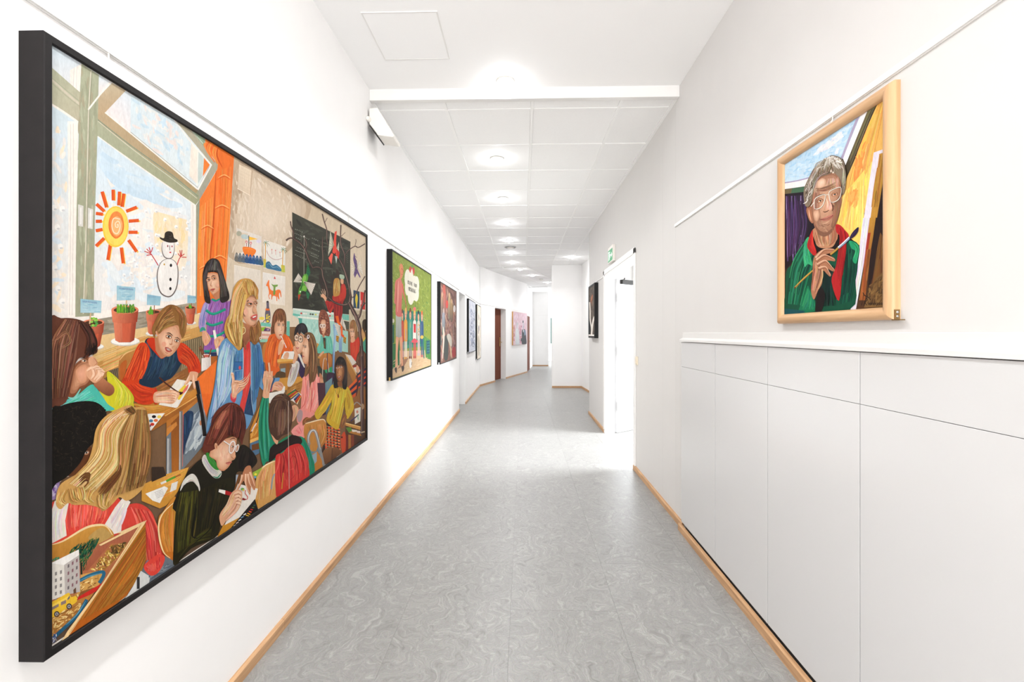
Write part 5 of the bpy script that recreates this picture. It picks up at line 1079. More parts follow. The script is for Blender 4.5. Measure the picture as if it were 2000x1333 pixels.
P.sp([(180, 500), (250, 490), (290, 580), (270, 680), (220, 780), (190, 880), (330, 930), (360, 960), (320, 1070), (180, 1070), (60, 960), (22, 880), (60, 780), (110, 660)], (214, 74, 34)); P.flow([(190, 510), (80, 740), (30, 880)], [(270, 520), (260, 700), (200, 860)], 110, 15, [(234, 104, 52), (190, 56, 28), (222, 84, 38), (244, 130, 70), (164, 44, 26)]); P.flow([(50, 900), (160, 990), (330, 1000)], [(170, 870), (230, 910), (350, 960)], 50, 15, [(228, 90, 44), (180, 50, 28), (208, 70, 34)]); P.flow([(80, 960), (180, 1060), (320, 1060)], [(120, 930), (220, 1000), (350, 970)], 30, 14, [(190, 56, 30), (220, 84, 42)])
P.sp([(330, 940), (350, 930), (365, 1060), (330, 1070)], (196, 60, 32))
P.sp([(545, 520), (600, 490), (680, 560), (750, 650), (770, 750), (740, 790), (660, 790), (640, 720), (560, 660)], (210, 70, 34)); P.flow([(590, 495), (700, 600), (765, 770)], [(560, 640), (640, 700), (670, 780)], 60, 14, [(236, 106, 54), (184, 52, 28), (220, 84, 40), (160, 44, 26)])
P.sp([(255, 470), (330, 440), (420, 600), (400, 640), (350, 600)], (198, 60, 30)); P.poly([(330, 430), (420, 470), (440, 620), (390, 640), (340, 560)], SK3)
P.soft([(360, 400), (440, 340), (540, 310), (580, 420), (560, 520), (500, 600), (450, 620), (400, 580), (370, 500)], SK3, SK1, (440, 490)); P.ell(358, 385, 18, 34, SK2, -10); P.ell(360, 388, 9, 20, SK3, -10)
P.sp([(320, 420), (305, 350), (340, 260), (400, 160), (480, 115), (570, 150), (625, 240), (630, 350), (600, 440), (570, 400), (550, 320), (480, 330), (420, 350), (370, 400), (345, 330), (335, 430)], (150, 106, 58)); P.flow([(480, 120), (380, 230), (315, 400)], [(540, 310), (440, 340), (370, 390)], 130, 11, [(186, 140, 84), (126, 84, 44), (210, 168, 110), (100, 64, 34), (168, 122, 70)]); P.flow([(480, 120), (560, 200), (560, 320)], [(580, 160), (630, 280), (600, 430)], 80, 11, [(170, 124, 72), (110, 72, 38), (196, 150, 94), (140, 96, 54)])
P.eye(462, 428, 52, 22, brow=1.2); P.eye(540, 470, 46, 22, brow=1.2); P.st([(500, 450), (490, 500), (466, 495)], 11, SK3); P.st([(505, 450), (498, 495)], 9, (252, 222, 198)); P.lips(462, 548, 76, 30, (186, 92, 80), 0.5); P.ell(418, 500, 22, 26, (236, 172, 142)); P.dabs([(490, 520), (560, 480), (550, 540), (490, 600)], 14, 8, 30, 120, [mixc(SK3, SK2, .5), SK2], 0.3)
P.poly([(370, 1085), (545, 840), (690, 870), (545, 1122)], (238, 230, 218)); P.poly([(560, 950), (620, 890), (640, 930), (570, 1040), (550, 1040)], (238, 206, 76)); P.sp([(590, 970), (650, 890), (640, 940), (600, 985)], (226, 120, 110))
P.st([(375, 820), (450, 890), (560, 970), (600, 970)], 14, (92, 52, 36), 0); P.ell(575, 978, 18, 16, (70, 30, 30))
P.sp([(330, 970), (420, 950), (480, 940), (540, 960), (570, 985), (540, 1040), (500, 1080), (420, 1070), (330, 1060)], SK2); P.flow([(340, 980), (430, 960), (540, 970)], [(340, 1055), (430, 1060), (530, 1050)], 40, 13, [SK1, SK3, SK2, (250, 214, 186)])
for k in range(4): P.st([(490 + k * 6, 960 + k * 26), (530, 970 + k * 24), (550 - k * 10, 990 + k * 24)], 16, SK1); P.st([(490 + k * 6, 974 + k * 26), (530, 984 + k * 24)], 4, SK4)
P.sp([(670, 770), (740, 780), (735, 830), (720, 930), (700, 930), (680, 850), (640, 890), (610, 890), (650, 820)], SK2); P.st([(660, 800), (640, 850), (618, 888)], 16, SK1); P.st([(700, 800), (700, 860), (712, 925)], 16, SK1)
# paint tray, legs of the desk, floor
P.poly([(270, 1172), (430, 1168), (300, 1333), (260, 1333)], (244, 238, 228))
for x, y, c in ((327, 1200, (40, 30, 34)), (378, 1203, (242, 210, 90)), (300, 1240, (90, 140, 170)), (345, 1237, (226, 120, 70)), (312, 1274, (206, 64, 46)), (280, 1290, (90, 60, 120))): P.ell(x, y, 20, 15, c)
P.poly([(420, 1190), (750, 990), (760, 1040), (440, 1260), (320, 1333), (300, 1333)], (168, 106, 48)); P.st([(430, 1195), (745, 1000)], 10, (232, 178, 100), 0)
K_(); P.poly([(0, 340), (340, 90), (420, 100), (470, 430), (400, 600), (180, 860), (0, 920)], (120, 128, 134)); P.poly([(300, 240), (420, 130), (440, 470), (230, 640), (200, 560)], (176, 184, 188)); P.dabs([(210, 300), (410, 150), (430, 500), (200, 800)], 40, 30, 140, -60, [(150, 160, 168), (200, 206, 206), (110, 122, 134), (186, 194, 198)], 0.3)
P.sp([(180, 230), (250, 190), (300, 220), (280, 380), (220, 560), (185, 680)], (44, 64, 94)); P.flow([(190, 240), (200, 400), (190, 640)], [(290, 220), (270, 380), (215, 560)], 26, 14, [(62, 86, 120), (32, 48, 74), (50, 74, 106)])
P.poly([(0, 300), (140, 210), (330, 60), (345, 90), (180, 240), (0, 390)], (190, 124, 56)); P.poly([(50, 330), (140, 240), (140, 880), (60, 900)], (148, 88, 36), (176, 110, 46)); P.poly([(0, 390), (110, 310), (120, 350), (0, 480)], (206, 138, 66)); P.st([(160, 190), (160, 500), (155, 860)], 36, (130, 126, 122), 0); P.st([(150, 200), (150, 860)], 9, (206, 206, 204), 0); P.st([(185, 200), (180, 820)], 5, (226, 120, 90), 0); P.st([(25, 500), (25, 910)], 34, (150, 150, 150), 0); P.st([(18, 500), (18, 910)], 9, (216, 214, 210), 0); P.ell(380, 330, 14, 30, SK3)
# --- jar with brushes, orange chair
I_(); P.poly([(125, 1290), (225, 1290), (220, 1333), (128, 1333)], (238, 230, 222)); J_(); P.poly([(0, 360), (170, 355), (170, 430), (0, 520)], (176, 104, 46)); P.poly([(0, 400), (95, 390), (95, 470), (0, 540)], (236, 228, 220)); P.ell(42, 350, 54, 24, (246, 240, 232)); P.ell(42, 352, 46, 18, (206, 110, 96)); F_()
for a, b in (((752, 535), (805, 640)), ((870, 545), (840, 640)), ((765, 520), (800, 600))): P.st([a, b], 11, (140, 84, 60), 0)
F_(); P.poly([(775, 640), (865, 632), (850, 740), (775, 770)], (240, 232, 224), (210, 198, 190), (1, 0)); J_(); P.poly([(0, 560), (165, 405), (150, 600), (120, 800), (40, 1110), (0, 980)], (236, 120, 48), (222, 100, 40)); P.flow([(20, 560), (20, 760), (30, 1000)], [(160, 420), (130, 700), (60, 1060)], 50, 15, [(246, 140, 66), (224, 102, 40), (238, 124, 52)])
F_(); P.poly([(730, 840), (889, 690), (889, 900), (820, 1210), (760, 950)], (238, 124, 52)); P.st([(730, 860), (770, 1080), (800, 1333)], 38, (36, 30, 30), 0); P.st([(745, 860), (785, 1080), (815, 1333)], 8, (130, 126, 128), 0)
K_(); P.poly([(395, 0), (495, 0), (470, 150), (440, 265)], (232, 114, 46)); P.st([(350, 0), (395, 220), (425, 480)], 42, (34, 28, 28), 0); P.st([(372, 0), (418, 230), (445, 400)], 9, (136, 130, 130), 0)
# --- the teacher
J_(); P.sp([(250, 150), (350, 130), (440, 280), (490, 250), (580, 180), (690, 200), (730, 400), (760, 620), (850, 640), (940, 640), (900, 720), (830, 800), (730, 790), (660, 720), (650, 1000), (610, 1110), (500, 1300), (200, 1333), (50, 1333), (60, 1120), (110, 880), (150, 640), (175, 400), (200, 240)], (112, 156, 192))
P.flow([(260, 160), (180, 420), (160, 720), (60, 1320)], [(400, 280), (380, 520), (340, 760), (240, 960)], 170, 18, [(170, 200, 218), (136, 176, 206), (196, 216, 226), (96, 144, 186), (214, 226, 230)]); P.flow([(390, 300), (380, 500), (390, 700)], [(490, 280), (490, 480), (480, 650)], 60, 16, [(84, 134, 178), (60, 106, 156), (110, 156, 194)]); P.flow([(590, 200), (600, 500), (620, 1080)], [(690, 220), (720, 500), (650, 950)], 110, 16, [(64, 106, 150), (88, 132, 172), (48, 84, 126), (110, 150, 186)]); P.flow([(700, 400), (720, 600), (740, 770)], [(740, 440), (760, 640), (850, 720)], 30, 16, [(70, 120, 168), (46, 88, 136), (100, 150, 190)])
P.poly([(380, 430), (480, 430), (485, 540), (385, 560)], (62, 112, 162)); P.st([(385, 430), (480, 432)], 7, (40, 78, 120), 0); P.st([(385, 545), (485, 530)], 6, (150, 184, 208), 0); P.ell(446, 505, 15, 24, (206, 84, 90)); P.st([(375, 280), (370, 500), (330, 740)], 12, (60, 104, 150)); P.st([(165, 660), (170, 840), (170, 1000)], 10, (70, 116, 160)); P.st([(85, 1140), (160, 1060), (250, 900)], 12, (64, 108, 152))
P.poly([(490, 250), (570, 180), (582, 400), (580, 700), (520, 960), (490, 1100), (440, 1000), (490, 800), (495, 560)], (214, 72, 66)); P.flow([(500, 260), (500, 560), (470, 1000)], [(570, 220), (580, 600), (520, 900)], 40, 13, [(230, 94, 84), (186, 50, 50), (218, 76, 68)]); P.poly([(580, 720), (520, 960), (500, 1080), (610, 1110), (600, 900)], (50, 76, 108)); P.flow([(575, 740), (510, 1060)], [(600, 800), (600, 1100)], 22, 13, [(66, 94, 128), (36, 58, 88)])
P.poly([(480, 60), (590, 60), (575, 170), (540, 230), (520, 290), (490, 240)], SK3, SK4); P.poly([(500, 60), (560, 60), (550, 170), (510, 230)], SK2); P.poly([(520, 230), (560, 170), (570, 240), (535, 300)], (200, 60, 58)); P.st([(482, 250), (488, 400), (480, 640)], 8, (190, 210, 222), 0); P.st([(590, 200), (580, 480), (590, 900), (620, 1090)], 8, (160, 186, 206), 0)
I_()
P.soft([(600, 600), (640, 560), (760, 560), (785, 640), (780, 720), (795, 800), (780, 900), (740, 945), (690, 930), (640, 880), (600, 780)], SK3, SK1, (710, 760), 6); P.poly([(600, 880), (700, 930), (700, 1080), (640, 1180), (600, 1100)], SK3, SK4)
P.sp([(560, 360), (640, 335), (720, 360), (780, 450), (795, 580), (780, 600), (740, 540), (690, 560), (640, 620), (605, 720), (600, 860), (630, 960), (600, 1060), (600, 1180), (560, 1240), (500, 1180), (420, 1090), (380, 980), (400, 860), (460, 740), (475, 560), (500, 440)], (206, 158, 84)); P.flow([(600, 345), (490, 520), (440, 780), (390, 980)], [(700, 360), (640, 600), (600, 800), (620, 980)], 230, 13, [(230, 188, 112), (180, 130, 62), (244, 212, 146), (150, 102, 46), (216, 170, 92), (250, 226, 170)]); P.flow([(400, 900), (440, 1060), (520, 1190)], [(600, 860), (600, 1060), (570, 1230)], 110, 12, [(236, 196, 122), (176, 126, 58), (248, 220, 156), (140, 94, 42)]); P.flow([(620, 345), (600, 440), (640, 560)], [(740, 380), (790, 480), (780, 590)], 120, 10, [(226, 182, 106), (170, 120, 56), (242, 208, 142), (140, 92, 40)])
P.sp([(700, 940), (760, 930), (800, 860), (835, 980), (820, 1090), (760, 1170), (710, 1130), (690, 1040)], (144, 98, 54)); P.flow([(710, 950), (700, 1060), (740, 1150)], [(800, 880), (830, 1000), (780, 1150)], 60, 11, [(176, 126, 74), (116, 76, 40), (200, 152, 94), (96, 60, 32)])
P.st([(600, 950), (630, 960), (632, 1010), (600, 1040)], 7, (246, 226, 170), 0); P.ell(822, 1092, 14, 20, (240, 232, 214)); P.ell(822, 1092, 8, 12, (176, 120, 80))
P.eye(694, 655, 66, 8, look=.6, brow=0.9, dark=(70, 40, 30), half=.9); P.eye(768, 648, 38, 0, look=.6, brow=0.9, dark=(70, 40, 30), half=.9); P.sp([(675, 620), (700, 600), (735, 640), (705, 640)], (222, 170, 150)); P.st([(738, 660), (745, 720), (760, 745), (735, 760)], 10, SK3); P.sp([(735, 700), (772, 720), (768, 755), (735, 765)], SK2); P.st([(752, 670), (764, 715)], 9, (252, 226, 204)); P.sp([(700, 825), (740, 795), (780, 790), (782, 815), (770, 855), (735, 860)], (206, 96, 88)); P.sp([(722, 824), (760, 808), (770, 818), (742, 834)], (246, 240, 232)); P.st([(700, 824), (735, 836), (778, 812)], 6, (120, 46, 44)); P.ell(640, 760, 26, 44, (240, 184, 158)); P.st([(700, 930), (745, 945), (782, 900)], 8, SK3)
# teacher's open hand
J_(); P.sp([(340, 820), (400, 800), (405, 880), (380, 940), (335, 900)], (206, 70, 80)); P.st([(335, 830), (365, 890), (405, 870)], 12, (236, 120, 120)); P.sp([(345, 690), (390, 660), (450, 670), (520, 700), (500, 760), (420, 830), (390, 880), (350, 860), (345, 770)], SK2); P.flow([(355, 700), (350, 780), (360, 860)], [(500, 720), (440, 790), (400, 860)], 26, 14, [SK1, SK3, SK2, (250, 214, 188)])
P.st([(360, 720), (365, 640), (350, 575)], 32, SK2, 0); P.st([(356, 700), (360, 640), (350, 590)], 12, SK1); P.ell(350, 572, 14, 12, SK1)
for a in (((410, 690), (470, 690), (530, 640), (570, 570)), ((430, 720), (490, 710), (540, 660), (572, 590)), ((440, 745), (500, 735), (540, 690), (560, 640)), ((380, 680), (430, 680), (480, 660), (520, 620))): P.st(list(a), 24, SK3, 2); P.st([(x, y - 5) for x, y in a], 14, SK1, 2)
# her other hand with paper
P.sp([(840, 760), (880, 690), (950, 690), (990, 740), (980, 800), (940, 810), (880, 790), (845, 810)], SK2); P.flow([(850, 740), (900, 760), (960, 790)], [(900, 690), (950, 710), (985, 760)], 18, 14, [SK1, SK3, SK2]); P.st([(845, 720), (835, 780), (830, 810)], 18, (206, 80, 90), 0); P.st([(870, 640), (850, 690), (815, 790)], 30, (50, 84, 120), 0); P.poly([(800, 830), (960, 800), (990, 740), (1004, 750), (1000, 820), (830, 960), (800, 950)], (238, 232, 224))
# raised hand
P.sp([(735, 600), (770, 545), (800, 560), (845, 560), (850, 640), (820, 740), (800, 880), (725, 880), (740, 740)], SK2); P.flow([(745, 600), (750, 720), (735, 870)], [(845, 580), (820, 720), (790, 870)], 30, 15, [SK1, SK3, SK2, (250, 214, 188)]); P.st([(815, 600), (810, 520), (802, 445)], 26, SK2, 0); P.st([(812, 580), (808, 510), (802, 450)], 11, SK1, 1)
for x in (752, 775, 838): P.st([(x, 620), (x + 2, 580), (x + 4, 552)], 24, SK2, 0); P.st([(x - 2, 610), (x, 560)], 9, SK1)
# --- paint box on the table, chair of yellow girl
M_(); P.poly([(440, 210), (530, 140), (610, 210), (560, 325), (500, 280), (470, 270)], (236, 228, 214)); P.poly([(440, 205), (535, 142), (575, 180), (478, 275)], (40, 34, 34)); P.poly([(515, 260), (582, 190), (606, 225), (550, 322)], (40, 34, 34))
for i, c in enumerate(((90, 150, 70), (226, 120, 40), (214, 66, 46), (240, 200, 70), (80, 70, 140))): P.st([(450 + i * 10, 212 + i * 13), (540 + i * 9, 156 + i * 8)], 9, c, 0); P.st([(520 + i * 8, 262 + i * 13), (585 + i * 5, 200 + i * 7)], 8, ((100, 140, 190), (50, 60, 110), (226, 96, 44), (206, 60, 48), (244, 180, 60))[i], 0)
P.sp([(640, 600), (660, 550), (720, 535), (850, 505), (890, 530), (910, 640), (900, 760), (850, 840), (790, 880), (720, 900), (680, 800), (640, 700)], (206, 148, 78), (178, 112, 48)); P.st([(655, 560), (720, 540), (860, 510), (895, 545)], 14, (246, 222, 184), 1); P.flow([(680, 580), (700, 720), (740, 880)], [(880, 560), (890, 700), (840, 830)], 50, 14, [(216, 160, 90), (190, 128, 62), (170, 106, 44), (224, 172, 104)])
P.poly([(690, 800), (850, 860), (840, 900), (700, 1000)], (120, 140, 150)); P.sp([(712, 700), (740, 670), (780, 720), (800, 820), (780, 890), (720, 880), (705, 800)], (196, 138, 66)); P.st([(700, 810), (690, 720), (720, 650), (770, 650), (800, 740), (830, 880), (870, 1060)], 34, (150, 148, 146), 0); P.st([(695, 790), (692, 720), (724, 648), (768, 645), (800, 730), (832, 870)], 12, (220, 218, 214), 1)
P.poly([(740, 920), (800, 890), (850, 1000), (860, 1100), (740, 1190), (750, 1040)], (196, 130, 56)); P.poly([(700, 960), (790, 900), (790, 1010), (750, 1060)], (150, 170, 178))
# --- boy with raised arm, red jacket on his chair
P.poly([(0, 620), (130, 290), (230, 260), (210, 520), (120, 720), (0, 760)], (212, 150, 64), (196, 128, 44)); P.dabs([(0, 640), (130, 320), (210, 400), (120, 700), (0, 740)], 40, 18, 120, -60, [(224, 166, 80), (186, 118, 42), (204, 140, 56)], 0.2)
P.poly([(0, 740), (110, 700), (110, 735), (0, 780)], (240, 186, 104)); P.poly([(0, 780), (110, 740), (110, 900), (0, 960)], (90, 120, 146)); P.poly([(20, 800), (110, 775), (110, 850), (20, 870)], (120, 76, 40))
P.poly([(210, 190), (350, 160), (410, 200), (300, 260), (220, 300)], (236, 230, 220)); P.st([(60, 560), (90, 490), (125, 320)], 14, (84, 56, 40), 0); P.st([(20, 640), (45, 590), (75, 540)], 14, (230, 214, 204), 0); P.st([(5, 660), (20, 640)], 12, (70, 40, 30), 0)
P.sp([(150, 220), (215, 220), (220, 380), (215, 560), (250, 700), (300, 780), (430, 720), (600, 710), (660, 780), (720, 930), (760, 1050), (740, 1190), (560, 1200), (230, 1000), (160, 1060), (120, 900), (100, 740), (105, 560), (110, 380)], (36, 142, 108)); P.flow([(155, 230), (110, 480), (110, 760), (160, 1040)], [(212, 230), (215, 500), (230, 760), (230, 980)], 90, 16, [(60, 170, 134), (24, 114, 84), (40, 150, 114), (90, 190, 152), (18, 92, 70)]); P.flow([(600, 720), (660, 860), (700, 1180)], [(650, 760), (730, 960), (750, 1180)], 36, 16, [(56, 164, 130), (22, 104, 78), (36, 140, 106)])
P.sp([(240, 840), (320, 770), (430, 740), (480, 690), (590, 720), (600, 800), (420, 860), (330, 930), (230, 1010), (225, 920)], (40, 26, 22)); P.st([(310, 795), (400, 740), (480, 690)], 26, (40, 130, 92), 1); P.flow([(260, 850), (400, 790), (560, 730)], [(240, 980), (380, 880), (590, 790)], 24, 9, [(58, 40, 34), (28, 18, 16)])
P.sp([(150, 0), (265, 0), (250, 80), (225, 190), (215, 240), (150, 230), (160, 120)], SK2); P.flow([(160, 0), (165, 100), (160, 220)], [(250, 0), (235, 100), (210, 220)], 20, 14, [SK1, SK3, SK2])
P.sp([(245, 660), (300, 700), (330, 760), (315, 800), (280, 760)], SK2)
P.sp([(300, 215), (370, 192), (440, 215), (480, 300), (500, 420), (490, 560), (460, 660), (380, 700), (320, 750), (270, 700), (230, 640), (215, 500), (225, 360), (250, 270)], (86, 58, 44)); P.flow([(330, 205), (225, 400), (235, 640)], [(420, 205), (500, 420), (450, 650)], 170, 13, [(112, 78, 60), (66, 42, 32), (136, 100, 78), (96, 64, 48), (54, 34, 26)]); P.flow([(340, 380), (330, 560), (320, 730)], [(410, 380), (410, 560), (390, 690)], 40, 10, [(160, 126, 104), (130, 94, 74), (90, 58, 44)]); P.flow([(290, 220), (350, 215), (440, 260)], [(260, 290), (360, 270), (470, 320)], 30, 10, [(146, 108, 84), (76, 48, 38)])
# tall chair, red jacket
P.sp([(70, 1220), (110, 1100), (180, 1040), (300, 990), (330, 1100), (320, 1420), (200, 1500), (90, 1560), (55, 1440)], (226, 180, 118), (212, 160, 92)); P.st([(110, 1110), (190, 1040), (305, 992)], 14, (250, 228, 190), 1); P.flow([(140, 1100), (95, 1250), (90, 1520)], [(290, 1010), (280, 1200), (250, 1440)], 70, 16, [(236, 194, 134), (210, 158, 94), (198, 142, 78)]); P.st([(290, 1150), (262, 1220), (250, 1333)], 18, (160, 166, 170), 0)
P.sp([(300, 950), (340, 910), (380, 905), (450, 830), (560, 795), (620, 830), (660, 920), (690, 1060), (695, 1200), (600, 1250), (500, 1330), (330, 1440), (300, 1333), (295, 1140)], (206, 60, 54)); P.flow([(330, 920), (310, 1100), (330, 1420)], [(600, 810), (680, 1000), (690, 1190)], 130, 18, [(226, 84, 72), (176, 42, 42), (214, 68, 58), (154, 34, 36), (236, 104, 90)]); P.st([(380, 910), (400, 1000), (385, 1150), (372, 1333)], 16, (140, 30, 34)); P.st([(350, 930), (330, 1060), (300, 1140)], 12, (236, 110, 96)); P.st([(470, 1000), (500, 940), (540, 980), (530, 1100), (520, 1180), (470, 1230)], 9, (164, 38, 40)); P.st([(455, 1110), (520, 1100), (525, 1190)], 6, (236, 104, 90))
P.poly([(365, 1333), (385, 1140), (395, 1140), (380, 1333)], (206, 140, 60)); P.st([(450, 280), (448, 640), (455, 1000), (460, 1333)], 5, (226, 206, 190), 0)
P.poly([(30, 1130), (150, 1065), (70, 1200), (40, 1200)], (160, 186, 70)); P.ell(65, 1150, 16, 14, (240, 220, 80)); P.ell(60, 1185, 14, 14, (110, 160, 200))
# --- child in yellow and turquoise at the left edge
E_(); P.sp([(600, 940), (680, 990), (760, 1080), (830, 1150), (855, 1240), (840, 1333), (620, 1333), (520, 1150), (600, 1080)], (214, 206, 52)); P.flow([(610, 950), (700, 1100), (640, 1320)], [(760, 1070), (850, 1200), (840, 1320)], 90, 16, [(232, 224, 84), (190, 186, 40), (222, 214, 64), (170, 176, 50), (240, 236, 120)])
P.sp([(60, 1300), (160, 1230), (300, 1180), (440, 1070), (500, 1110), (600, 1260), (640, 1333), (60, 1333)], (86, 190, 172)); P.flow([(80, 1300), (250, 1210), (440, 1080)], [(200, 1333), (420, 1320), (620, 1320)], 80, 16, [(120, 210, 192), (60, 164, 148), (150, 220, 202), (80, 190, 172)]); P.st([(215, 1190), (280, 1200), (340, 1110)], 20, (140, 206, 190), 1)
P.soft([(270, 900), (340, 820), (460, 790), (500, 850), (470, 900), (450, 1010), (400, 1080), (330, 1110), (280, 1180), (220, 1180), (240, 1050)], SK4, SK2, (350, 980), 6); P.soft([(290, 940), (340, 880), (400, 880), (400, 1020), (330, 1050)], SK3, (236, 176, 146), (345, 960), 4)
P.sp([(420, 800), (465, 790), (505, 850), (480, 885), (430, 880), (415, 840)], SK2); P.st([(465, 800), (500, 850), (470, 880)], 9, SK3); P.eye(372, 830, 44, 6, look=.6, brow=1)
P.sp([(470, 1060), (540, 1000), (600, 1040), (660, 1090), (665, 1150), (620, 1185), (560, 1160), (490, 1100)], SK3, SK4); P.sp([(390, 920), (450, 880), (530, 900), (570, 950), (540, 1010), (490, 1050), (450, 1040), (400, 980)], SK2)
for a in (((400, 930), (450, 900), (470, 960), (440, 1010)), ((440, 910), (500, 890), (520, 950), (470, 1020)), ((480, 910), (540, 920), (540, 970), (490, 1030)), ((520, 930), (560, 945), (545, 985))): P.st(list(a), 32, SK1, 1); P.st([(x + 12, y + 8) for x, y in a], 6, SK3, 1)
P.sp([(30, 440), (150, 400), (300, 410), (420, 470), (480, 570), (505, 720), (480, 760), (440, 770), (400, 800), (330, 800), (280, 880), (250, 1040), (200, 1240), (60, 1300), (30, 1290)], (108, 66, 50)); P.flow([(180, 410), (60, 620), (40, 900), (50, 1280)], [(330, 430), (300, 700), (260, 920), (190, 1240)], 240, 15, [(140, 92, 70), (84, 48, 38), (170, 122, 94), (120, 76, 58), (64, 36, 30), (190, 146, 112)]); P.flow([(300, 420), (400, 600), (360, 790)], [(420, 470), (495, 640), (470, 760)], 90, 13, [(92, 58, 46), (56, 34, 28), (120, 82, 64), (40, 26, 22)]); P.flow([(60, 640), (180, 520), (240, 640), (120, 720)], [(100, 620), (200, 560), (220, 640), (130, 690)], 40, 9, [(190, 146, 110), (150, 100, 76), (90, 54, 42)])
P.dabs([(420, 640), (500, 660), (490, 760), (360, 810)], 50, 9, 60, 100, [(44, 30, 26), (66, 44, 38), (30, 22, 20)], 0.4)
# --- dark curly head
G_(); P.poly([(50, 900), (160, 860), (150, 1060), (60, 1080)], (176, 150, 196)); P.dabs([(60, 920), (150, 870), (140, 1050), (60, 1070)], 20, 20, 50, 80, [(196, 176, 212), (130, 90, 160), (214, 200, 224)], 1)
P.sp([(240, 820), (330, 740), (440, 540), (480, 560), (480, 700), (380, 790), (280, 830)], (112, 70, 44)); P.eye(425, 592, 46, -20, brow=1.0, dark=(20, 14, 10)); P.st([(160, 890), (200, 845), (250, 830)], 12, (226, 214, 210))
P.sp([(60, 180), (160, 100), (320, 60), (480, 60), (580, 120), (610, 220), (540, 320), (500, 470), (420, 560), (350, 700), (230, 830), (120, 900), (60, 910)], (30, 26, 22)); P.dabs([(70, 190), (320, 75), (560, 130), (590, 220), (500, 420), (400, 560), (300, 720), (80, 880)], 260, 8, 50, 40, [(44, 38, 32), (22, 18, 16), (56, 48, 38), (36, 30, 25)], 1.57)
P.dabs([(55, 160), (330, 50), (600, 110), (640, 240), (590, 230), (560, 140), (330, 80), (80, 200)], 80, 12, 30, 0, [(28, 24, 20), (40, 34, 28)], 1.57)
# --- desk behind the blonde girl, exercise book
G_(); K_(); P.poly([(-270, 1020), (0, 905), (250, 830), (170, 1040), (90, 1160), (0, 1260), (-70, 1290), (-270, 1200)], (222, 168, 78), (206, 148, 62)); P.flow([(-120, 990), (60, 920), (240, 840)], [(-60, 1180), (60, 1120), (180, 960)], 60, 14, [(234, 186, 98), (206, 148, 62), (226, 172, 84)]); P.st([(0, 985), (60, 955), (105, 935)], 24, (100, 160, 60), 0); P.st([(-60, 1010), (0, 985)], 24, (236, 232, 224), 0); P.st([(100, 938), (160, 912)], 12, (160, 90, 50), 0); P.poly([(60, 1010), (130, 985), (110, 1080), (40, 1110)], (230, 226, 220)); P.poly([(-230, 1120), (-20, 1040), (20, 1062), (-70, 1230), (-150, 1200)], (240, 236, 228))
for k in range(5): P.st([(-130 + k * 6, 1110 + k * 16), (-40 + k * 5, 1078 + k * 16)], 4, (160, 156, 160), 0)
P.poly([(-160, 820), (-30, 820), (0, 920), (-160, 990)], (66, 52, 42))
# --- blonde girl seen from behind, red puff-sleeved dress with white apron
H_(); P.sp([(750, 60), (800, -70), (920, -90), (1040, 0), (1100, 180), (1150, 360), (1170, 460), (1110, 590), (1030, 630), (960, 560), (980, 420), (900, 300), (740, 190)], (220, 78, 66)); P.flow([(830, -60), (900, 120), (980, 560)], [(1020, -10), (1110, 220), (1120, 570)], 130, 20, [(240, 112, 94), (196, 54, 50), (230, 90, 76), (176, 44, 44), (246, 140, 120)])
P.poly([(40, 80), (70, -120), (240, -220), (640, -230), (760, -100), (760, 60), (720, 240), (40, 310)], (226, 80, 66)); P.flow([(220, -160), (210, 50), (230, 210)], [(640, -160), (620, 0), (570, 110)], 110, 18, [(244, 116, 96), (200, 56, 52), (232, 90, 76), (248, 146, 124)])
P.poly([(40, 300), (40, 0), (100, -140), (240, -150), (200, 60), (215, 210)], (238, 228, 218)); P.poly([(580, 110), (680, -60), (760, -160), (830, -110), (750, 50), (740, 190), (660, 210)], (240, 230, 220)); P.flow([(60, 280), (60, 60), (120, -110)], [(200, 200), (190, 40), (230, -130)], 30, 18, [(248, 242, 234), (222, 210, 202), (232, 224, 216)]); P.flow([(600, 120), (760, -140)], [(730, 190), (820, -110)], 26, 18, [(248, 242, 236), (220, 210, 204)])
G_(); P.sp([(760, 130), (850, 105), (910, 130), (990, 130), (1040, 240), (1060, 420), (1050, 640), (1020, 880), (980, 980), (900, 1060), (820, 1100), (750, 1060), (680, 1130), (590, 1200), (535, 1160), (420, 1130), (300, 1130), (230, 1110), (160, 1170), (115, 1120), (120, 1000), (170, 900), (330, 800), (430, 680), (480, 520), (510, 350), (600, 220)], (214, 168, 100))
P.flow([(830, 120), (560, 320), (490, 620), (150, 960)], [(900, 150), (760, 420), (740, 720), (420, 1080)], 300, 17, [(240, 206, 146), (198, 148, 82), (250, 226, 178), (176, 124, 62), (226, 182, 114), (252, 234, 196)]); P.flow([(880, 140), (740, 440), (720, 760), (560, 1150)], [(920, 160), (900, 480), (850, 800), (780, 1060)], 190, 16, [(206, 160, 98), (160, 110, 62), (232, 192, 132), (132, 88, 50), (190, 142, 86)]); P.flow([(920, 150), (880, 460), (830, 800), (800, 1060)], [(1010, 160), (1055, 480), (1040, 760), (960, 990)], 220, 15, [(150, 108, 62), (110, 74, 42), (190, 148, 92), (90, 60, 36), (168, 124, 72), (206, 164, 104)])
for a, b in (([(330, 850), (400, 800), (450, 820), (400, 960)], [(350, 930), (400, 880), (430, 900), (370, 960)]), ([(520, 1000), (600, 900), (720, 780), (740, 700)], [(560, 1060), (660, 960), (760, 820), (760, 720)])): P.flow(a, b, 24, 13, [(110, 72, 40), (140, 94, 52), (90, 58, 34)])
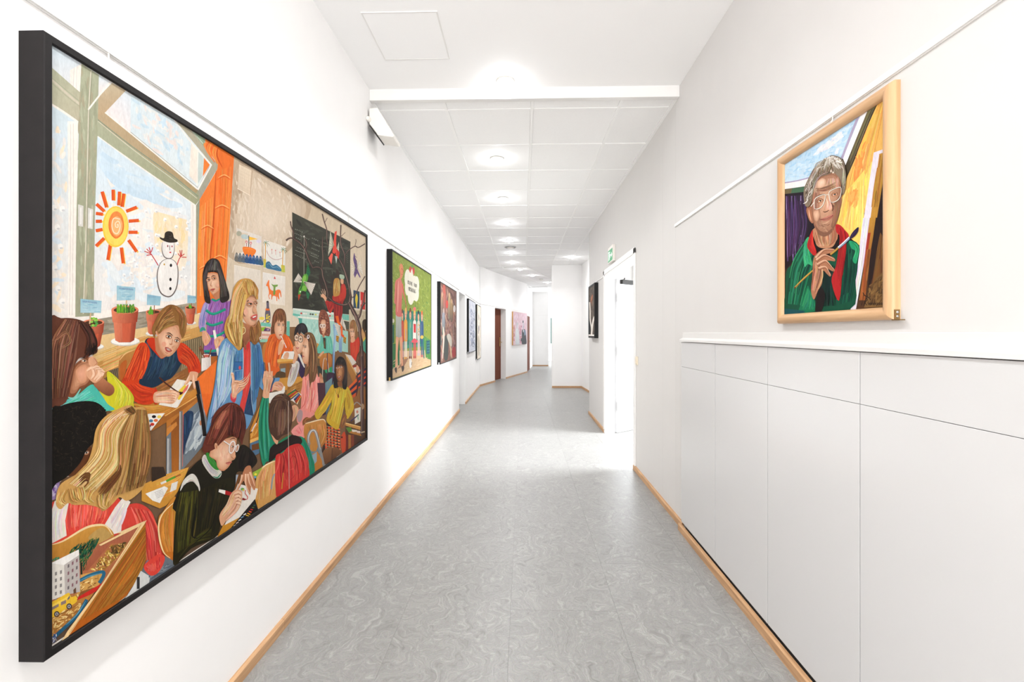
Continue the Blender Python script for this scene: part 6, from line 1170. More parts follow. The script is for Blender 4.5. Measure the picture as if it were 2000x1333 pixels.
for a, b in (([(130, 1000), (120, 1100), (200, 1160)], [(240, 960), (190, 1060), (230, 1110)]), ([(400, 980), (400, 1080), (470, 1130)], [(520, 940), (450, 1060), (500, 1110)]), ([(520, 1030), (540, 1150), (620, 1190)], [(700, 1000), (640, 1120), (650, 1160)]), ([(230, 960), (260, 1080), (330, 1100)], [(380, 940), (400, 1020), (380, 1090)])): P.flow(a, b, 44, 12, [(238, 200, 134), (180, 130, 66), (250, 224, 166), (150, 104, 52), (212, 164, 86)])
P.flow([(780, 150), (830, 190), (870, 210)], [(860, 115), (890, 160), (900, 190)], 40, 12, [(120, 84, 48), (160, 116, 68), (90, 60, 36)])
for k in range(6): P.st([(560 + k * 46, 330 - k * 20), (600 + k * 36, 260 - k * 10), (680 + k * 30, 190)], 5, (252, 238, 206))
# --- wooden model box with house, tree and bus
H_(); P.sp([(50, 310), (200, 260), (400, 130), (540, 100), (620, 140), (670, 220), (600, 330), (400, 460), (50, 480)], (212, 158, 76), (190, 132, 56)); P.st([(50, 300), (180, 262), (390, 140), (520, 112), (600, 130), (655, 215)], 22, (246, 218, 168), 1); P.sp([(420, 240), (540, 140), (620, 180), (640, 230), (530, 290)], (196, 160, 96))
P.poly([(520, 300), (940, 100), (800, 320), (560, 700), (60, 1240), (60, 460)], (186, 118, 80)); P.poly([(520, 300), (940, 100), (830, 290), (640, 300), (420, 560), (370, 560)], (190, 116, 88), (166, 98, 70)); P.dabs([(640, 310), (810, 290), (700, 460), (560, 600), (430, 560)], 130, 14, 44, 30, [(232, 196, 100), (190, 146, 66), (246, 220, 140), (120, 86, 44), (160, 118, 56)], 1.57); P.dabs([(640, 310), (800, 290), (740, 400), (600, 430)], 50, 14, 40, 30, [(96, 74, 44), (126, 94, 52), (150, 112, 60)], 1.57)
P.poly([(350, 600), (560, 560), (590, 600), (520, 720), (300, 860), (60, 1240), (60, 1040), (340, 760)], (212, 164, 92)); P.dabs([(340, 640), (540, 600), (500, 740), (60, 1230), (60, 1050)], 130, 13, 44, -20, [(236, 200, 130), (190, 140, 70), (246, 218, 154), (150, 104, 56)], 1.57)
P.st([(340, 660), (440, 610), (560, 580), (570, 620), (530, 690)], 34, (52, 112, 140), 0); P.st([(345, 660), (440, 618), (555, 590)], 10, (100, 160, 180)); P.poly([(350, 770), (520, 720), (420, 830), (300, 880)], (140, 94, 54)); P.poly([(330, 820), (560, 690), (500, 770), (310, 870)], (206, 52, 44)); P.poly([(300, 860), (480, 790), (300, 1040), (60, 1200), (60, 1100)], (186, 130, 66)); P.dabs([(80, 1060), (300, 900), (420, 850), (280, 1040), (80, 1190)], 60, 14, 50, -30, [(226, 186, 110), (160, 110, 56), (240, 210, 146)], 1); P.st([(410, 850), (330, 990), (220, 1100), (90, 1220)], 34, (46, 100, 128), 0); P.st([(400, 860), (320, 990), (210, 1096)], 9, (110, 166, 186)); P.dabs([(70, 1190), (130, 1170), (130, 1250), (70, 1280)], 24, 10, 30, 60, [(90, 130, 190), (230, 230, 230), (200, 160, 90), (60, 90, 150)], 1.5)
P.dabs([(210, 380), (330, 290), (500, 230), (540, 240), (440, 430), (370, 580), (340, 500)], 170, 9, 70, 120, [(34, 92, 72), (20, 66, 52), (60, 120, 80), (86, 120, 60), (26, 56, 44)], 0.5); P.dabs([(300, 300), (540, 230), (480, 360)], 40, 6, 80, 115, [(120, 110, 60), (40, 100, 76), (24, 60, 48)], 0.3); P.dabs([(70, 440), (150, 400), (150, 450), (70, 480)], 20, 8, 30, 90, [(40, 110, 86), (70, 140, 100)], 0.8); P.st([(355, 480), (358, 600)], 18, (40, 54, 44), 0)
P.poly([(60, 480), (190, 495), (200, 800), (60, 850)], (232, 226, 216)); P.poly([(190, 495), (335, 400), (345, 770), (200, 800)], (196, 188, 182)); P.poly([(60, 480), (330, 350), (335, 405), (190, 500)], (246, 242, 236))
for i in range(5):
    for k in range(2): P.poly([(102 + k * 48, 570 + i * 66 - k * 14), (122 + k * 48, 564 + i * 66 - k * 14), (122 + k * 48, 598 + i * 66 - k * 14), (102 + k * 48, 604 + i * 66 - k * 14)], (150, 144, 140))
for i in range(4):
    for k in range(3): P.poly([(224 + k * 40, 500 + i * 72 - k * 26), (240 + k * 40, 490 + i * 72 - k * 26), (240 + k * 40, 522 + i * 72 - k * 26), (224 + k * 40, 532 + i * 72 - k * 26)], (150, 110, 116) if (i + k) % 3 else (120, 112, 112))
P.poly([(280, 750), (305, 725), (308, 780), (282, 790)], (110, 80, 60))
P.sp([(64, 880), (120, 840), (230, 778), (250, 800), (262, 820), (305, 812), (316, 850), (300, 880), (200, 940), (66, 1020)], (240, 196, 60)); P.poly([(62, 900), (250, 800), (250, 830), (62, 930)], (250, 214, 96)); P.poly([(75, 915), (140, 882), (140, 910), (75, 945)], (150, 130, 120)); P.poly([(160, 868), (210, 845), (210, 880), (162, 900)], (150, 130, 126)); P.poly([(222, 836), (246, 800), (248, 830), (225, 852)], (140, 124, 120))
for x, y in ((122, 985), (240, 912)): P.ell(x, y, 27, 30, (60, 54, 56)); P.ell(x, y, 17, 19, (170, 166, 166)); P.ell(x, y, 7, 8, (90, 84, 84))
P.st([(66, 1030), (180, 975), (310, 905)], 9, (140, 96, 50))
P.poly([(975, 80), (985, 470), (900, 640), (800, 820), (700, 900), (240, 1200), (300, 1060), (560, 700), (800, 330)], (178, 116, 46), (194, 106, 36), (-0.4, 1)); P.flow([(970, 120), (700, 500), (270, 1180)], [(980, 460), (880, 680), (680, 900)], 170, 22, [(200, 138, 62), (160, 98, 36), (186, 120, 48), (148, 86, 30), (206, 124, 46), (172, 126, 58)])
P.poly([(520, 310), (960, 90), (985, 75), (960, 120), (600, 660), (230, 1210), (170, 1250), (220, 1160), (560, 690), (905, 140), (540, 320)], (248, 214, 160)); P.st([(935, 110), (580, 690), (240, 1180)], 5, (206, 158, 96), 0); P.poly([(690, 200), (960, 85), (950, 110), (740, 200)], (246, 214, 164))
# floor and chair to the right of the box
P.poly([(985, 480), (1160, 440), (1260, 460), (1282, 540), (780, 860), (930, 600)], (116, 124, 132)); P.poly([(930, 580), (1020, 640), (1010, 700), (780, 850), (850, 740)], (222, 222, 218)); P.st([(905, 640), (905, 760)], 28, (60, 58, 60), 0); P.st([(870, 720), (880, 780)], 14, (226, 224, 220), 0); P.dabs([(1000, 620), (1150, 500), (1260, 530), (1010, 690)], 24, 20, 80, -30, [(96, 106, 118), (140, 148, 154)], 0.5)
P.sp([(960, 560), (985, 500), (1100, 420), (1165, 460), (1110, 590), (1030, 632)], (226, 80, 66)); P.flow([(970, 540), (1040, 610)], [(1120, 440), (1110, 580)], 26, 18, [(244, 116, 98), (196, 56, 52)])
P.sp([(1100, 60), (1140, 0), (1282, -140), (1290, 440), (1200, 460), (1130, 380), (1095, 220)], (206, 142, 60), (196, 116, 40)); P.flow([(1130, 60), (1110, 220), (1190, 440)], [(1280, -100), (1280, 200), (1280, 440)], 60, 20, [(220, 162, 80), (190, 120, 46), (206, 136, 56)]); P.st([(1282, -120), (1150, 0), (1102, 120), (1110, 260), (1150, 400), (1215, 462)], 16, (250, 222, 170), 1)
# --- boy with the white glasses, writing
L_(); P.poly([(680, 870), (760, 690), (900, 620), (1230, 340), (1230, 500), (860, 760)], (206, 146, 50)); P.poly([(780, 690), (820, 600), (900, 300), (940, 120), (1230, 200), (1195, 340), (1000, 580)], (238, 230, 220)); P.poly([(915, 0), (970, 0), (960, 120), (900, 220)], (170, 180, 190)); P.poly([(965, 0), (1010, 0), (930, 200), (900, 220)], (130, 84, 44))
P.poly([(860, 745), (1190, 340), (1235, 500)], (34, 28, 28))
for k in range(5): P.st([(900 + k * 34, 710 - k * 38), (935 + k * 34, 690 - k * 38)], 14, ((240, 236, 230), (226, 200, 190), (230, 230, 226), (120, 160, 190), (236, 230, 226))[k], 0)
for k in range(6): P.st([(1068 + k * 20, 560 - k * 26), (1108 + k * 18, 585 - k * 32)], 15, ((246, 200, 50), (240, 170, 40), (226, 80, 40), (190, 40, 40), (90, 110, 60), (50, 90, 80))[k], 0)
K_(); P.sp([(190, 960), (250, 860), (380, 740), (480, 780), (620, 860), (700, 800), (760, 700), (830, 590), (910, 620), (990, 720), (1000, 800), (900, 890), (780, 900), (760, 1060), (700, 1200), (640, 1333), (100, 1333), (120, 1120)], (38, 34, 22))
L_(); P.sp([(170, 220), (330, 80), (430, 200), (760, 60), (900, 60), (860, 240), (760, 430), (700, 560), (720, 700), (640, 870), (330, 1000), (110, 1230), (90, 1000), (110, 600), (140, 320)], (44, 40, 20)); P.flow([(180, 230), (120, 600), (100, 1200)], [(420, 200), (390, 620), (340, 980)], 200, 18, [(72, 68, 24), (40, 38, 18), (96, 92, 34), (56, 54, 22), (120, 116, 44), (30, 28, 16)]); P.flow([(450, 180), (430, 500), (400, 900)], [(820, 120), (740, 420), (640, 840)], 170, 20, [(34, 30, 20), (50, 46, 22), (66, 62, 28), (26, 22, 16)]); P.flow([(120, 1180), (300, 960), (640, 860)], [(330, 900), (500, 760), (630, 700)], 80, 17, [(60, 58, 22), (84, 80, 30), (40, 38, 20)]); P.st([(400, 300), (370, 560), (340, 820), (420, 860)], 20, (22, 20, 14)); P.st([(620, 640), (560, 760), (330, 960)], 14, (24, 22, 14))
K_(); P.sp([(145, 1100), (180, 980), (270, 905), (330, 950), (365, 1060), (358, 1105), (335, 1040), (280, 990), (210, 1000)], (222, 216, 206)); P.flow([(160, 1060), (220, 960), (280, 915)], [(215, 1000), (290, 990), (350, 1070)], 26, 13, [(238, 234, 226), (190, 184, 174)])
P.flow([(840, 600), (780, 760), (790, 890)], [(960, 680), (980, 800), (900, 880)], 60, 20, [(30, 24, 20), (52, 42, 34), (24, 18, 16)])
P.sp([(420, 690), (385, 760), (450, 880), (530, 960), (590, 950), (605, 890), (560, 860), (480, 800)], (216, 210, 200)); P.flow([(390, 740), (460, 880), (560, 950)], [(430, 700), (500, 800), (600, 890)], 40, 11, [(234, 230, 222), (180, 174, 166), (206, 200, 192)]); P.sp([(430, 680), (470, 680), (540, 780), (580, 860), (530, 860), (460, 780)], (60, 140, 56)); P.flow([(435, 700), (540, 850)], [(465, 690), (570, 850)], 22, 9, [(90, 170, 80), (40, 110, 44)]); P.st([(510, 940), (560, 955), (600, 905)], 16, (44, 132, 100))
P.soft([(520, 560), (640, 520), (760, 490), (770, 560), (760, 640), (755, 740), (715, 770), (700, 810), (660, 860), (600, 880), (555, 830), (540, 760), (480, 720), (470, 680)], SK3, SK1, (610, 710), 6)
P.dabs([(560, 600), (700, 560), (700, 740), (600, 800)], 26, 14, 60, 100, [(240, 192, 164), (235, 182, 153), (241, 198, 170)], 0.4)
P.sp([(480, 380), (500, 270), (570, 170), (680, 105), (790, 130), (860, 240), (875, 400), (850, 500), (830, 590), (790, 500), (700, 480), (600, 560), (540, 620), (460, 660), (410, 665), (390, 610), (430, 480)], (110, 54, 40)); P.flow([(690, 110), (510, 300), (400, 640)], [(780, 140), (640, 440), (540, 600)], 170, 14, [(146, 78, 58), (84, 38, 30), (176, 104, 80), (66, 30, 26), (126, 64, 48)]); P.flow([(700, 115), (680, 300), (650, 500)], [(830, 180), (870, 380), (830, 570)], 150, 14, [(120, 60, 46), (70, 32, 28), (154, 84, 64), (52, 24, 22)]); P.flow([(610, 200), (540, 340), (520, 420)], [(660, 190), (600, 320), (560, 420)], 30, 9, [(206, 136, 106), (170, 98, 76)])
P.ell(540, 600, 18, 40, SK2, -8); P.ell(543, 604, 8, 22, SK3, -8)
P.ell(718, 612, 36, 76, (236, 232, 228), 12, 22); P.ell(718, 612, 25, 62, (214, 170, 146), 12, 20); P.ell(776, 625, 20, 46, (230, 226, 222), 14); P.ell(777, 625, 12, 36, (196, 146, 120), 14); P.st([(625, 540), (690, 585)], 11, (240, 236, 232), 0); P.st([(746, 600), (768, 600)], 10, (236, 232, 228), 0); P.eye(722, 608, 34, 20, look=.6, brow=0); P.st([(690, 530), (730, 510), (760, 525)], 8, (90, 46, 36))
P.sp([(738, 660), (760, 720), (735, 745), (706, 715)], SK2); P.st([(706, 718), (735, 742), (758, 722)], 7, SK3); P.sp([(648, 792), (690, 776), (722, 782), (700, 800), (676, 812)], (212, 128, 112)); P.st([(645, 792), (684, 788), (722, 784)], 7, (140, 66, 58)); P.st([(560, 840), (620, 878), (665, 850)], 9, SK3)
# hands, red marker
P.sp([(870, 850), (930, 830), (950, 920), (985, 1000), (985, 1090), (965, 1105), (940, 1040), (930, 1150), (910, 1140), (870, 1040), (850, 1000), (800, 1090), (770, 1110), (820, 980)], SK3)
for a in (((840, 930), (820, 1010), (780, 1100)), ((880, 920), (880, 1040), (925, 1145)), ((905, 920), (920, 1020), (965, 1100)), ((925, 900), (955, 980), (980, 1060))): P.st(list(a), 30, SK2, 2); P.st([(x - 4, y) for x, y in a], 13, SK1, 2)
L_(); P.poly([(700, 195), (785, 212), (780, 268), (692, 232)], (240, 234, 226)); P.poly([(785, 212), (880, 245), (860, 290), (780, 268)], (176, 36, 40)); P.sp([(900, 220), (960, 205), (1010, 240), (1010, 330), (990, 420), (940, 500), (820, 600), (740, 700), (705, 600), (720, 520), (800, 400), (850, 280)], SK2); P.flow([(880, 240), (790, 430), (715, 560)], [(1000, 300), (960, 470), (760, 670)], 80, 18, [SK1, SK3, SK2, (248, 210, 180)])
for k in range(4): P.st([(900 + k * 8, 260 + k * 44), (960, 240 + k * 48), (1000 - k * 4, 270 + k * 46)], 30, SK1); P.st([(905 + k * 8, 285 + k * 44), (960, 268 + k * 48), (995, 290 + k * 46)], 6, SK4)
P.poly([(1020, 320), (1080, 345), (1040, 355), (1010, 345)], (150, 30, 36)); P.st([(1078, 345), (1088, 310), (1055, 260), (1060, 215)], 9, (214, 70, 60), 0); P.ell(1015, 200, 24, 18, (120, 170, 90)); P.ell(1030, 215, 14, 12, (226, 200, 90))
c = P.build(big, M['paint'], 0.0485); c.location.z = 0.018
hanger(big, -0.80, 1.34, 1.42, 0.03); hanger(big, 0.80, 1.34, 1.42, 0.03)
big['_x'] = 0; del big['_x']

# ================================================================ the other pictures
FONT = {'R': [[(0, 1), (0, 0), (.6, .05), (.7, .3), (0, .5)], [(.2, .5), (.75, 1)]], 'U': [[(0, 0), (.05, .8), (.4, 1), (.7, .8), (.75, 0)]], 'H': [[(0, 0), (0, 1)], [(.7, 0), (.7, 1)], [(0, .5), (.7, .5)]],
        'E': [[(.7, 0), (0, 0), (0, 1), (.7, 1)], [(0, .5), (.55, .5)]], 'N': [[(0, 1), (0, 0), (.7, 1), (.7, 0)]], 'D': [[(0, 0), (0, 1), (.5, .9), (.75, .5), (.5, .1), (0, 0)]],
        'O': [[(.4, 0), (0, .3), (0, .7), (.4, 1), (.75, .7), (.75, .3), (.4, 0)]], 'G': [[(.75, .2), (.4, 0), (0, .35), (.05, .75), (.4, 1), (.75, .8), (.75, .55), (.45, .55)]],
        '8': [[(.4, .48), (.1, .25), (.4, 0), (.68, .25), (.4, .48), (.05, .75), (.4, 1), (.75, .75), (.4, .48)]], '3': [[(.05, .1), (.5, 0), (.65, .25), (.3, .48), (.7, .72), (.45, 1), (0, .88)]]}
def write(P, text, x, y, w, h, dx, dy, lw, c):
    for ch in text:
        for ln in FONT.get(ch, []): P.st([(x + a * w, y + b * h + a * dy * w / dx) for a, b in ln], lw, c, 0, 1)
        x += dx; y += dy
def left_picture(label, y0, y1, z0, z1, d, f, wall=-W, m=None):
    t = thing('framed_painting', label, 'painting', (wall, (y0 + y1) / 2, z0), R90, 'black framed paintings on the left wall')
    frame_rails(t, y1 - y0, z1 - z0, deep(f, d), m or M['black'])
    for x in (-0.35, 0.35): hanger(t, x * (y1 - y0), z1 - z0, EYE + 0.716 - z0 + 0.004, d)
    return t
big['group'] = 'black framed paintings on the left wall'
# ---- green picture
t = left_picture('black framed green painting of a tall pink man and a row of children', 3.54, 5.07, 0.936, 1.970, 0.044, 0.013)
P = Paint([(765.9, 490), (842.4, 537.2), (841.6, 716.6), (765.7, 743)], 1.504, 1.008, 5); P.k = 0.66
P.poly([(760, 480), (850, 530), (850, 720), (760, 750)], (150, 164, 76))
P.at(750, 480, 9.52)
P.dabs([(150, 110), (880, 550), (880, 1333), (150, 1333)], 420, 12, 60, 80, [(166, 180, 88), (136, 152, 66), (150, 166, 76), (178, 190, 104), (126, 146, 66)], 0.6)
P.at(750, 590, 8.33)
P.poly([(125, 800), (330, 820), (760, 800), (760, 1050), (130, 1270)], (222, 190, 152)); P.poly([(130, 700), (200, 700), (180, 1080), (130, 1120)], (70, 130, 78)); P.poly([(640, 560), (760, 640), (760, 960), (680, 940)], (96, 150, 84))
P.dabs([(140, 950), (740, 900), (740, 1040), (140, 1250)], 90, 9, 60, -20, [(234, 206, 172), (210, 176, 138), (228, 196, 160)], 0.4); P.dabs([(130, 0), (740, 0), (740, 780), (130, 700)], 220, 9, 40, 80, [(120, 158, 84), (150, 172, 90), (100, 144, 84), (136, 164, 82)], 0.6); P.dabs([(650, 560), (755, 640), (755, 940), (690, 920)], 50, 8, 40, 80, [(80, 134, 76), (120, 170, 96)], 0.7)
P.dabs([(540, 60), (740, 160), (740, 600), (640, 500)], 26, 7, 9, 0, [(226, 226, 170), (206, 212, 150)], 1.5)
P.poly([(290, 150), (640, 180), (640, 700), (300, 800)], (60, 134, 116)); P.poly([(290, 720), (650, 700), (650, 740), (290, 780)], (80, 160, 130)); P.poly([(215, 640), (250, 640), (250, 1050), (225, 1055)], (40, 120, 84)); P.poly([(132, 400), (165, 380), (165, 680), (135, 700)], (40, 112, 84)); P.ell(150, 325, 17, 34, (232, 226, 206)); P.poly([(690, 650), (745, 640), (745, 860), (690, 870)], (62, 108, 120))
for k in range(4): P.st([(700, 690 + k * 46), (742, 682 + k * 46)], 8, (96, 160, 160), 0)
def kid(x, yt, yf, hair, top, low, shoe, skin=(236, 180, 148), w=26, hat=None):
    h_ = yf - yt
    P.st([(x - w * .4, yt + h_ * .62), (x - w * .4, yf)], w * .62, low, 0); P.st([(x + w * .5, yt + h_ * .62), (x + w * .5, yf)], w * .62, low, 0)
    P.poly([(x - w * .8, yf - 40), (x - w * .1, yf - 40), (x - w * .1, yf), (x - w * .8, yf)], shoe); P.poly([(x + w * .2, yf - 40), (x + w * .8, yf - 40), (x + w * .8, yf), (x + w * .2, yf)], shoe)
    P.sp([(x - w, yt + h_ * .27), (x, yt + h_ * .22), (x + w, yt + h_ * .27), (x + w * 1.1, yt + h_ * .5), (x + w * .9, yt + h_ * .64), (x - w * .9, yt + h_ * .64), (x - w * 1.1, yt + h_ * .5)], top)
    P.st([(x - w * .3, yt + h_ * .3), (x - w * .2, yt + h_ * .6)], w * .4, mixc(top, (255, 255, 255), .35)); P.st([(x + w * .9, yt + h_ * .3), (x + w * .95, yt + h_ * .6)], w * .3, mixc(top, (0, 0, 0), .35))
    P.ell(x, yt + h_ * .13, w * .62, h_ * .1, skin); P.sp([(x - w * .7, yt + h_ * .12), (x - w * .4, yt + h_ * .01), (x + w * .4, yt + h_ * .01), (x + w * .7, yt + h_ * .12), (x, yt + h_ * .07)], hair)
    P.st([(x - w * .3, yt + h_ * .13), (x - w * .1, yt + h_ * .13)], 7, (60, 40, 36), 0); P.st([(x + w * .1, yt + h_ * .13), (x + w * .3, yt + h_ * .13)], 7, (60, 40, 36), 0); P.st([(x - w * .2, yt + h_ * .19), (x + w * .2, yt + h_ * .19)], 6, (190, 80, 76), 0)
    if hat: P.ell(x, yt - 4, w * .9, 34, hat)
kid(300, 130, 960, (120, 70, 60), (206, 90, 70), (190, 150, 170), (80, 60, 60), w=20)
kid(352, 110, 955, (232, 190, 110), (232, 170, 80), (246, 226, 206), (226, 160, 60)); P.st([(352, 460), (356, 640)], 24, (150, 150, 196))
kid(428, 110, 945, (130, 80, 60), (96, 170, 146), (150, 150, 150), (110, 44, 52)); P.st([(432, 340), (428, 440)], 13, SK2)
kid(498, 130, 940, (238, 190, 90), (238, 226, 214), (222, 80, 90), (190, 40, 50), hat=(232, 120, 116)); P.poly([(480, 370), (518, 375), (516, 520), (482, 515)], (214, 60, 66)); P.sp([(450, 650), (495, 610), (545, 650), (535, 680), (460, 680)], (226, 100, 110))
kid(562, 150, 895, (60, 56, 60), (206, 200, 186), (230, 190, 190), (196, 190, 196), w=22); P.dabs([(545, 360), (585, 370), (580, 580), (545, 570)], 20, 9, 26, 60, [(206, 110, 60), (120, 130, 90), (230, 180, 90)], 1.5)
kid(618, 155, 920, (226, 120, 60), (70, 100, 140), (50, 90, 130), (190, 90, 100), w=24); P.ell(618, 590, 26, 30, (232, 190, 90)); P.st([(640, 600), (650, 940)], 16, (60, 140, 120), 0)
P.poly([(310, 960), (400, 930), (330, 1060), (220, 1110)], (170, 130, 106))
P.sp([(415, 950), (445, 960), (450, 1050), (430, 1100), (412, 1060)], (240, 234, 226)); P.ell(430, 965, 12, 20, (230, 222, 214)); P.st([(445, 1050), (452, 1000)], 7, (70, 60, 56), 0)
# the tall man
P.sp([(195, 590), (240, 580), (225, 800), (205, 1090), (185, 1090), (190, 800)], (236, 176, 142)); P.sp([(250, 590), (295, 580), (300, 800), (305, 1070), (285, 1080), (265, 800)], (234, 170, 136)); P.st([(200, 620), (200, 1060)], 9, (248, 206, 176)); P.sp([(175, 1095), (205, 1090), (208, 1150), (195, 1180), (172, 1130)], (90, 80, 76)); P.sp([(285, 1070), (320, 1060), (325, 1110), (300, 1160), (283, 1110)], (90, 80, 76))
P.poly([(190, 225), (280, 255), (285, 585), (240, 600), (190, 575)], (190, 192, 180), (170, 176, 168)); P.st([(215, 260), (210, 570)], 18, (206, 206, 194), 1)
P.at(750, 480, 9.52)
P.sp([(205, 700), (250, 650), (250, 1000), (215, 1100), (190, 1060), (200, 850)], (232, 140, 124)); P.sp([(250, 640), (290, 605), (320, 640), (345, 760), (335, 1000), (325, 1220), (330, 1333), (218, 1300), (228, 1000), (240, 800)], (228, 138, 126), (216, 120, 112)); P.st([(270, 660), (262, 900), (250, 1250)], 30, (240, 168, 152), 1)
P.st([(335, 720), (365, 900), (400, 1060), (432, 1290)], 34, (230, 130, 110), 2); P.st([(340, 740), (372, 920), (420, 1180)], 8, (176, 80, 70)); P.st([(240, 660), (222, 1000), (212, 1150)], 8, (160, 76, 70))
P.sp([(285, 380), (315, 335), (350, 370), (360, 470), (350, 560), (325, 620), (295, 610), (300, 520), (285, 450)], (228, 150, 112)); P.flow([(290, 390), (290, 480)], [(315, 345), (305, 500)], 20, 9, [(240, 180, 120), (206, 130, 84)]); P.st([(330, 420), (335, 450)], 9, (120, 60, 50), 0); P.st([(345, 440), (360, 490), (340, 500)], 10, (196, 96, 80)); P.st([(325, 540), (350, 535)], 8, (170, 70, 64), 0)
# speech cloud
P.st([(520, 360), (540, 420), (555, 520)], 60, (116, 160, 84), 1); P.ell(495, 455, 28, 70, (206, 84, 72)); P.ell(548, 470, 26, 74, (206, 84, 72)); P.poly([(500, 480), (525, 425), (550, 560), (500, 560)], (236, 226, 206))
for x, y, rx, ry in ((440, 620, 58, 180), (430, 780, 40, 160), (500, 720, 70, 220), (610, 740, 48, 170), (570, 720, 60, 160), (600, 900, 52, 150), (500, 950, 58, 165), (540, 860, 80, 180)): P.ell(x, y, rx, ry, (240, 234, 216), 0, 22)
write(P, 'RUHE', 446, 650, 19, 72, 25, 10, 6.5, (64, 58, 54)); write(P, 'UND', 562, 700, 14, 66, 19, 9, 6, (72, 66, 60)); write(P, 'ORDNUNG', 456, 770, 17, 76, 20.5, 8, 6, (64, 58, 54))
c = P.build(t, M['paint'], 0.0395); c.location.z = 0.013
corner_bracket(t, -0.765, 0.004, 0.04, M['brass'], 0.5)
# ---- crowded brown picture
t = left_picture('black framed crowded painting in browns and pinks beside the white recess', 5.62, 6.98, 0.918, 1.953, 0.044, 0.013)
P = Paint([(860.8, 555.5), (890.5, 571.8), (890.8, 700.8), (861.5, 709.6)], 1.334, 1.009, 6); P.k = 0.74
P.at(850, 540, 7.4); P.poly([(70, 100), (310, 230), (310, 1200), (70, 1270)], (140, 104, 94))
P.dabs([(80, 120), (300, 240), (300, 1185), (85, 1250)], 420, 11, 110, 84, [(172, 130, 112), (120, 86, 76), (150, 110, 100), (190, 152, 134), (104, 78, 74), (160, 120, 124), (200, 170, 150)], 0.25)
for x, y, hh, c1, c2 in ((105, 330, 240, (196, 152, 122), (110, 96, 92)), (140, 260, 300, (206, 116, 100), (150, 120, 112)), (205, 330, 300, (214, 186, 140), (120, 110, 100)), (262, 560, 260, (176, 116, 96), (120, 90, 84)), (235, 420, 240, (196, 160, 110), (110, 90, 80)), (125, 560, 300, (170, 170, 180), (110, 120, 116))):
    P.sp([(x - 16, y), (x, y - 40), (x + 16, y), (x + 22, y + hh * .5), (x + 12, y + hh), (x - 14, y + hh), (x - 22, y + hh * .5)], c1, c2); P.ell(x, y - 46, 11, 34, mixc(c1, (230, 190, 160), .5)); P.st([(x - 5, y), (x - 7, y + hh)], 5, mixc(c1, (255, 255, 255), .4)); P.st([(x + 9, y), (x + 10, y + hh)], 5, mixc(c2, (20, 10, 10), .5))
P.ell(170, 420, 18, 60, (214, 90, 80)); P.ell(130, 200, 20, 70, (206, 110, 96)); P.ell(275, 480, 18, 50, (226, 216, 210)); P.sp([(135, 900), (165, 860), (190, 960), (185, 1190), (140, 1210), (130, 1050)], (84, 88, 84)); P.sp([(170, 880), (200, 840), (235, 900), (240, 1010), (215, 1010)], (206, 198, 184)); P.st([(120, 740), (128, 880), (115, 1190)], 22, (226, 206, 190)); P.st([(110, 760), (118, 850)], 14, (70, 140, 100)); P.st([(92, 880), (95, 1000)], 16, (60, 140, 136)); P.sp([(245, 1060), (280, 1030), (296, 1100), (290, 1170), (250, 1175)], (176, 70, 70)); P.st([(200, 960), (225, 1080), (230, 1180)], 10, (226, 196, 150)); P.st([(262, 700), (258, 1000)], 8, (206, 190, 170))
c = P.build(t, M['paint_small'], 0.040); c.location.z = 0.013
corner_bracket(t, -0.68, 0.004, 0.04, M['steel'], 0.5)
# ---- pale blue picture
t = left_picture('narrow looking black framed pale blue abstract picture past the recess', 8.60, 9.82, 0.925, 1.966, 0.040, 0.014)
P = Paint([(916, 586.5), (927.3, 594), (927, 685), (915.5, 688.4)], 1.192, 1.013, 7); P.k = 0.9
P.at(905, 575, 9.525); P.poly([(95, 100), (220, 180), (220, 1060), (95, 1090)], (222, 224, 234))
P.dabs([(105, 120), (212, 190), (210, 1045), (100, 1075)], 200, 12, 80, 88, [(234, 236, 244), (210, 214, 228), (240, 240, 244), (196, 202, 220), (226, 226, 232)], 0.3); P.dabs([(120, 250), (205, 300), (200, 1000), (130, 1000)], 60, 10, 60, 80, [(160, 168, 196), (176, 178, 190), (186, 190, 206), (150, 156, 176)], 0.5); P.dabs([(120, 700), (200, 720), (200, 1000), (125, 1000)], 20, 9, 40, 60, [(120, 124, 140), (140, 150, 170)], 0.6)
c = P.build(t, M['paint_small'], 0.037); c.location.z = 0.014
corner_bracket(t, -0.61, 0.004, 0.04, M['steel'], 0.6)
# ---- cream picture
t = left_picture('tall black framed cream picture last before the bend, hung lower than its neighbour', 10.2, 11.12, 0.70, 1.958, 0.034, 0.014)
P = Paint([(932, 597.6), (939, 601), (939.4, 697.3), (931.8, 701.5)], 0.892, 1.23, 8)
P.at(905, 575, 9.525); P.poly([(250, 200), (335, 240), (335, 1180), (250, 1220)], (240, 228, 210))
P.dabs([(258, 225), (325, 255), (326, 1160), (256, 1195)], 90, 12, 90, 88, [(246, 236, 220), (232, 218, 198), (250, 242, 230)], 0.3); P.ell(285, 430, 9, 50, (206, 196, 186)); P.ell(288, 620, 9, 56, (140, 130, 134)); P.ell(283, 680, 7, 40, (176, 166, 160)); P.sp([(282, 740), (298, 800), (300, 1000), (290, 1140), (278, 1000), (276, 850)], (206, 194, 172), (180, 172, 150)); P.st([(304, 1060), (300, 1130)], 8, (170, 190, 190))
c = P.build(t, M['paint_small'], 0.031); c.location.z = 0.014
corner_bracket(t, -0.46, 0.004, 0.034, M['steel'], 0.6)
